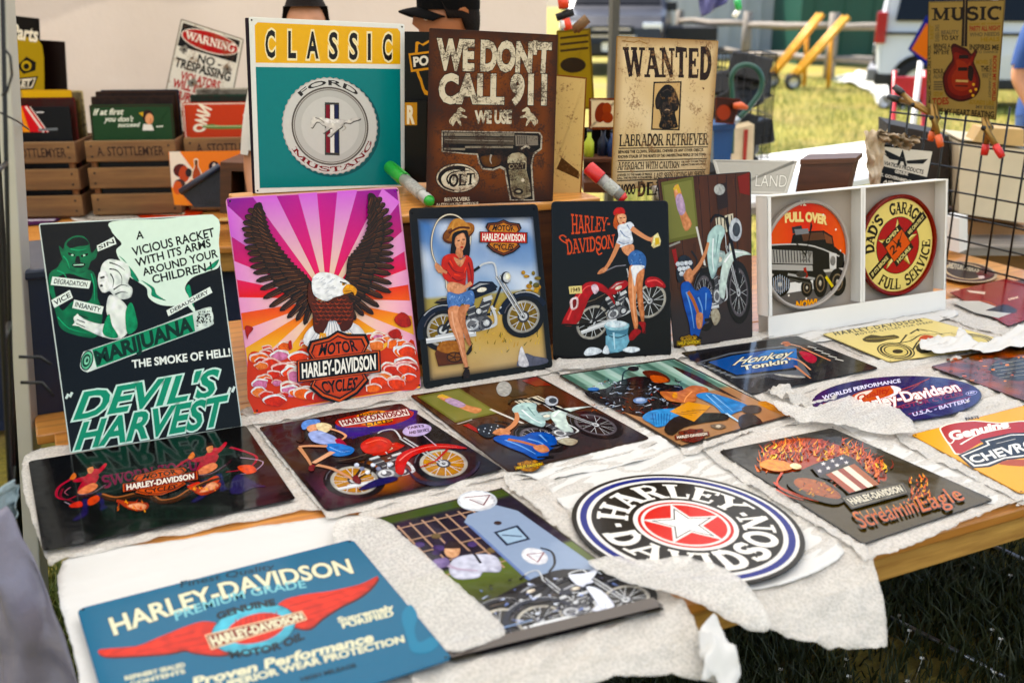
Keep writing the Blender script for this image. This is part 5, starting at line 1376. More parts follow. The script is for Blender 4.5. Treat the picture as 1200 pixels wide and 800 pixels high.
# aviation bag
s=Sign.at('tin_sign','black and white winged sign reading Aviation Products in a plastic bag by the grid',(1017,222),(1078,228),3.05,.14,ink='satin',base='131210')
s.panel([(1030,168),(1094,178),(1082,236),(1018,226)],'151412',.004);s.crop(1000,0,3.478)
s.poly('face',[(108,597),(322,618),(300,722),(88,668)],'d6d0c2')
s.polys('wings','1a1815',[(108,600),(190,640),(205,660),(150,645)],[(215,655),(305,648),(285,668),(220,668)],[(118,622),(190,655),(150,650)]);s.text('emblem','A',[(178,668),(218,672),(212,618),(190,616)],'1a1815',.06)
s.text('lettering','AVIATION PRODUCTS',[(112,668),(284,710),(288,694),(116,654)],'24211c',.03);s.text('lettering','GENUINE',[(168,704),(222,716),(224,704),(170,692)],'e6e0d2',.03);s.text('lettering','U.S. GOVERNMENT',[(98,714),(236,748),(238,736),(100,702)],'e6e0d2',.03);s.text('lettering','AIRPLANE',[(120,745),(240,770),(243,755),(124,733)],'e6e0d2',.03)
s.done()
def bag():
 Y=3.0;o_=[(1012,155),(1030,152),(1046,160),(1060,156),(1072,152),(1068,172),(1040,176),(1028,182),(1022,225),(1014,222)]
 P=[at_y(x,y,Y)for x,y in o_];t=thing('plastic_bag','crumpled tan plastic bag around the aviation sign','bag',tuple(P[-1]));R=random.Random(6)
 V,F=sheet(lambda a,b:at_y(1012+8*b,154+70*b,Y).lerp(at_y(1040-10*b,152+74*b,Y),a)+Vector((0,-.03*noise.noise(Vector((a*4,b*6,3))),.004*sin(a*20))),16,20)
 mb=MB();mb.add(V,F,True);mb.build('film',mat('tan_plastic','c8b498',.3,0,.12,14,.004),t,fixn=False)
 V,F=sheet(lambda a,b:at_y(1026,152+10*b,Y).lerp(at_y(1076,160,Y).lerp(at_y(1062,176,Y),b),a)+Vector((0,-.02-.05*noise.noise(Vector((a*6,b*5,8))),.012*noise.noise(Vector((a*9,b*3,1))))),22,12)
 mb=MB();mb.add(V,F,True);mb.build('gathered_neck',mat('tan_plastic_dark','8a7458',.3,0,.2,14,.004),t,fixn=False)
bag()
# silver embossed plate and brown wooden box behind the wanted poster's right
s=Sign('silver_plate','silver embossed licence style plate leaning on the riser','plate',on_z(853,224,RT),(cos(.16),sin(.16),0),Vector((0,.85,.52)),ink='satin',base='9c988e')
s.panel([(835,187),(935,188),(922,228),(846,226)],'b4b0a6',.004);s.fill('face',.006,'c2beb4');s.fill('face',.009,'a8a49a');s.crop(860,190,3.808)
s.text('lettering','LAND',[(95,108),(235,112),(238,58),(100,58)],'cfcbc0',.0,out=[(.03,'77736a')]);s.done()
t,P=carton([(938,193),(1000,191),(991,226),(932,226)],2.95,.10,'dark brown wooden box with a lid beside the silver plate',DARKWOOD,'wooden_box',False)
mb=MB();mb.prism([P[0]+Vector((-.004,-.006,.001)),P[1]+Vector((.004,-.006,.001)),P[1]+Vector((.06,.106,.001)),P[0]+Vector((.05,.106,.001))],(0,0,.014));mb.build('lid',DARKWOOD,t)
# markers on the riser
def marker(A,C_,body,capm,label):
 B_=A.lerp(C_,.4);t=thing('marker_pen',label,'marker',tuple(C_));up=Vector((0,0,.016))
 mb=MB();mb.tube([B_+up,C_+up],[.0155,.014],16);mb.build('barrel',body,t)
 d=(B_-A).normalized();mb=MB();mb.tube([A+up,A+up+d*.004,B_+up-d*.002,B_+up],[.012,.0175,.0175,.0165],16);mb.build('cap',capm,t)
 mb=MB();c1_,c2_=A.lerp(B_,.35)+up+Vector((0,0,.019)),B_+up+d*.012+Vector((0,0,.019));mb.tube([c1_-Vector((0,0,.004)),c1_,c2_],.003,8);mb.build('pocket_clip',capm,t)
 mb=MB();mb.tube([C_+up,C_+up+d*.012],[.014,.009],12);mb.build('end_plug',capm,t)
 q=B_.lerp(C_,.5);mb=MB();mb.tube([B_.lerp(C_,.25)+up,B_.lerp(C_,.75)+up],.0158,16,cap=False);mb.build('label_band',mat('printed_label','9a9a92',.5,0,.5,160),t)
 return t
# ------------------------------------------------------------------ the signs standing in the front row
def lerp2(a,b,t):return(a[0]+(b[0]-a[0])*t,a[1]+(b[1]-a[1])*t)
def along(pts,t):
 n=len(pts)-1;k=min(int(t*n),n-1);return lerp2(pts[k],pts[k+1],t*n-k)
def ray_edge(c,a,O):
 """where a ray from c at angle a leaves outline O"""
 d=(cos(a),sin(a));best=1e9
 for i in range(len(O)):
  p,q=O[i],O[(i+1)%len(O)];ex,ey=q[0]-p[0],q[1]-p[1];den=d[0]*ey-d[1]*ex
  if abs(den)<1e-12:continue
  t=((p[0]-c[0])*ey-(p[1]-c[1])*ex)/den;u_=((p[0]-c[0])*d[1]-(p[1]-c[1])*d[0])/den
  if t>0 and-1e-6<=u_<=1+1e-6:best=min(best,t)
 return(c[0]+d[0]*best,c[1]+d[1]*best)
def tagbox(s,part,q,txt,face='e8efe6',ink='18211c'):
 """q: bl br tr tl crop px"""
 s.tn+=1;part='%s#%d'%(part,s.tn);s.poly(part,q,face);m=[lerp2(lerp2(q[0],q[1],a),lerp2(q[3],q[2],a),b)for a,b in((.07,.22),(.93,.22),(.93,.78),(.07,.78))]
 s.text(part,txt,m,ink,.02)
UZ=TZ+.010
FOOT={}
def foot(s):
 pts=[(s.M @ Vector((x,y,0)))for x,y in s.outline];FOOT[s.e.name]=[(p.x,p.y)for p in pts]
 return[(p.x,p.y)for p in pts]

# black and green poster
s=Sign.upright('tin_sign','black and green poster sign with a smoking cigarette, far left of the front row',(82,531),(284,500),.27,UZ,ink='gloss',base='0d1516')
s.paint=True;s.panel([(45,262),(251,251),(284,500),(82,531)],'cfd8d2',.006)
s.fill('background',.0022,'0a0e0e');s.holes(.007);s.crop(30,240,2.667)
MINT,GRN,DG='dfeee0','1d7d55','0f4a34'
s.smooth('smoke',[(272,52),(430,44),(592,35),(604,120),(606,190),(570,208),(520,228),(498,262),(520,300),(530,332),(522,332),(500,312),(470,316),(420,312),(385,290),(378,260),(350,240),(322,222),(312,196),(290,165),(284,140),(300,122),(282,100),(268,80)],MINT,5)
for c in([(292,160),(315,180),(330,225),(355,240),(335,205)],[(360,235),(392,262),(395,285),(440,300),(410,280),(400,258)],[(500,262),(512,292),(527,322),(520,285),(512,250)],[(560,206),(592,195),(604,170),(575,190)]):s.smooth('smoke',c,'2f9a74',4)
for tx,q in(('A',[(346,109),(370,104),(368,80),(344,85)]),('VICIOUS RACKET',[(336,160),(592,98),(587,72),(330,135)]),('WITH ITS ARMS',[(346,194),(580,130),(576,106),(340,170)]),('AROUND YOUR',[(368,222),(602,162),(598,138),(362,200)]),('CHILDREN !',[(398,246),(584,202),(580,178),(393,222)])):
 s.text('lettering',tx,q,'1a2420',.025)
# green brute
s.smooth('green_figure',[(75,215),(100,195),(118,170),(150,200),(205,205),(222,240),(225,290),(240,330),(235,380),(215,415),(150,405),(110,385),(95,340),(85,300),(72,260)],GRN,4)
s.smooth('green_figure',[(90,235),(130,215),(170,225),(210,245),(200,300),(150,300),(115,330),(95,290)],'0a0e0e',4)
s.smooth('green_figure',[(112,160),(104,128),(118,138),(125,115),(150,98),(180,98),(198,118),(206,150),(226,132),(220,165),(204,178),(192,205),(168,215),(140,205),(122,185)],GRN,4)
s.smooth('green_figure',[(128,122),(150,103),(182,104),(198,124),(165,130),(140,135)],'12241e',4)
s.polys('green_figure','0c1a16',[(132,148),(155,156),(152,162),(134,156)],[(172,158),(196,150),(194,158),(174,164)],[(158,160),(168,160),(172,180),(154,180)]);s.ell('green_figure',(146,157),4,3,'bfe8cc',n=10);s.ell('green_figure',(183,158),4,3,'bfe8cc',n=10)
s.smooth('green_figure',[(146,186),(165,180),(186,184),(180,194),(165,197),(150,194)],'0c1a16',3);s.line('green_figure',[(150,188),(182,187)],4,'bfe8cc')
for q in([(118,160),(130,175),(138,200)],[(140,138),(165,142),(190,138)],[(98,205),(120,215),(130,235)],[(205,215),(214,250),(215,300)],[(100,350),(135,385),(190,400)]):s.line('green_figure',q,4,'4ab884',1,curve=4)
# pale woman
s.smooth('woman',[(232,215),(240,185),(262,170),(295,175),(318,185),(328,215),(320,245),(334,262),(328,288),(300,295),(278,285),(262,270),(246,275),(232,262),(226,240)],'e9efe6',4)
s.smooth('woman',[(230,212),(248,205),(258,225),(262,255),(244,274),(232,262),(226,240)],'f2f4ec',4)
s.polys('woman','17201c',[(232,226),(246,222),(248,228),(234,231)],[(232,250),(240,248),(242,255),(234,257)])
for q in([(262,180),(290,190),(310,205)],[(262,200),(285,205),(300,225),(300,250)],[(275,265),(300,250),(322,255)],[(280,280),(300,272),(320,275)],[(265,215),(275,235),(272,258)]):s.line('woman',q,5,'26352c',1,curve=4)
s.smooth('woman',[(262,282),(300,298),(322,330),(325,370),(318,400),(290,420),(240,412),(200,395),(160,375),(150,352),(165,345),(190,360),(235,372),(262,362),(252,330)],'edf1e8',4)
s.polys('woman','edf1e8',[(150,352),(162,340),(172,348),(168,362)],[(155,366),(146,376),(172,380),(180,370)])
for q in([(166,345),(196,354)],[(160,358),(186,368)],[(158,370),(185,382)]):s.line('woman',q,3,'26352c')
s.smooth('woman',[(312,335),(330,305),(345,345),(348,385),(318,402)],'2f9a6c',4);s.smooth('woman',[(240,395),(260,340),(270,375),(290,412),(262,415)],'2f9a6c',4)
for tx,q in(('SIN',[(226,146),(284,122),(276,100),(222,128)]),('DEGRADATION',[(78,250),(198,262),(204,238),(84,224)]),('VICE',[(90,322),(148,290),(138,266),(80,298)]),('INSANITY',[(146,322),(238,342),(244,318),(152,296)]),('DEBAUCHERY',[(446,348),(584,274),(576,256),(440,330)])):tagbox(s,'caption_tag',q,tx)
# cigarette
s.smooth('cigarette',[(172,488),(180,462),(200,452),(380,390),(560,322),(582,332),(586,362),(570,382),(400,445),(215,515),(190,522),(172,510)],'e4efe4',4)
s.poly('cigarette',[(208,452),(522,342),(530,395),(222,508)],'2a9a70');s.ell('cigarette',(192,486),19,32,'0f2a20',15);s.ell('cigarette',(192,486),16,28,'7fc8a4',15)
for a in range(3):s.ell('cigarette',(190+a,486),12-4*a,21-7*a,('14523a','9fdcbc','14523a')[a],15)
s.text('cigarette','MARIJUANA',[(222,500),(524,392),(518,348),(212,460)],'123c2c',.045)
R=random.Random(11)
for _ in range(60):c=(R.uniform(534,578),R.uniform(330,372));s.ell('cigarette',(c[0],c[1]+(556-c[0])*.35),R.uniform(1.5,3.2),R.uniform(1.5,3.2),'1c211f',n=6)
s.text('lettering','THE SMOKE OF HELL!',[(333,509),(641,472),(638,448),(331,486)],'eef2ea',.03)
for tx,q in(("DEVIL'S",[(148,670),(604,592),(606,514),(156,592)]),('HARVEST',[(152,764),(632,682),(634,596),(160,686)])):
 s.text('title',tx,q,'1f9c7a',.03,.25,out=[(.045,'d8efe2')])
for q in([(126,605),(134,590)],[(138,600),(146,585)],[(632,588),(640,570)],[(645,585),(653,567)]):s.line('lettering',q,8,'d8e4dc')
s.done();foot(s)

# eagle
s=Sign.upright('tin_sign','pink and orange sunburst sign with a bald eagle over a motorcycle emblem',(297,486),(494,455),.30,UZ,ink='gloss',base='a02c8a')
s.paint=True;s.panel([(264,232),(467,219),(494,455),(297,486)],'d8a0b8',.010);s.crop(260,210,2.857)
def egr(a,b):
 top=mixc('8a2a9a','c43a9a',1-abs(a-.5)*2);mid=mixc('e8406a','f06a5a',.5)
 if b<.35:return mixc(top,'e23a78',b/.35)
 if b<.55:return mixc('e23a78','f2764a',(b-.35)/.2)
 return mixc('f2764a','f8c06a',min(1,(b-.55)/.15))
O=s.inset(.0012);s.grad('sky',[(16,66),(586,32),(664,698),(107,784)],egr,30,40)
cc_=s.P((352,400));nR=17
for i in range(nR):
 a0=2*pi*(i+.15)/nR;a1=a0+2*pi/nR*.48
 p0,p1=ray_edge(cc_,a0,O),ray_edge(cc_,a1,O)
 if p1[1]<.07 and p0[1]<.07:continue
 hi=p0[1]/.42;oc=mixc('f8b8d0','e79ae0',max(0,min(1,(hi-.4)*1.6)));oc=mixc(oc,'c66ad0',max(0,hi-.75)*2)
 s.raw('sunrays',[cc_,p0,p1],[(0,1,2)],[hx('fbe0b0'),hx(oc),hx(oc)])
R=random.Random(21)
s.smooth('clouds',[(86,610),(110,575),(150,590),(190,560),(230,585),(280,560),(330,590),(380,575),(440,590),(480,555),(530,575),(570,545),(610,560),(642,540),(662,690),(560,710),(300,752),(108,780)],'d8481f',3)
cl_=sorted((R.uniform(.70,.965),R.random())for _ in range(120))
for b,a in cl_:
 a=.04+.92*a;c=lerp2(lerp2((16,66),(586,32),a),lerp2((107,784),(664,698),a),b);r_=min(R.uniform(16,44)*(.6+b-.7),560*min(a,1-a)+2,(1-b)*640)
 sh=[(c[0]+r_*cos(k*pi/5)*R.uniform(.9,1.4),c[1]+r_*.72*sin(k*pi/5)*R.uniform(.8,1.15))for k in range(10)]
 s.smooth('clouds',sh,R.choice(['fff2ec','f8dcd2','f6c8c0','fbe6d8']),2);s.smooth('clouds',[(c[0]+(x-c[0])*.9+r_*.06,c[1]+(y-c[1])*.86+r_*.14)for x,y in sh],R.choice(['e8501f','d83a18','f07a3a','e2451c','d890b0','c83018','f0986a','e86a58']),2)
for q in([(575,470),(600,445),(626,460),(632,490),(600,495)],[(555,515),(585,500),(600,520),(575,535)],[(76,495),(90,490),(105,500),(90,520),(84,535)],[(222,545),(232,540),(232,565),(224,570)]):s.smooth('clouds',q,'b82a18',3)
def wing(lead,trail,n,part='eagle',seed=3):
 R=random.Random(seed);core=[lerp2(along(lead,k/12),along(trail,k/12),.62)for k in range(13)]
 s.smooth(part,lead+core[::-1],'2a1712',3)
 def feather(a,d,w,c0,c1):
  dx,dy=d[0]-a[0],d[1]-a[1];l=hypot(dx,dy);nx_,ny_=-dy/l*w,dx/l*w
  q=lambda t,k:(a[0]+dx*t+nx_*k,a[1]+dy*t+ny_*k)
  s.poly(part,[q(0,-.8),q(.6,-1),q(.9,-.8),q(1.0,-.1),q(.97,.5),q(.85,.9),q(.5,1),q(0,.8)],c0);s.poly(part,[q(.05,-.4),q(.6,-.62),q(.9,-.4),q(.96,.0),q(.88,.45),q(.5,.55),q(.05,.4)],c1)
  s.line(part,[a,q(.97,0)],1.8,'160b09',1);s.line(part,[q(.3,-.5),q(.88,-.55)],1.6,'9a6a4c',.6)
 for k0,k1,m,w in((.1,1.05,n,10.5),(.05,.66,n+2,10),(0,.36,n+4,9)):
  for i in range(m-1,-1,-1):
   t=(i+.5)/m;a=lerp2(along(lead,min(1,t+.12)),along(trail,min(1,t+.05)),k0);d=lerp2(along(lead,t),along(trail,t),k1*R.uniform(.95,1.04));feather(a,d,w,'1d0f0c',R.choice(['4a2c1e','553423','3e2419']))
wing([(132,80),(142,130),(160,185),(198,238),(240,288),(284,325),(310,370)],[(94,90),(70,148),(72,205),(92,262),(110,320),(140,400),(215,458),(290,492)],19)
wing([(487,52),(490,110),(484,180),(455,228),(420,268),(414,320),(398,370)],[(522,52),(560,104),(573,170),(572,240),(566,300),(556,375),(505,440),(430,472)],19,seed=5)
s.smooth('eagle',[(285,560),(270,535),(290,500),(330,480),(400,475),(455,490),(488,540),(480,565),(420,560),(350,570)],'e9e6e4',3)
for k in range(12):x=282+k*17;s.line('eagle',[(340+k*5,470),(x,556)],3,'9aa0a8',1)
s.smooth('eagle',[(290,345),(310,400),(345,410),(400,385),(425,400),(440,450),(430,495),(400,510),(385,480),(360,470),(345,500),(330,520),(305,505),(300,450),(285,400)],'5e2c1c',4)
for i in range(9):
 for j in range(7):
  c=(300+i*15+(j%2)*7,400+j*13)
  if inpoly(c[0],c[1],[(300,395),(345,415),(400,392),(428,405),(432,470),(395,480),(350,470),(310,480)]):s.ell('eagle',c,8,8,('a8482c','8a3a22')[(i+j)%2],a0=0,a1=180,n=8);s.ell('eagle',(c[0],c[1]-2),6,5,'3f1a12',a0=0,a1=180,n=8)
s.smooth('eagle',[(298,350),(305,325),(330,312),(370,318),(405,335),(426,352),(418,372),(400,388),(372,396),(350,408),(325,402),(304,385)],'f6f4f0',4)
for k in range(16):a=R.uniform(-.4,.5);x,y=R.uniform(308,380),R.uniform(328,390);s.line('eagle',[(x,y),(x-16*cos(a),y+16*sin(a)+4)],2.5,'b8bcc4',.6)
s.smooth('eagle',[(418,352),(440,360),(449,374),(442,390),(434,378),(420,382),(404,384),(402,368)],'e8a81c',4);s.line('eagle',[(405,376),(432,374)],2,'7a4a0c');s.ell('eagle',(404,352),6,5,'e8b01c',n=12);s.ell('eagle',(405,352),3,3,'120c08',n=8);s.line('eagle',[(392,344),(414,350)],4,'3a3330')
for x in(335,420):
 for d in(-12,0,12):s.line('eagle',[(x+d*.5,515),(x+d,540)],8,'e8a81c',3)
barshield(s,'emblem',(388,626),140,112,face='d0501c',edge='d8642c',slope=(-.125,.03))
s.holes(.008);s.done();foot(s)

# cowgirl
s=Sign.upright('tin_sign','black bordered sign painting a woman in a straw hat and red shirt by a motorcycle',(497,456),(648,431),.24,UZ,ink='gloss',base='141312')
s.paint=True;s.panel([(479,244),(630,239),(648,431),(497,456)],'1a1918',.012);s.fill('border',.003,'0f0e0e');s.crop(470,230,3.478)
def sky2(a,b):
 n_=noise.noise(Vector((a*4,b*6,2)))*.5+.5
 if b<.5:c=mixc(mixc('5a82b8','a8bcd4',b*2),'e4e8ee',max(0,min(1,(n_-.35)*2)))
 elif b<.62:c=mixc('a8a878','b89a4a',n_)
 else:c=mixc(mixc('c8a45c','d8c08a',n_),'b8a088',max(0,(b-.8)*3))
 e=min(a,1-a,b,1-b)
 return mixc('2a2624',c,min(1,e/.045+.15))
s.grad('landscape',[(66,92),(538,84),(596,678),(118,752)],sky2,34,44)
R=random.Random(31)
for _ in range(170):
 x,y=R.uniform(120,570),R.uniform(360,640)
 if 480<x and y<420 and R.random()<.6 or y>430:s.line('landscape',[(x,y),(x+R.uniform(-10,14),y-R.uniform(6,24))],4,R.choice(['c89a34','8a7a34','e0c070','6a6a3a','d8b860']),1)
for _ in range(26):c=(R.uniform(490,560),R.uniform(310,430));s.ell('landscape',c,R.uniform(6,14),R.uniform(5,12),R.choice(['b8903a','8a7a3a','d0a848','6a6434']),n=8)
s.smooth('landscape',[(470,690),(500,640),(540,650),(592,660),(594,678),(540,690)],'6a6a78',3);s.smooth('landscape',[(480,690),(478,650),(490,610),(505,645),(520,690)],'d8d4d4',3)
moto(s,(170,545),(497,490),(140,222),body='1a2236',seed=4,r=.262,inside='8a7234')
s.poly('saddlebag',[(136,640),(150,605),(235,600),(262,640),(255,680),(150,692)],'6a3a1e');s.smooth('saddlebag',[(145,625),(165,592),(232,590),(255,622),(200,640)],'b07a48',3);s.ell('saddlebag',(215,655),32,22,'3f2414');s.ell('saddlebag',(215,655),26,17,'8a5a30')
for a in range(5):s.line('saddlebag',[(215,655),(215+28*cos(a*1.25),655+20*sin(a*1.25))],4,'3f2414')
lasso=[(183,375),(180,340),(150,290),(128,240),(122,190),(130,140),(150,98),(185,76),(225,80),(260,110),(280,150),(278,200),(262,250)]
s.line('lasso',lasso,7,'8a7a64',curve=5);s.line('lasso',lasso,3.5,'e4dccb',curve=5)
s.ell('woman',(232,150),69,38,'6a4024',-22);s.ell('woman',(235,145),66,32,'b07c4a',-22);s.smooth('woman',[(182,150),(205,100),(240,92),(275,118),(282,140),(240,150),(210,170)],'c8965c',4);s.smooth('woman',[(180,178),(175,150),(205,130),(200,160)],'8a5a34',3);s.line('woman',[(192,150),(235,128),(278,130)],8,'5a3018',curve=3)
s.smooth('woman',[(212,150),(262,138),(274,165),(280,215),(272,252),(258,240),(222,250),(200,240),(204,190)],'1a1210',4)
s.smooth('woman',[(222,165),(250,150),(262,170),(260,200),(245,225),(228,218),(217,192)],'d89a72',4);s.smooth('woman',[(224,212),(246,218),(250,250),(222,250)],'c8845e',3)
s.line('woman',[(228,182),(238,180)],4,'2a1610');s.line('woman',[(248,176),(258,176)],4,'2a1610');s.ell('woman',(246,208),7,4,'b0302a',n=10);s.line('woman',[(243,185),(248,198)],3,'b87850')
s.smooth('woman',[(172,245),(215,234),(240,258),(262,240),(285,256),(294,300),(292,360),(272,362),(266,300),(262,345),(255,365),(215,372),(192,350),(170,330),(162,285)],'c8321c',4)
s.smooth('woman',[(212,248),(240,258),(262,246),(245,285),(228,280)],'d89a72',3)
for q in([(190,270),(215,305),(250,312)],[(205,330),(230,345),(258,335)],[(272,270),(282,310),(284,350)],[(180,300),(200,325)]):s.line('woman',q,7,'8a1c10',2,curve=4)
for q in([(196,262),(210,285)],[(262,290),(256,312)],[(215,318),(240,325)]):s.line('woman',q,6,'f0604a',2,curve=3)
s.smooth('woman',[(150,312),(135,285),(142,270),(165,290),(172,310)],'d89a72',3);s.line('woman',[(140,280),(160,300),(185,312)],15,'c8845e',10)
s.smooth('woman',[(192,350),(255,362),(262,395),(230,400),(190,392)],'d89a72',3);s.line('woman',[(285,352),(250,378),(215,390)],15,'d89a72',9)
s.smooth('woman',[(190,390),(232,398),(285,382),(298,420),(285,448),(250,436),(232,455),(196,460),(186,430)],'6f8fc0',4)
for _ in range(26):x,y=R.uniform(194,284),R.uniform(395,450);s.line('woman',[(x,y),(x+R.uniform(-8,8),y+9)],3,R.choice(['4a6a9c','a8c0e0','8aa8d4']),1)
s.smooth('woman',[(192,455),(236,450),(238,500),(252,560),(262,640),(272,700),(262,705),(245,660),(225,590),(196,520)],'d8936a',4);s.smooth('woman',[(236,450),(278,442),(262,480),(262,520),(280,580),(282,608),(268,600),(250,550),(232,500)],'c07a52',4)
s.line('woman',[(205,470),(212,520),(232,585),(252,655)],7,'f0b894',2,curve=4);s.polys('woman','2a1a18',[(250,720),(262,695),(276,705),(280,738),(252,745)],[(262,640),(278,612),(288,600),(286,630),(270,648)]);s.line('woman',[(252,700),(276,696)],5,'3a2018')
barshield(s,'emblem',(415,168),98,68,face='d08a2a',edge='8a4a1c',bar='c83a3a',word='f4eee2',slope=(.02,0));s.holes(.010)
s.done();foot(s)

# red bike
s=Sign.upright('tin_sign','glossy black sign with a woman in a white top washing a red motorcycle',(648,423),(787,417),.18,UZ,ink='gloss',base='111113')
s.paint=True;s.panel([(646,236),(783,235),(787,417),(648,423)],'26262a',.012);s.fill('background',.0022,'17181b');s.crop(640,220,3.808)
for tx,q in(('HARLEY-',[(112,208),(284,190),(288,134),(110,116)]),('DAVIDSON',[(92,298),(302,268),(304,208),(84,232)])):s.text('lettering',tx,q,'d4603a',.0,font='slab',thick=.15,thin=.1,out=[(.035,'3a120a')],warp=lambda a:(-.02*sin(a*pi),1))
s.line('lettering',[(95,250),(70,235),(60,220),(75,212),(90,222)],6,'d4603a',curve=4);s.line('lettering',[(225,280),(235,298),(250,290)],6,'d4603a',curve=3)
moto(s,(208,600),(462,505),(166,350),body='b8242c',seed=7,r=.37,fender=False,lamp=False)
for q in([(70,600),(100,540),(135,470),(175,425),(225,420),(270,445),(300,490),(305,520),(275,480),(235,460),(200,480),(175,530),(150,590),(120,615),(80,615)],[(440,420),(460,398),(500,402),(530,430),(528,448),(495,440),(455,445)]):s.smooth('motorcycle',q,'b8202a',4)
for q in([(95,590),(130,510),(175,445),(215,435)],[(450,418),(490,412),(520,432)]):s.line('motorcycle',q,9,'f07a78',3,curve=5)
s.line('motorcycle',[(70,610),(130,612),(210,606)],9,'1a1416');s.poly('motorcycle',[(100,440),(158,436),(160,470),(104,474)],'e4d49a');s.text('motorcycle','1949',[(110,466),(152,463),(150,444),(110,447)],'5a4020',.02);s.smooth('motorcycle',[(110,495),(140,488),(142,530),(115,545),(105,520)],'f0d8d8',3);s.smooth('motorcycle',[(118,502),(134,498),(134,525),(120,535)],'8a1018',3);s.smooth('motorcycle',[(200,440),(222,430),(235,455),(215,475)],'e8d0d8',3)
s.smooth('motorcycle',[(250,355),(300,325),(360,330),(372,352),(330,372),(265,395),(235,385)],'17151a',3);s.line('motorcycle',[(262,372),(310,350),(355,345)],5,'8a8890')
s.smooth('woman',[(300,105),(318,88),(345,92),(352,115),(330,122),(304,124)],'c8281c',4);s.smooth('woman',[(308,122),(322,118),(318,150),(330,180),(312,185),(298,165)],'c86a34',4)
s.smooth('woman',[(318,122),(350,118),(358,138),(350,165),(335,172),(322,155)],'e8ac82',4);s.line('woman',[(328,136),(336,134)],3.5,'2a1610');s.line('woman',[(345,134),(352,133)],3.5,'2a1610');s.ell('woman',(344,156),6,3.5,'b02420',n=10)
s.smooth('woman',[(318,172),(350,160),(375,152),(392,170),(380,195),(388,240),(372,255),(338,268),(312,250),(322,215)],'e4e8f0',4)
for q in([(330,190),(350,215),(375,225)],[(322,240),(345,250),(370,245)],[(360,165),(372,185)]):s.line('woman',q,6,'8a9ab4',2,curve=3)
s.line('woman',[(380,180),(415,205),(455,228),(480,232)],22,'d8946a',15,curve=4);s.smooth('woman',[(470,222),(490,210),(500,235),(480,250),(465,240)],'e0a078',3);s.poly('sponge',[(478,215),(498,200),(512,235),(508,258),(478,270),(468,258)],'e8e0b0');s.poly('sponge',[(485,225),(503,222),(505,250),(486,258)],'d8b820')
s.line('woman',[(322,250),(300,300),(275,345),(255,368)],22,'d08a5e',12,curve=4);s.smooth('woman',[(228,385),(240,365),(268,350),(275,362),(255,380)],'d8946a',3)
s.smooth('woman',[(338,265),(385,252),(392,280),(372,305),(345,290)],'d8946a',3);s.smooth('woman',[(365,305),(395,278),(430,290),(446,320),(438,365),(410,368),(375,345)],'5a7fb4',4)
for _ in range(18):x,y=R.uniform(378,436),R.uniform(292,355);s.line('woman',[(x,y),(x+R.uniform(-6,8),y+8)],3,R.choice(['3a5a8c','9ab8dc']),1)
s.smooth('woman',[(372,350),(410,362),(412,420),(400,480),(402,540),(410,610),(398,640),(386,600),(372,520),(366,450)],'dc8f60',4);s.smooth('woman',[(405,365),(438,362),(430,430),(432,500),(438,570),(430,610),(416,560),(405,480)],'c87a4c',4);s.line('woman',[(385,370),(386,450),(390,540),(398,600)],8,'f4bc92',3,curve=4);s.smooth('woman',[(378,352),(412,345),(440,352),(405,385),(395,440),(385,400)],'eef0f4',3)
s.smooth('woman',[(365,675),(380,640),(405,628),(425,640),(405,660),(385,680)],'a8242c',3);s.smooth('woman',[(410,600),(440,598),(442,625),(430,650),(425,622)],'a8242c',3);s.line('woman',[(440,610),(440,650)],4,'7a1820')
s.smooth('bucket',[(262,610),(370,605),(352,725),(285,738)],'5f8a9c',1);s.smooth('bucket',[(265,660),(365,655),(355,715),(285,735)],'8ab8c8',2);s.ell('bucket',(315,615),56,22,'a8ccd4');s.ell('bucket',(312,608),50,16,'dce8ec');s.line('bucket',[(280,660),(320,668),(358,655)],5,'3a5a6a',curve=3);s.line('bucket',[(300,645),(306,720)],8,'c4e0e8',4)
for q in([(168,735),(190,712),(230,714),(250,728),(225,742),(180,748)],[(340,725),(370,708),(410,712),(416,725),(380,735)],[(250,735),(268,700),(282,738)]):s.smooth('suds',q,'dfe4e6',4)
s.holes(.008);s.done();foot(s)

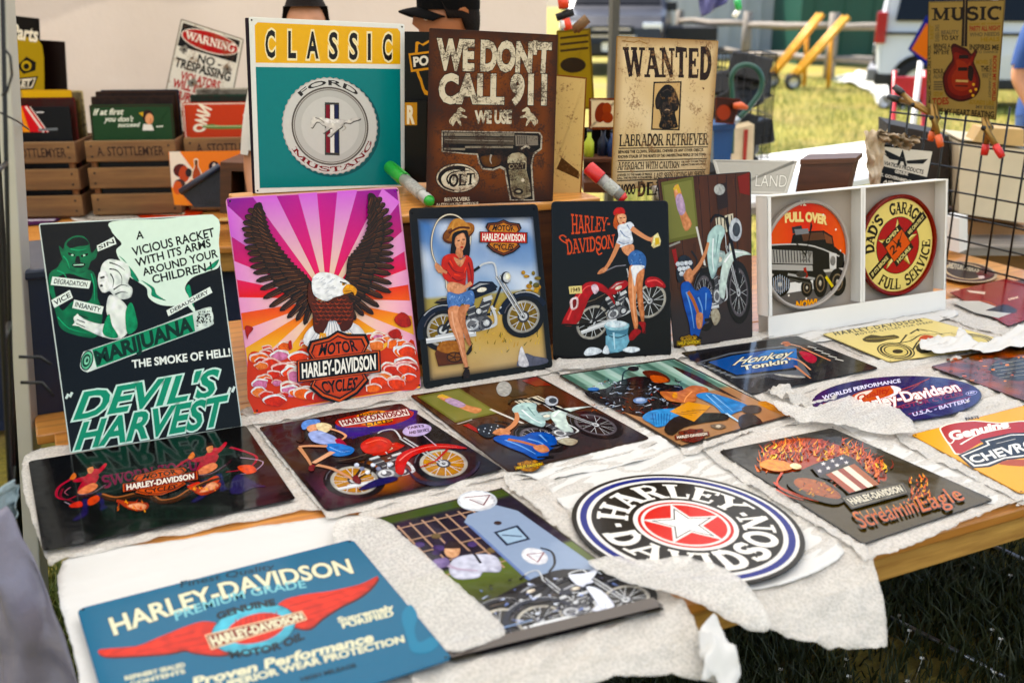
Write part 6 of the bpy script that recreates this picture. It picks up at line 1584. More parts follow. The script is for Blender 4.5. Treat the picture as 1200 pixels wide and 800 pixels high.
# workshop picture, standing
def workshop(s,q,girl=True):
 """q(x, y): unit picture coordinates (0..1 right, 0..1 down) -> crop px"""
 def pl(part,pts,c,sm=0):(s.smooth(part,[q(*p)for p in pts],c,sm)if sm else s.poly(part,[q(*p)for p in pts],c))
 def ln(part,pts,w,c,w2=None,cv=0):k=hypot(q(1,.5)[0]-q(0,.5)[0],q(1,.5)[1]-q(0,.5)[1]);s.line(part,[q(*p)for p in pts],w*k,c,None if w2 is None else w2*k,cv)
 R=random.Random(8)
 s.grad('workshop',[q(0,0),q(1,0),q(1,1),q(0,1)],lambda a,b:mixc(mixc('4a3020','6a4430',noise.noise(Vector((a*14,b*2,5)))*.5+.5),'3f383a',min(1,max(0,(b-.62)*5))),30,30)
 for x in[.02,.1,.2,.44,.54,.64,.74,.84]:ln('workshop',[(x,0),(x+.01,.66)],.006,'2a1a12')
 for _ in range(60):x,y=R.uniform(.02,.95),R.uniform(.02,.6);ln('workshop',[(x,y),(x+R.uniform(-.005,.005),y+R.uniform(.03,.1))],.006,R.choice(['7a4e34','3a241a','5e3a2a']),.002)
 pl('pinup_poster',[(.03,.02),(.38,.0),(.4,.36),(.05,.38)],'74743c');pl('pinup_poster',[(.05,.04),(.36,.02),(.38,.34),(.07,.36)],'86864e')
 pl('pinup_poster',[(.16,.06),(.21,.04),(.24,.09),(.27,.2),(.33,.28),(.25,.32),(.2,.22),(.17,.14)],'d8a07a',3);pl('pinup_poster',[(.17,.12),(.24,.1),(.27,.2),(.2,.22)],'c0a8c0',3);ln('pinup_poster',[(.16,.07),(.2,.05),(.22,.09)],.03,'d8b860')
 pl('workshop',[(.62,.06),(.74,.05),(.75,.2),(.63,.21)],'3a2a24');s.ell('workshop',q(.66,.09),24*hypot(q(.1,0)[0]-q(0,0)[0],q(.1,0)[1]-q(0,0)[1])/40,24*hypot(q(.1,0)[0]-q(0,0)[0],q(.1,0)[1]-q(0,0)[1])/40,'b4b4b0')
 pl('workshop',[(.6,.26),(.8,.24),(.81,.34),(.61,.36)],'d4ccb8')
 for k in range(5):ln('workshop',[(.62+k*.04,.25),(.625+k*.04,.35)],.012,'2a2420')
 pl('workshop',[(.86,.02),(.99,.0),(.99,.14),(.88,.12)],'8a3020');ln('workshop',[(.10,.42),(.13,.58)],.05,'a82a24',.03);ln('workshop',[(.05,.40),(.18,.38)],.02,'a8a49a')
 ln('workshop',[(.3,.44),(.36,.5),(.32,.56)],.02,'2a2a2c',cv=3);ln('workshop',[(.38,.3),(.44,.5),(.46,.58)],.022,'d8d4cc');
 # floor, bike
 A,B,U=q(.42,.74),q(.84,.72),q(.42,.74-.52)
 moto(s,A,B,U,body='a8b8b4',tire='221e20',rim='6a6468',seed=6,r=.36,inside='2a2226',fender=False)
 pl('motorcycle',[(.62,.62),(.68,.5),(.78,.46),(.9,.47),(1.0,.5),(.9,.5),(.78,.53),(.7,.64),(.66,.74),(.6,.72)],'cfdcd4',4);ln('motorcycle',[(.68,.53),(.78,.475),(.92,.485)],.02,'f4faf4',.006,4)
 ln('motorcycle',[(.72,.26),(.86,.68)],.035,'1c1a1e');ln('motorcycle',[(.7,.26),(.6,.24),(.54,.28)],.02,'1c1a1e',cv=3);s.ell('motorcycle',q(.82,.34),abs(q(.05,0)[0]-q(0,0)[0])+2,abs(q(0,.06)[1]-q(0,0)[1])+2,'c8ccd0');s.ell('motorcycle',q(.83,.34),(abs(q(.05,0)[0]-q(0,0)[0])+2)*.6,(abs(q(0,.06)[1]-q(0,0)[1])+2)*.6,'50555c')
 # cloth and kneeling mechanic in blue
 pl('white_cloth',[(.5,.36),(.62,.3),(.7,.34),(.64,.42),(.6,.55),(.52,.62),(.48,.5)],'b8d0cc',4);ln('white_cloth',[(.56,.38),(.54,.5),(.55,.58)],.016,'eef6f2',.006,3);ln('white_cloth',[(.62,.36),(.58,.48)],.014,'7a9a98',.006,3)
 pl('mechanic',[(.1,.56),(.14,.48),(.22,.46),(.3,.5),(.3,.56),(.2,.6),(.12,.62)],'2c3440',4)
 for k in range(10):s.ell('mechanic',q(.13+.016*k,.51+.03*(k%3)),3,3,'d8dce0',n=6)
 pl('mechanic',[(.18,.58),(.27,.54),(.3,.6),(.24,.64)],'c8845a',3);ln('mechanic',[(.28,.58),(.38,.53),(.46,.46),(.5,.4)],.05,'c8845a',.03,4)
 pl('mechanic',[(.14,.64),(.24,.62),(.32,.68),(.42,.66),(.5,.7),(.5,.78),(.44,.86),(.36,.9),(.3,.96),(.22,.96),(.2,.86),(.16,.76)],'2f62b0',4)
 for pts in([(.2,.68),(.24,.78),(.26,.9)],[(.34,.72),(.38,.8),(.34,.88)],[(.44,.7),(.42,.8)]):ln('mechanic',pts,.02,'86b0e0',.006,4)
 ln('mechanic',[(.22,.68),(.28,.74),(.34,.84)],.04,'b87a52',.03,3);pl('mechanic',[(.3,.82),(.38,.82),(.36,.9),(.3,.9)],'c8845a',3);ln('mechanic',[(.24,.94),(.34,.97)],.03,'1c1c20');ln('mechanic',[(.4,.86),(.5,.86)],.03,'1c1c20')
 pl('rag',[(.48,.82),(.56,.8),(.6,.86),(.52,.9)],'b4ac98',3)
s=Sign.upright('tin_sign','brown workshop picture sign with a kneeling man in blue, standing beside the white clock box',(790,409),(882,396),.20,UZ,ink='gloss',base='2a201c')
s.paint=True;s.panel([(770,209),(880,201),(882,396),(790,409)],'2c2826',.008);s.crop(0,0,1)
WQ=[(771,210),(879,202),(881,394.5),(791,407.5)]
workshop(s,lambda x,y:lerp2(lerp2(WQ[0],WQ[1],x),lerp2(WQ[3],WQ[2],x),y))
s.crop(640,220,3.808);barshield(s,'emblem',(634,690),54,34,face='c8a030',edge='c8a030',bar='2a2410',word='e8c850',slope=(-.08,0));s.done();foot(s)

# ------------------------------------------------------------------ second row, on the riser
s=Sign.upright('tin_sign','yellow and teal sign reading Classic above a round silver running horse badge',(299,227),(474.5,217.5),.12,RT+.002,ink='gloss',base='e4e2d8')
s.panel([(291.5,20),(474,28.5),(474.5,218),(299,227)],'e6e6e0',.006);s.crop(260,0,3.333)
s.poly('band',s_rr :=[(128,100),(140,88),(686,112),(697,126),(697,252),(132,246)],'e8b81c')
for ch,x0,x1 in(('C',170,208),('L',259,290),('A',331,378),('S',418,453),('S',497,531),('I',570,582),('C',628,664)):
 y_=222+(x0-170)*.024;y2=123+(x0-170)*.032;s.text('lettering',ch,[(x0,y_),(x1,y_+.6),(x1,y2+.6),(x0,y2)],'231c16',.03,out=[(.06,'f4e8c0')])
s.poly('teal_field',[(132,262),(697,270),(700,722),(148,735)],'0f8a8a')
c=s.P((424,494));rr_=abs(s.P((612,494))[0]-s.P((236,494))[0])/2
s.circl('badge',(c[0]+.004,c[1]-.004),rr_*1.015,'0a6468')
n_=96;s.lpoly('badge',[(c[0]+rr_*(1 if i%2 else .975)*cos(2*pi*i/n_),c[1]+rr_*(1 if i%2 else .975)*sin(2*pi*i/n_))for i in range(n_)],'b8b8b4')
for k,cc in((.97,'d4d4d0'),(.80,'6a645e'),(.765,'c8c6c0'),(.75,'8a8680'),(.73,'c4c4c0'),(.60,'d0d0cc')):s.circl('badge',c,rr_*k,cc)
s.arc('badge_lettering','FORD',c,rr_*.835,rr_*.935,132,46,'3a342f',.02,space=1.0);s.arc('badge_lettering','MUSTANG',c,rr_*.935,rr_*.835,207,337,'8a1c24',.02,font='slab',thick=.17)
s.polys('tricolour_bar','4a4640',[(402,400),(458,402),(460,608),(402,606)])
for x0,x1,cc in((406,422,'8a1c2c'),(423,438,'e8e6e2'),(439,455,'2a2a52')):s.poly('tricolour_bar',[(x0,410),(x1,410),(x1+1,598),(x0+1,596)],cc)
H_=[(345,480),(350,462),(362,452),(372,458),(395,455),(410,466),(440,465),(470,466),(490,470),(510,462),(538,458),(540,466),(515,474),(500,482),(480,480),(470,495),(455,505),(440,518),(425,534),(412,530),(432,512),(428,500),(412,510),(398,520),(392,512),(408,496),(392,488),(380,478),(368,478),(355,498),(346,496)]
s.paint=True;s.smooth('horse',[(x+2,y+4)for x,y in H_],'5a5650',3);s.smooth('horse',H_,'d8d6d0',3);s.smooth('horse',[(400,462),(440,468),(475,472),(460,482),(425,482),(400,474)],'f0efea',3);s.line('horse',[(470,486),(484,500),(470,512)],6,'b4b0a8',3,curve=3);s.line('horse',[(365,460),(385,468),(400,480)],3,'77736c',curve=3)
s.holes(.007);s.done();MP=(s.p0,s.n)
s=Sign.upright('tin_sign','thin dark violet sign whose edge shows behind the yellow and teal sign',(299,227),(474.5,217.5),.12,RT+.002,ink='satin',base='2a1c28')
s.p0=s.p0+TB*.016;s.e.matrix_world=Matrix.Translation(TB*.016)@ s.M;s.panel([(287,21),(440,27),(440,220),(296,227)],'33212e',.004);s.done()

s=Sign.upright('tin_sign','rusty brown sign with large white lettering and a pistol',(499,241),(648,236),.14,RT+.002,ink='worn',base='4a2c18')
s.panel([(503,33),(654,41),(648,236),(499,241)],'4a2a1a',.004);s.crop(470,0,3.2)
s.grad('rust',[(106,108),(588,132),(569,754),(94,770)],lambda a,b:mixc(mixc('5a3420','8a5226',max(0,min(1,noise.noise(Vector((a*3,b*3.5,7)))+.5))),'2f1a12',max(0,1-min(a,1-a,b,1-b)/.09)*.75),40,50)
for tx,q in(("WE DON'T",[(134,256),(560,268),(566,168),(134,152)]),('CALL 911',[(140,382),(546,388),(548,286),(142,284)]),('WE USE',[(276,460),(414,462),(416,416),(276,418)])):s.text('lettering',tx,q,'d8cdb8',.055,out=[(.02,'20130c')])
def pony(cx,cy,fl):
 P_=[(0,-38),(10,-30),(14,-18),(26,-10),(32,4),(36,18),(28,34),(20,20),(14,12),(8,22),(-4,34),(-2,18),(2,8),(-6,0),(-22,4),(-26,-2),(-8,-10),(-4,-22),(-16,-20),(-18,-26),(-6,-34)]
 s.smooth('pony',[(cx+fl*x,cy+y)for x,y in P_],'d0c4ac',2);s.line('pony',[(cx+fl*30,cy),(cx+fl*40,cy+14),(cx+fl*36,cy+26)],5,'d0c4ac',2,curve=3)
pony(222,440,-1);pony(472,440,1)
GQ='171312'
s.poly('pistol',[(152,490),(520,496),(530,512),(528,560),(500,580),(492,620),(500,752),(408,752),(398,700),(388,640),(370,630),(345,640),(305,636),(290,612),(284,582),(240,578),(152,570)],'b8ae9e');s.poly('pistol',[(156,494),(516,500),(524,514),(522,556),(496,574),(486,618),(494,748),(413,748),(402,690),(392,632),(374,622),(345,633),(308,630),(296,612),(288,576),(240,574),(156,566)],GQ)
s.polys('pistol','8f8576',[(160,498),(425,500),(425,512),(160,510)],[(240,548),(420,548),(420,556),(240,556)],[(160,555),(240,556),(240,564),(160,562)]);s.polys('pistol','5e5448',[(160,514),(425,516),(425,544),(160,538)]);s.poly('pistol',[(428,506),(512,510),(514,545),(430,548)],'8a8074')
for k in range(6):s.line('pistol',[(436+k*7,510),(436+k*7,542)],2.5,'2a2420')
s.paint=True;s.smooth('pistol',[(302,586),(372,584),(370,616),(345,626),(316,624),(302,606)],'6a4626',2);s.line('pistol',[(338,580),(334,600),(340,615)],7,'b0a698',3,curve=3);s.line('pistol',[(165,524),(420,530)],2.5,'9a9084')
s.smooth('pistol',[(398,590),(440,572),(470,590),(470,640),(488,735),(420,738),(408,660)],'b4a890',2);s.smooth('pistol',[(404,640),(466,635),(478,700),(484,730),(424,732),(412,670)],'8f846c',2);s.poly('pistol',[(398,612),(466,610),(466,634),(400,638)],'2a211b');s.text('pistol','COLT',[(404,634),(462,630),(462,614),(404,617)],'a89a80',.02);s.ell('pistol',(456,676),7,7,'e0d6c2');s.ell('pistol',(440,718),18,12,'2a211b');s.ell('pistol',(440,718),10,5,'b4a890');s.line('pistol',[(450,560),(470,548),(482,556)],7,'cabfae',curve=3)
s.ell('oval_logo',(212,668),83,56,'1a100b');s.ell('oval_logo',(212,668),80,53,'d8cdb8');s.ell('oval_logo',(212,668),74,47,'1a100b',n=40);s.ell('oval_logo',(216,670),71,43,'d8cdb8',n=40)
cpts=[(240,636),(205,630),(168,640),(146,668),(160,700),(200,716)];s.line('oval_logo',cpts,15,'1a100b',5,curve=5);s.line('oval_logo',[(180,690),(172,670),(190,648),(240,640),(258,642)],7,'1a100b',2,curve=4)
s.text('oval_logo','OLT',[(178,702),(272,692),(276,650),(178,654)],'1a100b',.05,font='slab')
s.text('lettering','REVOLVERS',[(163,756),(258,752),(258,739),(163,742)],'d8cdb8',.03);s.text('lettering','AUTOMATIC PISTOLS',[(130,775),(290,770),(290,758),(130,763)],'d8cdb8',.03)
s.done()

s=Sign.upright('tin_sign','cream wanted poster sign with a black dog portrait',(716,226),(832,208),.12,RT+.002,ink='paper',base='c0a070')
s.panel([(723,42.5),(842,48),(831,207),(716,226)],'9a7848',.003);s.crop(650,0,3.332)
s.grad('paper',[(246,146),(640,162),(603,692),(223,748)],lambda a,b:mixc(mixc('d0b68c','e4d2b2',noise.noise(Vector((a*4,b*5,3)))*.5+.5),'8a6230',max(0,1-min(a,1-a,b,1-b)/.07)*.6),30,40)
BR='2e1a14';BK='211612'
s.text('headline','WANTED',[(272,302),(612,305),(616,192),(268,184)],BR,.0,font='slab',thick=.26,thin=.13,tight=1.0)
s.polys('portrait',BK,[(386,320),(496,318),(488,510),(376,508)]);s.poly('portrait',[(391,326),(490,324),(482,504),(382,502)],'cdb084');s.polys('portrait',BK,[(380,410),(388,405),(388,420)],[(494,410),(486,405),(486,420)],[(436,316),(444,312),(450,318)])
s.paint=True;s.smooth('dog',[(412,350),(432,332),(455,335),(474,360),(486,400),(480,430),(470,440),(478,480),(476,500),(410,500),(415,460),(408,430),(396,425),(392,395),(400,368)],'17110f',4)
s.smooth('dog',[(404,372),(414,366),(412,400),(402,422),(395,405)],'2e2420',3);s.smooth('dog',[(462,368),(474,378),(482,410),(472,432),(464,405)],'2e2420',3);s.smooth('dog',[(420,405),(440,398),(456,410),(455,435),(438,445),(422,435)],'3a2f2a',3)
for cx_ in(424,452):s.ell('dog',(cx_,384),6,4,'8a6a44',n=10);s.ell('dog',(cx_,384),3,3,'0c0808',n=8)
s.ell('dog',(439,415),9,6,'0a0606',n=12);s.line('dog',[(430,432),(439,428),(450,432)],3,'a89078',curve=3);s.line('dog',[(420,360),(440,350),(458,362)],4,'4a3d36',1,curve=3);s.line('dog',[(425,470),(440,490)],5,'3a2f2a',2)
s.paint=False;s.text('headline','LABRADOR RETRIEVER',[(250,572),(597,566),(600,520),(252,526)],BK,.02,font='slab',thick=.2,thin=.1)
s.line('rule',[(250,580),(598,574)],3,BK);s.line('rule',[(246,628),(594,620)],3,BK);s.line('rule',[(244,672),(590,662)],3,BK);s.line('rule',[(242,706),(586,694)],3,BK)
for tx,q in(('BEWARE THE CLOWN, SNEAKERS, CHEWER OF ANY OTHER OBJECTS',[(248,600),(580,590),(580,580),(248,588)]),('KNOWN STEALER OF THE HEARTS OF THE UNSUSPECTING PEOPLE OF THE TOWN',[(247,618),(590,608),(590,598),(247,607)]),('ANSWER TO THE NAME OF PRINCE',[(244,688),(380,684),(380,676),(244,680)]),('CALL THE PROPER AUTHORITIES',[(243,700),(380,696),(380,688),(243,692)]),('OR ANY OTHER TREAT',[(494,636),(590,632),(590,626),(494,630)]),('KNOWN TO BEG AND DROOL',[(494,648),(590,643),(590,637),(494,641)])):s.text('small_print',tx,q,BK,.04)
s.text('small_print','APPROACH WITH CAUTION',[(245,664),(486,656),(488,630),(247,634)],BK,.02,font='slab',thick=.18);s.text('small_print','LAST SEEN LICKING MY SHOES',[(386,698),(586,686),(586,668),(388,676)],BK,.02,font='slab',thick=.18)
s.text('headline','$1000',[(240,762),(312,758),(314,718),(242,722)],BK,.02,font='slab',thick=.2);s.text('headline','DEAD',[(320,765),(455,758),(456,708),(322,713)],BK,.03,font='slab',thick=.26,tight=1.0)
s.line('crease',[(265,160),(310,166),(330,160),(360,172)],2.5,'9a7848');s.poly('stain',[(575,340),(585,345),(580,352)],'6a4020');s.done();WP=(s.p0,s.n)

# markers
marker(on_plane(457,203,MP[0]+MP[1]*.03,MP[1]),on_z(503,243,RT+.001),mat('marker_silver','a8a8a0',.35,.3),mat('green_cap','1c9a2a',.35),'marker pen with a bright green cap leaning on the yellow and teal sign')
marker(on_plane(688,203,WP[0]+WP[1]*.05,WP[1]),on_z(728,238,RT+.001),mat('marker_grey','8e8c88',.35,.3),mat('red_cap','c01818',.35),'marker pen with a red cap leaning on the wanted poster')

# ------------------------------------------------------------------ white display box with two clocks
def clockbox():
 # front corners bl br and depth; box front plane stands on the table
 fl,fr=on_z(901,397,TZ+.006),on_z(1108,363,TZ+.006);u=(fr-fl).normalized();bk=Vector((-u.y,u.x,0));lean=.14
 up=bk*sin(lean)+Vector((0,0,cos(lean)));nn=u.cross(up) # nn faces the viewer
 def fp(x,y):return on_plane(x,y,fl,nn)
 W_=(fr-fl).length;TLp,TRp=fp(886,227),fp(1105.5,214);Hh=((TLp-fl).dot(up)+(TRp-fr).dot(up))/2;dep=.046
 t=thing('display_box','white cardboard box with two windows, each holding a round clock','box',tuple(fl));Wm=mat('white_board','e2ded6',.6,0,.03,6,.0006)
 def slabp(a,b,c,d,v,name,m=Wm):mb=MB();mb.prism([a,b,c,d],v);return mb.build(name,m,t)
 D=-nn*dep;w=.003
 P=lambda x,y,z=0:fl+u*x+up*y-nn*z
 lip=.058
 slabp(P(0,0),P(W_,0),P(W_,lip),P(0,lip),-nn*w,'front_lip')
 slabp(P(0,0,w+.001),P(W_,0,w+.001),P(W_,0,dep),P(0,0,dep),up*w,'bottom')
 slabp(P(0,Hh-w,w*0),P(W_,Hh-w),P(W_,Hh-w,dep),P(0,Hh-w,dep),up*w,'top')
 for x,nm in((0,'side'),(W_-w,'side'),(W_*.505,'divider')):slabp(P(x,lip+.0005 if nm=='divider' else lip+.0005,0),P(x,Hh-w-.0005,0),P(x,Hh-w-.0005,dep),P(x,lip+.0005,dep),u*w,nm)
 slabp(P(w,w,dep-.0005),P(W_-w,w,dep-.0005),P(W_-w,Hh-w,dep-.0005),P(w,Hh-w,dep-.0005),nn*w*.8,'back',mat('grey_board','a79a8c',.8,0,.06,8))
 # side flap visible on the left
 # narrow front frames
 for x0,x1 in((0,.012),(W_*.505-.006,W_*.505+.010),(W_-.008,W_)):slabp(P(x0,lip+.001),P(x1,lip+.001),P(x1,Hh-.001),P(x0,Hh-.001),nn*-.002*1.0,'window_frame')
 return t,fl,u,up,nn,W_,Hh
t,fl,bu,bup,bnn,BW,BH=clockbox()
def clock(px,rim,label,base,dx=0):
 p0=fl-bnn*.024;s=Sign('wall_clock',label,'clock',p0,bu,bup,ink='gloss',base=base);s.crop(860,190,3.808);c,e1,e2=s.P(px[0]),s.P(px[1]),s.P(px[2])
 r=(abs(c[0]-e1[0])+abs(c[1]-e2[1]))/2*.945;c=(c[0]+dx,c[1]);s.disc(c,r,rim,.010);s.c,s.r=c,r
 s._mesh('rim',*ringmesh(c,r,rim));return s
def ringmesh(c,r,col):
 n=64;V=[];F=[];C=[]
 prof=[(1.0,.0),(1.01,.006),(.985,.009),(.955,.007),(.95,.0012)]
 for k,z in prof:
  for i in range(n):V.append((c[0]+r*k*cos(2*pi*i/n),c[1]+r*k*sin(2*pi*i/n),z))
 for j in range(len(prof)-1):
  for i in range(n):F.append((j*n+i,j*n+(i+1)%n,(j+1)*n+(i+1)%n,(j+1)*n+i));C.append(hx(col))
 return V,F,C
s=clock([(318,415),(118,415),(318,150)],'b8b0a8','round clock with a red sky and a raised black car reading Pull Over','c83c1c',.003)
c,r=s.c,s.r*.95
def lc(x,y):return(c[0]+r*x,c[1]+r*y)
s.circl('face',c,r,'e0dcd4')
n_=40;top=[(cos(a),sin(a))for a in[pi*i/n_ for i in range(-4,n_+5)]]
s.raw('sky',[lc(0,.0)]+[lc(*p)for p in top],[(0,i,i+1)for i in range(1,len(top))],[hx('e0431c')]+[mixc('d82a18','e86a20',abs(p[0]))for p in top])
s.lpoly('road',[lc(*p)for p in[(-.82,-.05),(.93,-.05)]]+[lc(cos(a),sin(a))for a in[-pi*i/30 for i in range(1,30)]],'ccc6be');s.lpoly('road',[lc(-.9,-.42),lc(-.5,-.36),lc(.9,-.40)]+[lc(cos(a)*.99,sin(a)*.99)for a in[-pi*i/40 for i in range(6,35)]],'6a6460');s.lpoly('road',[lc(-.5,-.5),lc(.2,-.5),lc(.5,-.68),lc(-.6,-.7)],'e8e4de')
s.text('lettering','PULL OVER',[(228,268),(416,278),(418,240),(226,230)],'f6dca0',.06,out=[(.04,'c8541c')],warp=lambda a:(.25*sin(pi*a),1));s.text('lettering','NOW!',[(276,652),(370,638),(372,610),(278,622)],'f0b060',.05,out=[(.04,'6a3414')])
s.text('numerals','12',[(298,194),(322,194),(322,170),(298,170)],'f8e8d0',.02)
for a in range(12):
 if a in(3,4,5):continue
 t_=pi*a/6;s.circl('hour_dots',lc(.86*cos(t_),.86*sin(t_)),.003,'f4e8d8',12)
CK='1a191b'
s.paint=True;s.poly('hot_rod',[(128,372),(255,362),(262,325),(290,310),(400,305),(440,330),(448,375),(490,410),(495,470),(400,480),(370,520),(290,540),(150,490),(130,440)],CK);s.poly('hot_rod',[(300,318),(395,312),(410,345),(310,352)],'6a4a3a');s.poly('hot_rod',[(400,314),(436,335),(440,365),(412,360)],'8a5a44')
s.poly('hot_rod',[(132,388),(350,398),(352,455),(140,450)],'a8a49e')
for k in range(16):s.line('hot_rod',[(138+k*13,392),(142+k*13,448)],4,'2a2a2c')
s.line('hot_rod',[(128,372),(260,366),(360,376),(470,420)],5,'c8c4be',curve=3);s.polys('hot_rod','b4b0aa',[(140,455),(350,460),(352,485),(150,480)]);s.text('hot_rod','27',[(300,440),(350,440),(350,402),(300,402)],'77736e',.02);s.polys('hot_rod','d8d4ce',[(425,400),(458,408),(456,480),(428,476)]);s.ell('hot_rod',(441,440),12,22,'8a8680')
s.poly('hot_rod',[(258,290),(300,282),(310,312),(262,320)],'3a3a3e');s.line('hot_rod',[(345,270),(340,310)],6,'2a2a2c');s.poly('hot_rod',[(270,300),(330,296),(335,318),(275,325)],'8a8a8c')
for cx_,cy_,rx_,ry_ in((385,540,32,64),(462,535,38,62),(205,545,45,55),(325,560,26,40)):
 s.ell('hot_rod',(cx_,cy_),rx_,ry_,'17161a');s.ell('hot_rod',(cx_,cy_),rx_*.62,ry_*.62,'8a7a64');s.ell('hot_rod',(cx_,cy_),rx_*.5,ry_*.5,'2a2624');s.ell('hot_rod',(cx_,cy_),rx_*.2,ry_*.2,'c8c0b0')
for k in range(9):s.line('hot_rod',[(165+k*10,500+abs(k-4)*5),(170+k*9,590-abs(k-4)*6)],3,'b8c0cc')
s.line('hot_rod',[(240,500),(360,520)],8,'b4b0aa');s.line('hot_rod',[(245,520),(350,545)],5,'5a564f');s.line('hot_rod',[(410,510),(440,555)],10,'e0c83a');s.line('hot_rod',[(315,470),(325,515)],12,'a83a34');s.ell('hot_rod',(300,500),24,14,'4a4642')
s.line('hands',[(320,415),(268,348)],5,'0c0c0c');s.line('hands',[(320,415),(348,280)],4,'0c0c0c');s.done()

s=clock([(726,372),(550,372),(726,125)],'8a2c22','round cream and red clock reading Dads Garage Full Service with a star','e8d89a',.005)
c,r=s.c,s.r*.95
s.circl('face',c,r,'8f2a20');s.circl('face',c,r*.97,'e4d28e');s.circl('centre',c,r*.60,'2a1a14');s.circl('centre',c,r*.585,'b01c24')
st_=[(c[0]+r*(.56 if i%2==0 else .2)*cos(radians(92+36*i)),c[1]+r*(.56 if i%2==0 else .2)*sin(radians(92+36*i)))for i in range(10)]
s.lpoly('star',[(c[0]+(x-c[0])*1.06,c[1]+(y-c[1])*1.06)for x,y in st_],'3a1a14');s.lpoly('star',st_,'ecdc9c')
for i in range(0,10,2):s.lpoly('star',[c,st_[i],st_[i-1]],'c8a860')
s.arc('lettering','GARAGE',c,r*.66,r*.9,108,38,'2a2018',.0,font='slab',thick=.24,thin=.13);s.arc('lettering',"DAD'S",c,r*.66,r*.9,188,128,'2a2018',.0,font='slab',thick=.24,thin=.13)
s.arc('lettering','FULL',c,r*.93,r*.7,233,275,'2a2018',.0,font='slab',thick=.22,thin=.12);s.arc('lettering','SERVICE',c,r*.92,r*.68,285,362,'2a2018',.0,font='slab',thick=.2,thin=.12)
a_=radians(38);d_=(cos(a_),sin(a_));n2=(-d_[1],d_[0])
def bandq(x0,x1,hw):return[(c[0]+d_[0]*x+n2[0]*y,c[1]+d_[1]*x+n2[1]*y)for x,y in((x0*r,-hw*r),(x1*r,-hw*r),(x1*r,hw*r),(x0*r,hw*r))]
s.lpoly('band',bandq(-.95,.95,.09),'2a2018')
def ltext(part,tx,q,col,b=.02):
 def mp(a,bb):return tuple((q[0][k]*(1-a)+q[1][k]*a)*(1-bb)+(q[3][k]*(1-a)+q[2][k]*a)*bb for k in(0,1))
 s._text(part,tx,mp,hx(col),b,0,'sans',None,1,.9,.2,.1)
ltext('band','WE CAN FIX IT',[(c[0]+d_[0]*x+n2[0]*y,c[1]+d_[1]*x+n2[1]*y)for x,y in((.36*r,-.04*r),(.9*r,-.04*r),(.9*r,.04*r),(.36*r,.04*r))],'ecdc9c')
ltext('band','IF ITS BROKE',[(c[0]+d_[0]*x+n2[0]*y,c[1]+d_[1]*x+n2[1]*y)for x,y in((-.9*r,-.04*r),(-.36*r,-.04*r),(-.36*r,.04*r),(-.9*r,.04*r))],'ecdc9c')
s.lpoly('badge',bandq(-.3,.3,.34),'2a2018');s.lpoly('badge',bandq(-.28,.28,.2),'d8642c');ltext('badge','24',[(c[0]+x*r,c[1]+y*r)for x,y in((-.16,-.2),(.12,-.02),(.04,.14),(-.24,-.04))],'2a2018');ltext('badge','OPEN',[(c[0]+d_[0]*x*r+n2[0]*y*r,c[1]+d_[1]*x*r+n2[1]*y*r)for x,y in((-.2,.23),(.2,.23),(.2,.31),(-.2,.31))],'ecdc9c');ltext('badge','HOURS',[(c[0]+d_[0]*x*r+n2[0]*y*r,c[1]+d_[1]*x*r+n2[1]*y*r)for x,y in((-.22,-.31),(.22,-.31),(.22,-.23),(-.22,-.23))],'ecdc9c')
s.lpoly('hands',[(c[0]-.02*r,c[1]),(c[0]+.02*r,c[1]),(c[0]+.16*r,c[1]+.4*r)],'0c0a0a');s.lpoly('hands',[(c[0],c[1]-.02*r),(c[0],c[1]+.02*r),(c[0]-.3*r,c[1]+.24*r)],'0c0a0a');s.circl('hands',c,.03*r,'0c0a0a',16)
s.done()
# ------------------------------------------------------------------ the signs lying on the table
FZ=TZ+.013
def proj(P):
 d=Vector(P)-CAMP;z=d.dot(_f);return(600+FPX*d.dot(_r)/z,400-FPX*d.dot(_u)/z)
def fsign(label,tl,tr,br,bl,base,rim,ink='wrap',r=.010,z=FZ,name='tin_sign'):
 s=Sign.flat(name,label,bl,br,z,ink=ink,base=base);s.panel([tl,tr,br,bl],rim,r);foot(s);s.hole=True;return s
def quadmap(s_,tl,tr,br,bl):
 return lambda x,y:lerp2(lerp2(tl,tr,x),lerp2(bl,br,x),y)

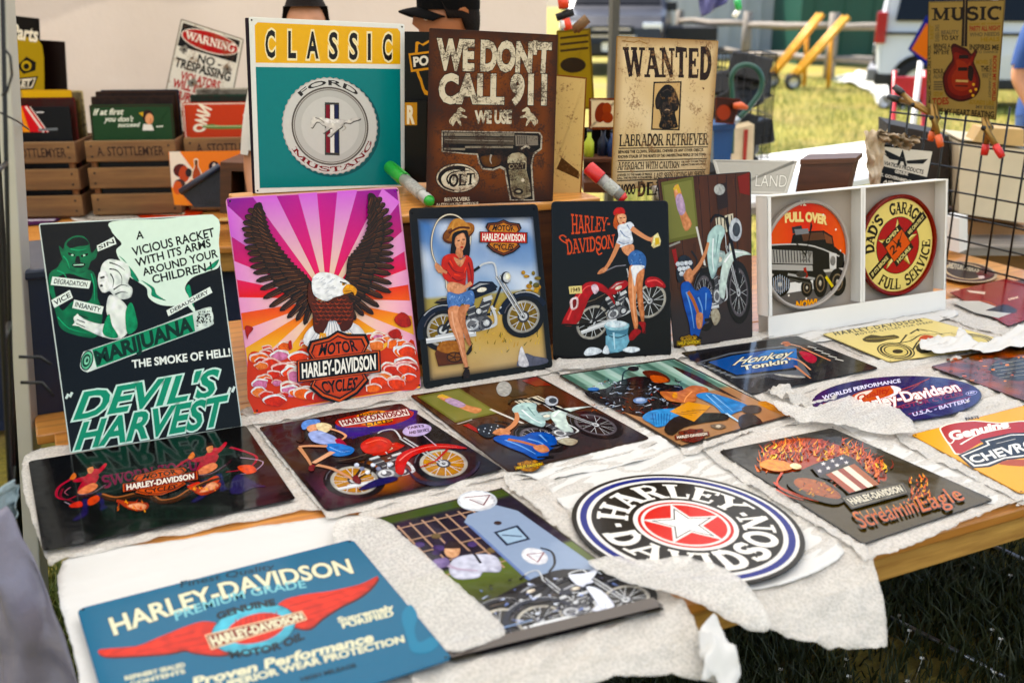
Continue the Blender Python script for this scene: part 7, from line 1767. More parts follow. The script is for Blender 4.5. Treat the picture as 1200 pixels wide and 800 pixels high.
# sworn to fun
s=fsign('glossy black sign lying at the left end, two women in red beside a motorcycle emblem',(33,540),(288,498),(347,584),(50,645),'0d0c0d','1a1918')
s.paint=True;s.fill('background',.0022,'0c0b0c');s.crop(40,495,4.138)
s.text('lettering','SWORN TO FUN',[(335,318),(842,226),(838,160),(322,258)],'7a2c4c',.0,font='slab',thick=.2,thin=.12,out=[(.03,'2a1420')],warp=lambda a:(.30*sin(pi*a)-.02,1-.35*sin(pi*a)))
def redgirl(cx,cy,fl,k=1.0,W_='woman#1'):
 def X(x,y):return(cx+fl*x*k,cy+(y-fl*x*.18)*k)
 def sm(p,c,n=3):s.smooth(W_,[X(*q)for q in p],c,n)
 sm([(-55,85),(-30,40),(-10,15),(30,10),(55,30),(40,60),(15,80),(-10,95),(-40,100)],'b01a38');sm([(-55,95),(-20,70),(30,60),(50,80),(25,100),(-20,108)],'d87850');sm([(-10,15),(30,-12),(55,-8),(85,-30),(95,-20),(65,12),(30,25)],'c0203c');sm([(-80,30),(-50,20),(0,20),(-10,40),(-55,42)],'b01a38')
 sm([(-5,-22),(20,-30),(28,-12),(20,6),(2,6)],'d89870');sm([(-12,-18),(-5,-36),(22,-38),(34,-26),(10,-24)],'3a241c');s.line(W_,[X(6,-10),X(14,-10)],3,'2a1412');s.line(W_,[X(10,0),X(18,-1)],3,'a02020')
 sm([(-95,20),(-85,0),(-70,-10),(-60,10),(-75,25)],'d88a5c')
 for p,c,w in(([(-90,20),(-150,50),(-160,95),(-110,120),(-60,110)],'a81c3c',18),([(-130,60),(-140,100),(-90,130),(-50,150)],'7a142c',14),([(-60,110),(0,118),(70,95),(120,60)],'4a1c2c',22),([(-90,60),(-120,80),(-100,100)],'c87888',5),([(-50,105),(20,110),(90,80)],'a898a8',4),([(-120,130),(-60,165),(-20,160)],'b8a8b4',4)):s.line('swirls',[X(*q)for q in p],w*k,c,w*.3*k,4)
 sm([(-30,135),(10,140),(0,175),(-5,215),(-60,235),(-80,228),(-40,205),(-28,170)],'2c2456');sm([(40,125),(70,120),(85,180),(100,200),(60,205),(62,175)],'2c2456');sm([(0,140),(45,125),(60,150),(30,170),(0,168)],'c8502c');sm([(-95,150),(-40,140),(-30,170),(-85,165)],'c83c2c')
redgirl(262,240,1,.95);redgirl(840,140,1,1.0,'woman#2')
s.line('swirls',[(950,120),(1020,140),(1080,170),(1040,220),(930,240)],20,'a81c3c',6,4);s.line('swirls',[(1000,170),(1110,190),(1060,240),(1000,250)],7,'b8a0b0',3,4);s.smooth('woman#2',[(960,280),(1000,250),(1080,295),(1125,310),(1060,318),(1000,345),(950,340)],'2c2456',3);s.smooth('woman#2',[(985,215),(1050,205),(1080,235),(1030,250)],'d8542c',3)
s.line('snake',[(330,350),(400,372),(500,350),(580,365),(620,385),(690,375),(760,330),(840,290),(900,270)],40,'4a2a18',26,4);s.line('snake',[(330,345),(400,362),(500,342),(580,355),(620,375),(690,362),(760,318),(840,280)],12,'a87450',8,4)
R=random.Random(41)
for c0,c1 in(((420,395),(540,420)),((770,330),(890,320))):
 s.smooth('flames',[(c0[0]-20,c0[1]-20),(c0[0]+40,c0[1]-12),(c1[0]+10,c1[1]-30),(c1[0],c1[1]+5),(c0[0]+40,c0[1]+25)],'a83c14',3);s.smooth('flames',[(c0[0]+30,c0[1]+10),(c1[0]-30,c1[1]-30),(c1[0]+5,c1[1]-15),(c1[0]-20,c1[1]+5)],'e0a888',3)
 for _ in range(20):x,y=R.uniform(c0[0]-20,c1[0]),R.uniform(c0[1]-15,c1[1]+15);s.line('flames',[(x,y),(x+R.uniform(-12,12),y-14)],6,R.choice(['e07820','f0b050','c83c14']),1)
barshield(s,'emblem',(612,288),186,62,face='c85a24',edge='c85a24',bar='7a1414',word='f0e8dc',slope=(-.17,.06));s.done()

# pinup on red bike
s=fsign('black sign lying in the row, a blonde woman in denim skirt beside a red motorcycle',(303,500),(470,472),(590,549),(382,598),'181012','2a2426')
s.paint=True;s.fill('background',.0022,'1c1214');s.crop(290,460,3.75)
q=quadmap(s,(52,155),(682,42),(1118,335),(352,518))
s.grad('background',[q(.02,.02),q(.98,.02),q(.98,.98),q(.02,.98)],lambda a,b:mixc('2a1416','14101a',noise.noise(Vector((a*3,b*3,1)))*.5+.5)if b<.62 or a>.75 else mixc('1a1418',mixc('e0881c','7a3a8a',abs(a-.38)*2.2),max(0,1-abs(b-.8)*4.5)*max(0,1-abs(a-.35)*2.4)),30,24)
s.smooth('sunset',[(400,120),(720,72),(740,110),(735,150),(640,165),(520,185),(440,200)],'3a2a80',3);s.smooth('sunset',[(395,118),(560,82),(715,78),(722,105),(640,140),(500,150),(410,150)],'b8281c',3);s.smooth('sunset',[(470,110),(540,80),(610,82),(640,120),(560,145),(500,140)],'e07c24',3);s.smooth('emblem',[(480,98),(600,80),(640,122),(530,150)],'e8a828',1)
s.text('emblem','MOTOR',[(486,112),(592,96),(586,82),(490,96)],'3a1410',.04);s.text('emblem','CYCLES',[(520,146),(640,128),(634,114),(516,131)],'3a1410',.04);s.polys('emblem','8a1818',[(394,122),(704,66),(722,100),(412,152)]);s.polys('emblem','e8dcd4',[(400,124),(700,71),(714,98),(416,148)]);s.text('emblem','HARLEY-DAVIDSON',[(418,142),(706,94),(696,74),(408,124)],'8a1414',.05)
s.ell('badge',(745,164),64,27,'c8b8d8',-8);s.text('badge','PARTS',[(706,160),(778,150),(774,140),(702,150)],'4a2a4a',.03);s.text('badge','AND SERVICE',[(710,182),(800,168),(797,156),(707,170)],'4a2a4a',.03)
moto(s,(470,385),(862,312),(330,150),body='c0241c',seed=12,r=.33,inside='b8862a',lamp=False,fender=False)
s.smooth('motorcycle',[(500,225),(560,195),(625,210),(630,250),(560,272),(510,262)],'c8281c',4);s.line('motorcycle',[(520,225),(580,208),(615,220)],7,'f08a78',2,3);s.smooth('motorcycle',[(652,350),(655,290),(700,255),(800,228),(900,230),(965,248),(850,248),(740,275),(700,310),(685,360)],'c42420',4);s.line('motorcycle',[(668,300),(720,262),(810,238),(920,242)],7,'f49a90',2,4);s.line('motorcycle',[(880,250),(830,300),(760,330)],14,'b8201c',8);s.line('motorcycle',[(775,190),(830,235)],5,'c8b8c8')
s.smooth('motorcycle',[(700,330),(760,385),(870,388),(980,350),(1020,300),(1010,340),(940,390),(830,412),(740,390)],'3a3448',4)
for k in range(7):s.ell('motorcycle',(480+k*24,320+(k%3)*16),11,9,('d8dce8','8a90a8','f4f4f8')[k%3],n=12)
s.smooth('woman',[(238,140),(262,122),(310,120),(318,134),(280,150),(245,165)],'7aa0d8',4);s.smooth('woman',[(262,152),(300,140),(310,160),(290,178),(268,172)],'e0a078',3);s.smooth('woman',[(300,140),(340,135),(372,150),(352,175),(320,178)],'e8d8b0',3);s.smooth('woman',[(250,168),(262,185),(240,220),(215,212),(218,188)],'2a1a18',3)
s.smooth('woman',[(268,180),(310,168),(350,180),(390,200),(395,225),(340,230),(300,222),(278,208)],'aab8e0',4);s.line('woman',[(360,160),(400,172),(432,192),(410,210),(385,205)],15,'e0a078',9,4);s.smooth('woman',[(385,210),(412,205),(440,240),(418,250),(395,228)],'a82a4c',3)
s.smooth('woman',[(345,232),(395,225),(440,235),(470,250),(455,272),(410,282),(370,275)],'4a86c8',4);s.line('woman',[(360,240),(410,262),(450,258)],5,'9cc4ec',2,3)
s.line('woman',[(375,262),(310,300),(290,312)],30,'dcae90',22,4);s.line('woman',[(305,320),(370,335),(430,365),(480,392)],24,'d0a082',10,4);s.line('woman',[(350,238),(270,236),(225,240)],24,'d0a082',18,4);s.line('woman',[(228,244),(262,290),(285,330)],20,'c89878',9,4);s.smooth('woman',[(460,378),(480,362),(500,400),(478,402)],'7a1c2c',3);s.smooth('woman',[(270,325),(296,318),(292,344),(272,346)],'7a1c2c',3)
s.smooth('woman',[(490,425),(560,385),(640,370),(660,385),(600,405),(520,428)],'2a2a60',3);s.done()

# workshop picture, lying
s=fsign('brown workshop picture sign lying flat, kneeling man in blue by a black motorcycle',(480,463),(630,440),(762,513),(597,553),'2a1c14','3a2a20')
s.paint=True;s.crop(480,420,4);workshop(s,quadmap(s,(8,174),(598,86),(1118,370),(470,525)));barshield(s,'emblem',(560,508),68,26,face='c89020',edge='c89020',bar='3a2a10',word='e8c850',slope=(-.16,.5));s.done()

# mechanic with jeans
s=fsign('green and brown picture sign of a person in jeans working on an engine',(654,439),(790,419),(926,487),(797,524),'6a5848','4a4038')
s.paint=True;s.crop(650,415,4.286);q=quadmap(s,(22,104),(598,22),(1178,306),(636,462))
s.grad('wall',[q(.01,.01),q(.99,.01),q(.99,.99),q(.01,.99)],lambda a,b:(mixc(('5a7a6c','9ab8a8','b8ccc0','7a9a8c')[int(a*17+b*.8)%4],'3a5a4e',max(0,noise.noise(Vector((a*20,b*3,1)))*.6))if b<.52 else mixc('a07858','c09a78',noise.noise(Vector((a*4,b*4,6)))*.5+.5)),60,24)
s.smooth('wall',[(590,60),(720,110),(900,210),(960,240),(860,200),(700,130)],'4a2a18',3);s.smooth('wall',[(1020,250),(1060,235),(1185,300),(1150,308)],'c8881c',2)
s.smooth('engine',[(150,190),(260,170),(330,130),(450,110),(560,150),(640,160),(640,230),(600,300),(480,320),(380,300),(300,270),(220,240)],'1f191b',3)
R=random.Random(51)
for _ in range(150):x,y=R.uniform(200,620),R.uniform(130,300);x2=R.uniform(-40,40);s.line('engine',[(x,y),(x+x2*.5,y+R.uniform(-8,8)),(x+x2,y+R.uniform(-14,14))],R.uniform(5,12),R.choice(['a8b8cc','e4e8f0','9a5a40','7a8aa0','c8d0dc','2a2226','4a3c40','8a3424','3a3438','151214']),1,2)
s.line('engine',[(340,130),(350,90),(400,70),(430,62)],8,'1c1a1e',curve=4);s.line('engine',[(255,240),(300,160),(420,150)],10,'2a2428',curve=4);s.ell('engine',(395,75),28,12,'26262c');s.ell('engine',(195,178),30,9,'5a86c0');s.ell('engine',(430,235),36,16,'7a94b8');s.ell('engine',(430,232),24,9,'b8c8e0')
s.smooth('person',[(440,90),(500,85),(560,110),(580,140),(520,145),(470,120)],'6a2c18',3);s.smooth('person',[(480,110),(545,115),(570,140),(500,145)],'c8704a',3);s.smooth('person',[(530,190),(620,190),(690,160),(760,170),(770,190),(720,210),(700,245),(620,245),(560,230)],'c8865e',4);s.line('person',[(545,190),(590,220),(640,245)],30,'b87454',14,4);s.line('person',[(690,190),(660,220),(650,245)],9,'f0b080',4,3);s.ell('person',(604,210),14,16,'e0a04a')
s.smooth('person',[(710,212),(760,195),(850,215),(960,255),(965,275),(900,300),(860,320),(800,260)],'5a94c8',4);s.smooth('person',[(440,320),(490,285),(600,275),(690,290),(620,320),(580,350),(520,370),(480,350)],'5f9ccc',4)
for k in range(7):s.line('person',[(490+k*15,300),(500+k*12,360)],4,'2f6098',2)
for k in range(4):s.line('person',[(760+k*16,205),(850+k*22,290)],5,('a8d0ec','3a70a4')[k%2],2)
s.line('person',[(860,300),(930,345)],18,'c8e0f0',10);s.smooth('person',[(925,320),(985,300),(1045,345),(990,360),(935,375)],'2c1614',3);s.smooth('engine',[(550,380),(600,320),(720,300),(850,300),(870,330),(760,345),(650,370),(590,410)],'2a1c18',3);s.ell('engine',(990,280),50,22,'4a3c38')
s.poly('note',[(578,290),(670,242),(785,262),(700,342)],'d89a20');
for k in range(4):s.line('note',[(610+k*26,290-k*6+10),(690+k*22,300-k*8+8)],6,'5a3c10',5)
s.smooth('tools',[(780,360),(830,352),(862,368),(820,380)],'8a7a6a',3);s.ell('tools',(822,365),14,7,'d8ccb8');barshield(s,'emblem',(690,412),86,32,face='8a2c14',edge='a83c1c',bar='5a1a10',word='f0e4d4',slope=(-.12,.3));s.done()

# honky tonk
s=fsign('black sign with a blue name panel and a reclining woman, before the clock box',(797,413),(934,393),(1030,431),(881,462),'151416','2a2a2c')
s.paint=True;s.fill('background',.0022,'2a2a2e');s.crop(800,385,6)
s.smooth('building',[(60,190),(420,120),(800,70),(900,100),(700,140),(300,190),(100,230)],'1c1a1c',2);s.poly('name_panel',[(90,240),(330,170),(700,120),(810,130),(780,150),(900,330),(370,350)],'6a6e74');s.poly('name_panel',[(120,240),(330,182),(700,130),(800,170),(800,290),(370,335)],'1a1a1e');s.poly('name_panel',[(180,235),(340,192),(600,150),(800,140),(810,270),(380,325)],'14589a');s.poly('name_panel',[(420,250),(600,150),(800,142),(800,220)],'2a80c0')
s.text('lettering','Honkey',[(352,256),(770,192),(780,150),(400,205)],'e8e2cc',.02,.2,font='sans',out=[(.05,'141418')]);s.text('lettering',"Tonkin'",[(420,292),(760,238),(760,208),(410,262)],'e8e2cc',.03,.0,out=[(.05,'141418')])
for k in range(7):a_,b_=(110+k*38,250+k*16),(160+k*36,240+k*16);s.line('name_panel',[a_,b_],7,'b8b8b0',3)
s.smooth('woman',[(820,160),(880,165),(940,200),(930,240),(880,235),(840,200)],'c04a5c',3);s.line('woman',[(690,105),(760,110),(840,130)],26,'d8a080',14,3);s.line('woman',[(840,135),(960,190),(1040,225)],22,'d8906a',14,3);s.line('woman',[(730,205),(820,225),(900,290)],26,'d89a74',12,3);s.line('woman',[(790,260),(850,310),(900,350)],24,'c8825c',12,3);s.smooth('woman',[(700,95),(740,90),(760,115),(720,125)],'b87048',3);s.line('woman',[(720,110),(700,118),(690,108)],12,'5a2a1c',6)
for k in range(5):x,y=880+k*48,125+k*22;s.line('piano',[(x,y),(x+60,y+14)],14,'e8e4da',12);s.line('piano',[(x-10,y+14),(x+10,y+18)],9,'17161a')
s.smooth('chrome',[(470,400),(520,340),(640,320),(720,350),(860,345),(700,365),(600,345),(530,365),(500,410)],'55555a',3);s.smooth('chrome',[(640,318),(820,330),(860,345),(740,342)],'b8b4ac',3);s.done()

# cream motorcycle sign
s=fsign('cream sign with a line drawn motorcycle lying in front of the white clock box',(963,391),(1083,372),(1193,403),(1042,424),'d8c78a','a8986a',ink='satin')
s.fill('face',.002,'e6d69a');s.crop(950,365,4.8)
s.text('lettering','HARLEY-DAVIDSON',[(140,134),(632,56),(612,40),(122,116)],'3a3a22',.03,space=1.3);s.text('lettering','MOTOR CYCLES FOR SPEED',[(255,134),(690,62),(680,54),(246,124)],'5a5434',.03,space=1.3)
s.smooth('winged_emblem',[(290,155),(340,130),(400,138),(470,130),(500,148),(430,160),(390,172),(320,172)],'5a5030',2);s.line('winged_emblem',[(310,155),(480,146)],6,'c8b870')
for p in([(560,125),(610,100),(700,115),(740,130)],[(610,110),(600,98),(660,112)],[(480,178),(560,165),(620,130),(700,128),(800,118)],[(560,240),(620,150),(700,140)],[(820,122),(900,125),(990,140),(1030,162)],[(830,140),(900,150),(870,165)],[(620,230),(680,150)],[(540,130),(500,180)],[(700,150),(760,220),(820,215)]):s.line('motorcycle',p,12,'35331f',6,3)
for k,cc in((1.0,'35331f'),(.92,'e0d094'),(.86,'35331f'),(.74,'e0d094'),(.66,'35331f'),(.58,'d8c888')):s.ell('motorcycle',(480,222),108*k,46*k,cc,8);s.ell('motorcycle',(940,165),100*k,36*k,cc,8)
s.ell('motorcycle',(490,224),30,12,'35331f');s.smooth('motorcycle',[(610,150),(640,132),(695,140),(690,155),(620,165)],'c85a2c',3);s.smooth('motorcycle',[(590,200),(640,160),(700,165),(690,220),(620,235)],'4a4630',2)
R=random.Random(61)
for _ in range(40):x,y=R.uniform(560,860),R.uniform(120,230);s.line('motorcycle',[(x,y),(x+R.uniform(-30,30),y+R.uniform(-8,8))],5,R.choice(['35331f','e6d69a','6a6438']),2)
s.done()
mb=MB();a,b=on_z(966,397,TZ+.006),on_z(1036,424,TZ+.006);
R=random.Random(3)

# brown sign at the right edge
s=fsign('rusty brown sign with grey machine parts, cut off by the right edge',(1090,429),(1236,392),(1372,434),(1222,477),'3a2214','4a3020')
s.crop(950,365,4.8)
s.grad('rust',[(680,308),(1370,132),(2020,330),(1300,535)],lambda a,b:mixc(mixc('3a1c0e','a8521c',max(0,min(1,noise.noise(Vector((a*9,b*7,4)))*.9+.45))),'5a5a2a',max(0,noise.noise(Vector((a*6,b*5,9))))*.5),60,40)
s.smooth('machine',[(1000,330),(1060,270),(1200,255),(1300,260),(1320,330),(1200,390),(1060,370)],'2c2620',3)
for k in range(5):s.line('machine',[(1020+k*10,300+k*18),(1240,262+k*22)],5,'a8a090',4)
R=random.Random(62)
for _ in range(60):x,y=R.uniform(760,1300),R.uniform(250,400);s.ell('rust',(x,y),R.uniform(5,16),R.uniform(3,7),R.choice(['c8642c','8a3c14','5a3418','d88a4a','4a4a24']),n=8)
s.done()

# oval
c0=(1051,467);base_o=[(c0[0]+99.5*cos(2*pi*i/72),c0[1]-4*cos(2*pi*i/72)*1.0+26.5*sin(2*pi*i/72))for i in range(72)]
s=Sign.flat('oval_sign','dark blue oval sign with orange speed lines, half wrapped in white foam',(960,495),(1150,470),FZ+.004,cat='oval sign',ink='wrap',base='1a1a50')
s.crop(0,0,1);o_=s.loc(base_o)[::-1];s.outline=o_;s._panel(o_,'1c1c4a',.0016,'panel');s.lpoly('face',insetpoly(o_,.003),'25246a');s.crop(940,430,5.217)
s.text('lettering','WORLDS PERFORMANCE',[(128,200),(604,92),(598,72),(120,178)],'e8e4f0',.03,warp=lambda a:(.5*sin(pi*a),1))
s.line('speed_lines',[(130,225),(320,185),(600,140),(780,68)],14,'c8582c',5,3);s.line('speed_lines',[(150,240),(330,200),(620,152),(720,100)],7,'c8582c',3,3)
s.smooth('crest',[(300,190),(320,165),(400,140),(540,112),(600,130),(590,160),(500,200),(380,215),(330,208)],'c8582c',3);s.smooth('crest',[(320,180),(360,155),(430,140),(400,165),(345,200)],'f0dcd0',3);s.smooth('crest',[(540,115),(595,125),(600,150),(520,200),(480,215),(450,205),(560,160)],'f0e8e8',3)
s.text('crest','Quality',[(340,205),(545,150),(535,120),(330,175)],'b8341c',.04,.2)
s.text('lettering','Harley-Davidson',[(330,272),(972,142),(935,92),(300,210)],'f4ece6',.035,.0,out=[(.03,'c8482c')]);s.line('speed_lines',[(560,248),(980,128)],6,'c8482c',5)
s.text('lettering','MOTOR CYCLES',[(580,262),(985,172),(978,150),(572,240)],'8a3c60',.03);s.line('rule',[(650,288),(1030,180)],4,'c8587a');s.text('lettering','U.S.A. - BATTERY',[(680,300),(1030,212),(1024,190),(672,280)],'d8d0e4',.03);s.ell('badge',(1035,158),36,13,'b8b0d0',-8);s.ell('badge',(1035,158),32,10,'25246a',-8);s.text('badge','HD',[(1015,166),(1055,158),(1053,148),(1013,156)],'d8d0e4',.03);s.done()

# yellow parts sign
s=fsign('bright yellow sign reading Genuine on a red field, by the right edge',(1067,509),(1226,468),(1372,532),(1196,578),'e8a80c','c8920c',ink='gloss')
s.fill('field',.002,'f0b010');s.crop(1060,440,4)
fld=[(175,262),(180,240),(240,222),(330,214),(450,224),(580,215),(700,250),(720,330),(640,350),(520,300),(390,300),(262,366),(220,330)]
s.smooth('red_field',[(x-(450-x)*.03,y-(290-y)*.06)for x,y in fld],'f0e8d8',3);s.smooth('red_field',fld,'b82818',3)
s.poly('bow_tie',[(250,372),(370,318),(352,300),(500,268),(700,262),(760,330),(620,380),(480,395),(400,428),(320,434)],'1c2430');s.poly('bow_tie',[(264,374),(390,322),(378,306),(500,275),(680,270),(735,328),(610,372),(470,388),(390,420),(326,426)],'e8e4dc');s.poly('bow_tie',[(275,376),(402,324),(390,308),(500,280),(660,276),(715,326),(600,366),(465,382),(385,412),(330,418)],'1f2a38')
s.text('bow_tie','CHEVROLET',[(326,410),(760,305),(728,262),(290,382)],'f0ece2',.03,.1);s.line('bow_tie',[(430,318),(520,296)],5,'c8c4bc')
s.text('lettering','Genuine',[(225,302),(496,238),(476,208),(192,268)],'f6f0e4',.05,.25);s.line('lettering',[(262,322),(360,270),(498,244)],9,'f6f0e4',5,3)
s.line('lettering',[(192,300),(215,318),(232,300),(215,288)],7,'f6f0e4',5,3);s.smooth('red_field',[(440,415),(500,392),(620,400),(700,430),(560,425)],'b85a1c',2);s.line('outline',[(250,372),(320,436)],4,'6a4a0c');s.text('lettering','PARTS',[(290,210),(352,200),(346,188),(282,198)],'3a2a0c',.05);s.done()

# flames
s=fsign('dark sign with orange flames around a stars and stripes shield, at the front table edge',(842,528),(975,501),(1165,585),(1012,637),'241e14','2a2418')
s.paint=True;s.crop(840,490,3.529);q=quadmap(s,(8,134),(476,40),(1148,336),(606,520))
s.grad('background',[q(.012,.012),q(.988,.012),q(.988,.988),q(.012,.988)],lambda a,b:mixc('2c2a28','4a3c14',min(1,b*1.3+.3*noise.noise(Vector((a*3,b*3,2))))),24,24)
R=random.Random(71)
fl_poly=[(180,205),(205,130),(260,95),(330,82),(420,85),(470,100),(560,130),(640,180),(700,230),(690,260),(620,215),(560,165),(480,165),(400,190),(340,215),(250,225)]
s.smooth('flames',fl_poly,'a8400c',3)
for _ in range(330):
 t=R.random();base_=along([(185,205),(215,165),(290,150),(380,150),(470,150),(560,150),(630,200),(700,245)],t);x,y=base_[0]+R.uniform(-22,22),base_[1]+R.uniform(-42,30)
 s.line('flames',[(x,y),(x+R.uniform(-12,14),y-R.uniform(8,20)),(x+R.uniform(-18,26),y-R.uniform(18,40))],R.uniform(5,13),R.choice(['e8780c','f0a01c','c84a0c','8a2c08','f8c840','d8600c','5a2008']),1,2)
s.smooth('flames',[(176,200),(215,175),(300,190),(310,215),(240,225)],'f0981c',3);s.ell('flames',(326,204),24,12,'f0dcb0',8)
for p in([(235,270),(270,300),(340,330),(420,350)],[(270,230),(250,280),(330,320),(400,345)],[(245,300),(300,330),(360,345)]):s.line('flames',p,10,'d8500c',2,4)
s.smooth('wheel',[(290,265),(340,240),(430,255),(520,310),(530,345),(480,362),(380,335),(310,300)],'3a3424',3);s.smooth('wheel',[(318,266),(350,252),(430,268),(505,315),(500,340),(400,320),(335,292)],'a85c14',3)
for _ in range(46):x,y=R.uniform(340,495),R.uniform(262,335);s.line('wheel',[(x,y),(x+R.uniform(-20,20),y-R.uniform(2,12))],5,R.choice(['e8901c','c8580c','5a3a10','f0b840','3a2c14']),1)
s.poly('shield',[(385,205),(525,155),(575,180),(650,262),(610,300),(545,320),(480,262),(425,252)],'2a2018');s.poly('shield',[(395,208),(525,162),(552,182),(425,246)],'3a3448')
for i,(x,y)in enumerate(((440,195),(478,183),(515,172),(425,225),(460,213),(497,201),(535,190))):
 st=[(x+(12 if k%2==0 else 5)*cos(radians(-90+36*k)),y+(9 if k%2==0 else 4)*sin(radians(-90+36*k)))for k in range(10)];s.poly('shield',st,'e8e2dc')
for k in range(5):a_,b_=lerp2((450,240),(568,195),k/5),lerp2((450,240),(568,195),(k+1)/5);c_,d_=lerp2((548,316),(672,280),(k+1)/5),lerp2((548,316),(672,280),k/5);s.poly('shield',[a_,b_,c_,d_],('a84c14','e8dcc8','9a3c14','e8dcc8','a85c1c')[k])
s.poly('name_bar',[(512,334),(770,272),(795,318),(556,384)],'15120e');s.poly('name_bar',[(520,337),(766,278),(786,314),(560,376)],'8a8270');s.poly('name_bar',[(525,339),(763,282),(781,312),(562,372)],'1c1812');s.text('name_bar','HARLEY-DAVIDSON',[(560,364),(772,308),(756,286),(536,342)],'d8d0bc',.04)
s.text('lettering','Screamin',[(600,462),(842,392),(800,340),(540,402)],'c8641c',.0,.3,out=[(.03,'2a1a08')]);s.text('lettering','Eagle',[(850,395),(1035,340),(970,290),(800,335)],'c8641c',.0,.3,out=[(.03,'2a1a08')])
for _ in range(60):x,y=R.uniform(790,880),R.uniform(250,350);s.line('flames',[(x,y),(x+R.uniform(-10,10),y-R.uniform(8,22))],7,R.choice(['e8780c','a8400c','f0a830','5a2008']),1)
for k in range(16):x=560+k*28;y=400-k*5.5;s.line('lettering',[(x,y),(x+22,y+30)],4,'f0a040',1)
s.done()

# round star sign
z_r=FZ+.004;cx_,cy_,Rr_=.2878,1.5262,.1888;TW=48.96;ta=radians(-TW) # slightly oval, its long axis towards the right front
s=Sign('round_sign','large round black and blue sign with a white star on red, in foam','round sign',(cx_,cy_,z_r),(cos(ta),sin(ta),0),(-sin(ta),cos(ta),0),ink='gloss',base='1a1614')
s.e.scale=(1.047,.952,1)
s.disc((0,0),Rr_,'1c1712');c=(0,0)
FOOT['round']=[(cx_+Rr_*cos(a*pi/18),cy_+Rr_*sin(a*pi/18))for a in range(36)]
for k,cc in((.955,'e6e2dc'),(.925,'1c2f86'),(.865,'e6e2dc'),(.825,'1e1712')):s.circl('rings',c,Rr_*k,cc)
for k,cc in((.455,'efe8e2'),(.415,'c8261c'),(.385,'efe8e2'),(.36,'d4281a')):s.circl('centre',c,Rr_*k,cc)
def star(k,col,a0=99+TW):s.lpoly('star',[(Rr_*k*(1 if i%2==0 else .40)*cos(radians(a0+36*i)),Rr_*k*(1 if i%2==0 else .40)*sin(radians(a0+36*i)))for i in range(10)],col)
star(.375,'efe8e2');star(.30,'1e1712');star(.265,'f4f0ea')
s.arc('lettering','HARLEY',c,Rr_*.50,Rr_*.775,176+TW,26+TW,'f0ece4',.0,font='slab',thick=.22,thin=.12,tight=1.0);s.arc('lettering','DAVIDSON',c,Rr_*.775,Rr_*.50,193+TW,378+TW,'f0ece4',.0,font='slab',thick=.22,thin=.12,tight=1.0)
for a in(184.5+TW,20+TW):t_=radians(a);s.lpoly('lettering',[(Rr_*(.60+dr)*cos(t_+da),Rr_*(.60+dr)*sin(t_+da))for da,dr in((-.05,-.025),(.05,-.025),(.05,.025),(-.05,.025))],'f0ece4')
s.done()

# filling station
s=fsign('picture sign of a white fuel pump, window grid and dark motorcycles at the front edge',(405,615),(588,571),(780,713),(530,774),'3a3428','4a463c',r=.006)
s.paint=True;s.crop(420,560,3);q=quadmap(s,(-45,165),(505,34),(1080,460),(330,640))
s.grad('scene',[q(.01,.01),q(.99,.01),q(.99,.99),q(.01,.99)],lambda a,b:'4a5a2a' if b<.07 else(mixc('3a3048','1c1820',noise.noise(Vector((a*9,b*6,2)))*.5+.5)if b<.5 else mixc('6a7a3a','3a2e24',min(1,max(0,(b-.5)*3)))),30,40)
for k in range(9):
 a_=.02+k*.075;s.line('window_grid',[q(a_+.1,.08),q(a_+.1,.5)],7,'b89a84')
for k in range(5):s.line('window_grid',[q(.02,.1+k*.09),q(.72,.1+k*.09)],7,'b89a84')
R=random.Random(81)
for _ in range(14):p=q(R.uniform(.12,.6),R.uniform(.14,.44));s.ell('window_grid',p,18,10,R.choice(['5a4a78','7a6a50','4a3a60']),n=10)
s.poly('fuel_pump',[(372,155),(385,130),(485,95),(560,115),(850,320),(820,345),(620,370),(590,355)],'9aa8bc');s.poly('fuel_pump',[(372,155),(400,170),(615,365),(590,355)],'7a8ab0');s.poly('fuel_pump',[(475,190),(560,165),(605,215),(520,238)],'2c3850');s.poly('fuel_pump',[(488,193),(555,173),(592,212),(525,230)],'a8bccc');s.line('fuel_pump',[(505,200),(575,205)],8,'4a5a70')
s.ell('fuel_pump',(418,80),70,36,'d8dce0');s.ell('fuel_pump',(418,80),62,31,'eceae8');s.line('fuel_pump',[(375,68),(462,60),(440,95),(390,75)],6,'7a2440');s.ell('fuel_pump',(620,275),48,28,'e4e4e6',15);s.line('fuel_pump',[(590,268),(652,262),(630,295),(592,270)],5,'8a2c3c');s.ell('fuel_pump',(490,158),14,7,'4a3a38')
s.line('fuel_pump',[(640,245),(680,260),(690,300),(670,330)],9,'1c1c24',curve=4)
s.smooth('attendant',[(330,290),(380,270),(470,270),(500,300),(495,330),(440,330),(420,350),(350,355),(320,330)],'c8c8d4',4);s.ell('attendant',(330,255),28,26,'d8b090');s.smooth('attendant',[(300,245),(320,222),(355,228),(360,245),(330,248)],'3a2c30',3);s.line('attendant',[(370,255),(405,265),(430,300)],10,'2a2838',curve=3);s.line('attendant',[(300,300),(350,320),(420,325)],18,'b8a8b8',8,3);s.smooth('attendant',[(260,290),(310,280),(320,305),(270,320)],'8a7aa0',3)
s.smooth('motorcycle',[(345,575),(420,470),(500,410),(620,350),(720,320),(850,330),(960,380),(1040,450),(900,500),(640,570),(420,620)],'1e1b20',3);moto(s,(500,520),(760,440),(430,330),body='17192a',seed=15,r=.40,fender=True,lamp=False);moto(s,(640,500),(940,430),(560,330),body='20283c',seed=16,r=.36,lamp=False)
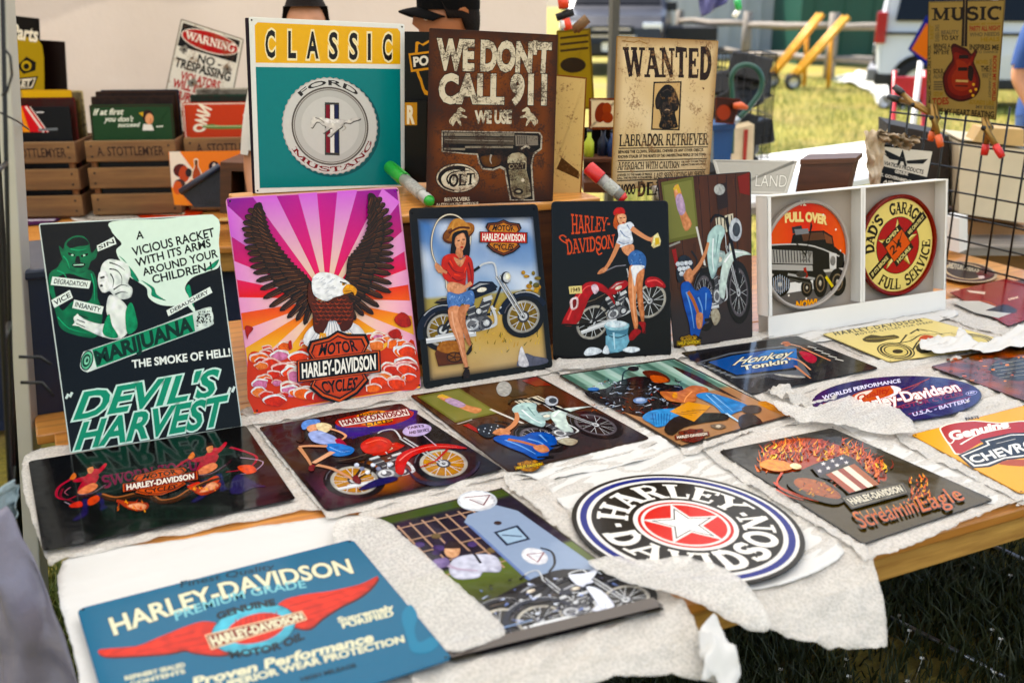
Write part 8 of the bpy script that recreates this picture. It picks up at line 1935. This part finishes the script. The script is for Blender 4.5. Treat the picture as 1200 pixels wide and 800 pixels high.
for _ in range(90):x,y=R.uniform(420,900),R.uniform(340,520);y-=(x-420)*.12-30;s.line('motorcycle',[(x,y),(x+R.uniform(-26,26),y+R.uniform(-12,12))],R.uniform(5,13),R.choice(['8a9ac8','c8d0e8','1c1a24','2a2c40','e8ecf4','4a4a60','16141a']),2)
for p in([(740,350),(800,340),(850,320),(790,390)],[(800,390),(850,400),(900,455),(860,480),(820,470),(840,450)],[(740,345),(770,380),(830,370)]):s.smooth('motorcycle',p,'e4e6ee',3)
s.poly('kerb',[q(.0,.93),q(1,.92),q(1,.99),q(.0,.995)],'6a625c');s.line('kerb',[q(.02,.90),q(.45,.88)],12,'8aa0c0',6);s.done()

# teal oil sign
tl,tr,br=on_z(90,713,FZ+.006),on_z(413,631,FZ+.006),on_z(531,771,FZ+.006);bl=proj(tl+br-tr)
s=fsign('teal sign with an orange red winged emblem, nearest the camera on white paper',(90,713),(413,631),(531,771),bl,'0a7a9a','066a8a',ink='gloss',r=.013,z=FZ+.006)
FOOT['teal_sign']=foot(s);s.fill('field',.002,'04708f');s.crop(60,620,3.333);CR='e0dcc0'
def kx(txt,x0,y0,x1,y1,h,hx_=-.22):dx=hx_*h;return[(x0,y0),(x1,y1),(x1+dx-.0*h,y1-h),(x0+dx,y0-h)]
s.text('lettering','Finest Quality',[(505,226),(880,150),(870,132),(495,205)],'0a3c4c',.02,.2)
s.text('lettering','HARLEY-DAVIDSON',[(245,412),(1182,168),(1162,116),(222,350)],CR,.03,out=[(.025,'0a4a5c')],warp=lambda a:(.5*sin(pi*a),1))
s.text('lettering','PREMIUM GRADE',[(488,356),(998,226),(990,198),(478,324)],'8fc6ca',.015,warp=lambda a:(.62*sin(pi*a),1))
s.paint=True;W1=[(190,468),(330,455),(420,420),(540,372),(610,358),(680,380),(700,440),(720,470),(660,490),(560,480),(520,470),(460,482),(330,492),(210,494)]
W2=[(880,330),(880,300),(920,270),(1010,250),(1090,240),(1200,215),(1245,196),(1276,182),(1270,202),(1240,236),(1195,268),(1130,300),(1060,345),(1010,385),(950,380),(900,360)]
for W_ in(W1,W2):
 cxw=sum(p[0]for p in W_)/len(W_);cyw=sum(p[1]for p in W_)/len(W_)
 s.smooth('winged_emblem',[(x+4,y+8)for x,y in W_],'6a2014',3);s.smooth('winged_emblem',W_,'d83a1c',3)
for a_,b_ in(((560,400),(230,480)),((590,420),(330,480)),((620,440),(470,472)),((640,462),(560,476)),((930,300),(1235,214)),((940,325),(1230,240)),((960,350),(1130,290)),((970,368),(1060,335))):s.line('winged_emblem',[a_,lerp2(a_,b_,.5),b_],5,'8a1f10',2)
s.ell('winged_emblem',(790,388),170,95,'0a4a5a',-14);s.ell('winged_emblem',(790,388),166,91,'6ab8c8',-14,n=40);s.ell('winged_emblem',(800,386),118,56,'d83a1c',-14)
for k in range(9):s.line('winged_emblem',[(720+k*20,350-k*4),(722+k*20,440-k*5)],4,'a82814',2)
s.text('winged_emblem','GENUINE',[(652,352),(878,296),(872,272),(640,330)],'12303a',.05,warp=lambda a:(.3*sin(pi*a),1));s.text('winged_emblem','MOTOR OIL',[(700,502),(990,425),(984,398),(690,478)],'12303a',.05,warp=lambda a:(-.6*sin(pi*a),1))
s.poly('name_bar',[(600,412),(980,318),(1000,352),(625,470)],'e0c8a8');s.poly('name_bar',[(606,416),(978,324),(994,349),(628,463)],'8a2a1c');s.text('name_bar','HARLEY-DAVIDSON',[(632,456),(986,348),(976,328),(616,422)],CR,.05)
s.paint=False;s.text('lettering','REFINERY SEALED',[(290,590),(525,535),(520,520),(285,575)],CR,.04);s.text('lettering','CONTENTS',[(310,612),(525,560),(520,545),(305,598)],CR,.04)
s.crop(60,600,2.4)
s.text('lettering','Supremely',[(808,310),(965,272),(960,258),(803,297)],CR,.04);s.text('lettering','PURIFIED',[(820,326),(965,290),(960,276),(815,312)],CR,.04)
s.text('lettering','Proven Performance',[(400,492),(910,362),(900,338),(390,468)],CR,.04,.2);s.text('lettering','SUPERIOR WEAR PROTECTION',[(460,502),(995,364),(990,346),(452,485)],CR,.04);s.text('lettering','HIGH MILEAGE',[(705,475),(860,434),(855,424),(700,465)],'0a3c4c',.04)
s.smooth('oil_swirl',[(985,290),(1010,260),(1030,290),(1022,330),(1035,365),(1070,350),(1090,370),(1060,395),(1015,392),(1000,350)],'1c84a2',4)
s.done()

# red and cream signs by the grid
s=Sign.flat('round_sign','maroon and cream round sign lying under the wire grid',(1108,344),(1170,334),FZ,cat='round sign',ink='satin',base='5a1218')
s.crop(1100,290,8);cc0=(250,225);el_=[(cc0[0]+300*cos(2*pi*i/60),cc0[1]+95*sin(2*pi*i/60)+30*cos(2*pi*i/60))for i in range(60)];s.outline=s.loc(el_)[::-1];s._panel(s.outline,'c8b49a',.0016,'panel');s.lpoly('field',insetpoly(s.outline,.008),'4a1016');s.lpoly('field',insetpoly(s.outline,.03),'c8b090');s.lpoly('field',insetpoly(s.outline,.04),'3a2216');s.smooth('field',[(350,240),(420,195),(500,215),(525,250),(440,290)],'6a1418',3)
s.text('lettering','MOTOR PARTS',[(80,190),(370,230),(390,190),(100,130)],'d8ccb4',.03,font='slab');s.smooth('lettering',[(370,270),(420,265),(430,285),(390,292)],'e0c8c0',3);s.done()
s=fsign('dark red sign with a blue figure and white banner, in front of the wire grid',(1112,342),(1180,326),(1262,352),(1182,382),'8a0c14','6a0a10',ink='gloss')
s.fill('field',.002,'960e18');s.crop(1100,290,8)
s.poly('banner',[(100,500),(380,500),(560,560),(680,615),(560,660),(340,610)],'c8c4bc');s.smooth('figure',[(440,590),(520,560),(600,535),(680,550),(740,590),(700,615),(600,608),(500,595)],'16143a',3);s.line('figure',[(380,500),(460,510),(540,545)],14,'d88a4a',5,3);s.poly('banner',[(265,400),(440,415),(430,440),(290,420)],'d8c4b4');s.text('lettering','DRINK',[(660,495),(760,470),(745,455),(645,480)],'e8d0b8',.04,.2);s.text('lettering','Cola',[(80,425),(200,395),(190,375),(75,400)],'e8c8b0',.04,.2);s.done()
s=fsign('green and red striped sign lying furthest right under the wire grid',(1150,336),(1196,328),(1262,342),(1215,352),'5a1014','4a1014',ink='gloss',z=FZ-.004)
s.crop(1100,290,8)
for k in range(4):s.line('stripes',[(470+k*110,365-k*20),(560+k*110,380-k*20)],22,('1a6a34','c8b8a0','1c7038','a8141c')[k],8)
s.done()
# ------------------------------------------------------------------ foam wrap and paper around the signs
def FP(*names):return[(FOOT[n],.0085)for n in names if n in FOOT]
ALLP=[(v,.009)for v in FOOT.values()]
G='foam sleeves under the lying signs'
foam('foam_sleeve','flattened white foam sleeve edging the black sign at the left end of the table',[(28,540),(120,520),(290,490),(304,500),(378,600),(358,601),(200,632),(75,659),(56,662)],seed=1,press=ALLP,group=G)
foam('foam_sleeve','white foam sleeve under the sign with the red motorcycle',[(290,480),(400,470),(500,452),(520,468),(618,548),(592,563),(480,590),(388,612),(376,602),(300,505)],z=.0015,seed=2,press=ALLP,group=G,edge=.008)
foam('foam_sleeve','off-white foam sleeve under the lying workshop picture sign',[(470,455),(560,440),(640,424),(662,436),(792,512),(775,522),(690,545),(605,566),(588,552)],z=.003,seed=3,press=ALLP,group=G)
foam('foam_sleeve','thick rolled foam sleeve around the sign of the person in jeans',[(640,430),(730,416),(760,410),(800,414),(850,445),(952,487),(930,502),(870,515),(806,538),(780,515),(655,442)],z=.003,seed=4,press=ALLP,group=G,edge=.012)
foam('foam_sleeve','foam sleeve under the black sign with the blue name panel',[(780,408),(860,396),(950,383),(1042,430),(1000,444),(884,480),(860,462)],seed=5,press=ALLP,group=G)
foam('foam_sleeve','foam sleeve under the cream motorcycle sign',[(950,386),(1020,376),(1095,362),(1215,398),(1160,412),(1045,436),(1030,430)],seed=6,press=ALLP,group=G)
foam('foam_bag','crumpled foam bag around the dark blue oval sign',[(880,462),(910,448),(1010,430),(1090,420),(1150,432),(1200,462),(1190,486),(1110,508),(1060,505),(1000,494),(940,492),(895,478)],seed=7,press=ALLP,edge=.012,amp=.008)
foam('foam_flap','translucent crumpled foam flap lying over the lower left of the oval sign',[(905,472),(955,480),(985,469),(1010,473),(1045,479),(1062,489),(1072,510),(1030,510),(985,502),(930,494)],z=.019,seed=8,edge=.001,amp=.006,m=FILM,wob=.003)
foam('foam_sleeve','foam sleeve around the bright yellow sign',[(1045,502),(1080,494),(1250,452),(1400,530),(1210,592),(1185,588),(1110,552),(1058,526)],z=.003,seed=9,press=ALLP,edge=.01,group=G)
foam('foam_sleeve','foam sleeve under the flame sign at the front table edge',[(822,530),(900,508),(985,488),(1190,572),(1202,588),(1170,600),(1020,656),(1000,648)],z=.0045,seed=10,press=ALLP,group=G,edge=.009)
foam('foam_bag','large foam bag around the round star sign, hanging over the front table edge',[(590,566),(640,545),(720,505),(790,500),(850,524),(940,585),(1012,645),(1044,702),(1032,716),(960,724),(870,716),(790,694),(700,662),(640,612)],seed=11,press=ALLP,edge=.008,amp=.007,m=FOAM,cell=.008)
foam('paper_sheet','white paper inside the foam bag beside the round star sign',[(640,560),(740,520),(840,530),(930,590),(985,640),(970,664),(900,690),(840,684),(720,640)],z=.004,seed=31,edge=.0,amp=.002,m=PAPER,press=ALLP,cat='paper',droop=False)
foam('foam_flap','folded foam lip covering the lower edge of the round star sign',[(690,658),(726,655),(760,660),(800,656),(842,665),(880,688),(905,712),(870,716),(800,700),(745,688),(705,672)],z=.019,seed=12,edge=.0,amp=.005,wob=.002,m=FILM,thick=.0008)
foam('foam_bag','foam bag under the fuel pump picture, its corner hanging off the table',[(420,612),(500,585),(592,562),(640,590),(700,640),(795,706),(825,735),(868,748),(862,768),(830,764),(745,772),(640,802),(560,830),(480,800)],seed=13,press=ALLP,edge=.006,amp=.006,cell=.008)
foam('foam_sleeve','foam sleeve laid over the left side of the fuel pump picture',[(395,612),(445,610),(482,638),(540,690),(590,735),(575,752),(530,766),(470,740),(400,660)],z=.0145,seed=14,edge=.0,amp=.003,group=G,m=FILM,press=[(FOOT['teal_sign'],.0155)],thick=.0008)
foam('paper_sheet','white sheet of paper under the teal sign',[(74,660),(200,636),(350,612),(424,606),(440,622),(560,740),(552,775),(480,830),(300,900),(120,940),(92,790)],seed=15,press=[(v,.0085)for k,v in FOOT.items()],edge=.002,amp=.0015,m=PAPER,wob=.001,cat='paper',thick=.0006)
foam('card_sheet','white card showing along the right side of the flame sign',[(985,501),(1000,503),(1168,572),(1160,592),(1100,566)],z=.006,seed=16,edge=.001,amp=.002,m=PAPER,wob=.001,cat='paper',droop=False,thick=.0008)
foam('paper_sheet','crumpled white tissue above the round star sign',[(598,552),(640,528),(720,512),(790,496),(810,512),(760,540),(690,556),(640,565)],z=.004,seed=17,edge=.002,amp=.005,m=PAPER,wob=.002,cat='paper',press=ALLP)
foam('tissue_paper','crumpled white tissue scrap on the cream motorcycle sign',[(1078,404),(1100,398),(1118,398),(1124,388),(1135,398),(1150,408),(1120,416),(1085,416)],z=.016,seed=18,edge=.001,amp=.009,m=PAPER,wob=.003,cat='paper',cell=.007)
foam('tissue_paper','white tissue scrap between the cream sign and the right edge',[(1135,412),(1170,398),(1200,388),(1260,392),(1230,404),(1160,416)],z=.014,seed=19,edge=.001,amp=.009,m=PAPER,wob=.003,cat='paper',cell=.007)
foam('foam_strip','roll of foam between the jeans sign and the flame sign',[(770,402),(792,408),(830,432),(905,470),(955,486),(980,470),(940,470),(870,440),(800,405)],z=.004,seed=20,edge=.006,amp=.020,press=ALLP)
foam('foam_sheet','pale foam sheet between the clock box and the red signs by the grid',[(1085,362),(1120,352),(1190,372),(1300,360),(1320,385),(1200,398),(1120,380)],seed=21,press=ALLP,edge=.006)
foam('foam_sheet','white foam strip at the feet of the leaning eagle and cowgirl signs',[(292,492),(400,470),(500,452),(640,428),(650,436),(640,442),(480,470),(300,502)],z=.003,seed=22,edge=.005,amp=.006,press=ALLP)
foam('foam_sheet','rumpled foam at the foot of the red motorcycle sign',[(640,430),(700,420),(790,408),(900,390),(905,398),(800,424),(740,430),(655,440)],z=.003,seed=23,edge=.006,amp=.012,press=ALLP)
foam('foam_sheet','white paper in front of the clock box',[(895,402),(1000,384),(1108,366),(1112,376),(1000,396),(905,412)],z=.002,seed=24,edge=.003,amp=.004,m=PAPER,press=ALLP,cat='paper')
foam('tissue_paper','torn white tissue hanging from the front table edge',[(822,730),(838,722),(866,748),(858,772),(838,760),(826,768)],z=.012,seed=25,edge=.006,amp=.02,m=PAPER,wob=.006,cat='paper',cell=.007)

# ------------------------------------------------------------------ left edge: black rack with hooks and a hanging plastic sheet
rk=thing('display_rack','black metal display rack at the left edge of the picture','rack',tuple(on_z(16,640,0)))
def vbar(p0,p1,Y,r,nm):
 a,b=at_y(*p0,Y),at_y(*p1,Y);d=(a-b)/(a.z-b.z);mb=MB();mb.tube([b-d*b.z,b+d*(2.3-b.z)],r,8);mb.build(nm,DARKSTEEL,rk);return lambda z:b+d*(z-b.z)
xa=vbar((-16,0),(24,800),1.45,.0045,'upright');xb=vbar((3,0),(21,800),1.55,.0035,'upright');xc=vbar((-14,0),(34,800),1.9,.006,'upright')
for z in(.55,.85,1.1,1.35,1.6):mb=MB();mb.tube([xa(z),xb(z)],.004,6);mb.build('crossbar',DARKSTEEL,rk)
for px,dy in(((22,418),9),((24,448),14)):a=at_y(*px,1.56);mb=MB();mb.tube([a,a+Vector((.03,.01,-.004)),a+Vector((.045,.012,-.002*dy))],.003,6);mb.build('hook',DARKSTEEL,rk)
mb=MB();pts=[at_y(x,y,1.5)for x,y in((6,58),(12,66),(14,88),(8,108),(2,112))];mb.tube(pts,.0018,6);mb.build('wire_loop',DARKSTEEL,rk)
mb=MB();mb.tube([at_y(0,132,1.6),at_y(20,142,1.8),at_y(34,152,2.2)],.0016,5);mb.build('wire_tie',DARKSTEEL,rk)
def hang(name,px,Y,m,label,seed,cat):
 P=[at_y(x,y,Y+dy)for x,y,dy in px];V,F=sheet(lambda a,b:P[0].lerp(P[1],a).lerp(P[3].lerp(P[2],a),b)+Vector((.006*noise.noise(Vector((a*4,b*6,seed))),.03*sin(a*7+b*2)+.02*noise.noise(Vector((a*5,b*5,seed+3))),0)),20,30)
 mb=MB();mb.add(V,F,True);o=mb.build(name,m,None,org=P[0],fixn=False);sm=o.modifiers.new('film','SOLIDIFY');sm.thickness=.0015;tag(o,label,cat)
LAV=mat('lavender_plastic','77727f',.35,0,.08,12,.002)
hang('plastic_sheet',[(-30,590,0),(0,600,-.02),(94,820,-.10),(-10,836,0)],1.36,LAV,'lavender grey plastic sheet hanging at the lower left corner',2,'plastic sheet')
hang('plastic_bag',[(-20,560,0),(10,568,-.02),(12,614,-.02),(-20,620,0)],1.4,mat('clear_bag','8fa0a4',.15,0,.25,30,.004),'small crumpled clear bag clipped to the black rack',5,'bag')
# brass hook and small things between the post and the black and green sign
hk=thing('brass_bracket','thin brass bracket between the grey post and the black and green sign','bracket',tuple(at_y(44,318,2.3)));mb=MB();mb.tube([at_y(x,y,2.3)for x,y in((36,320),(50,318),(51,300),(49,292))],.0035,6);mb.build('rod',mat('brass','a88c3c',.3,.8),hk)
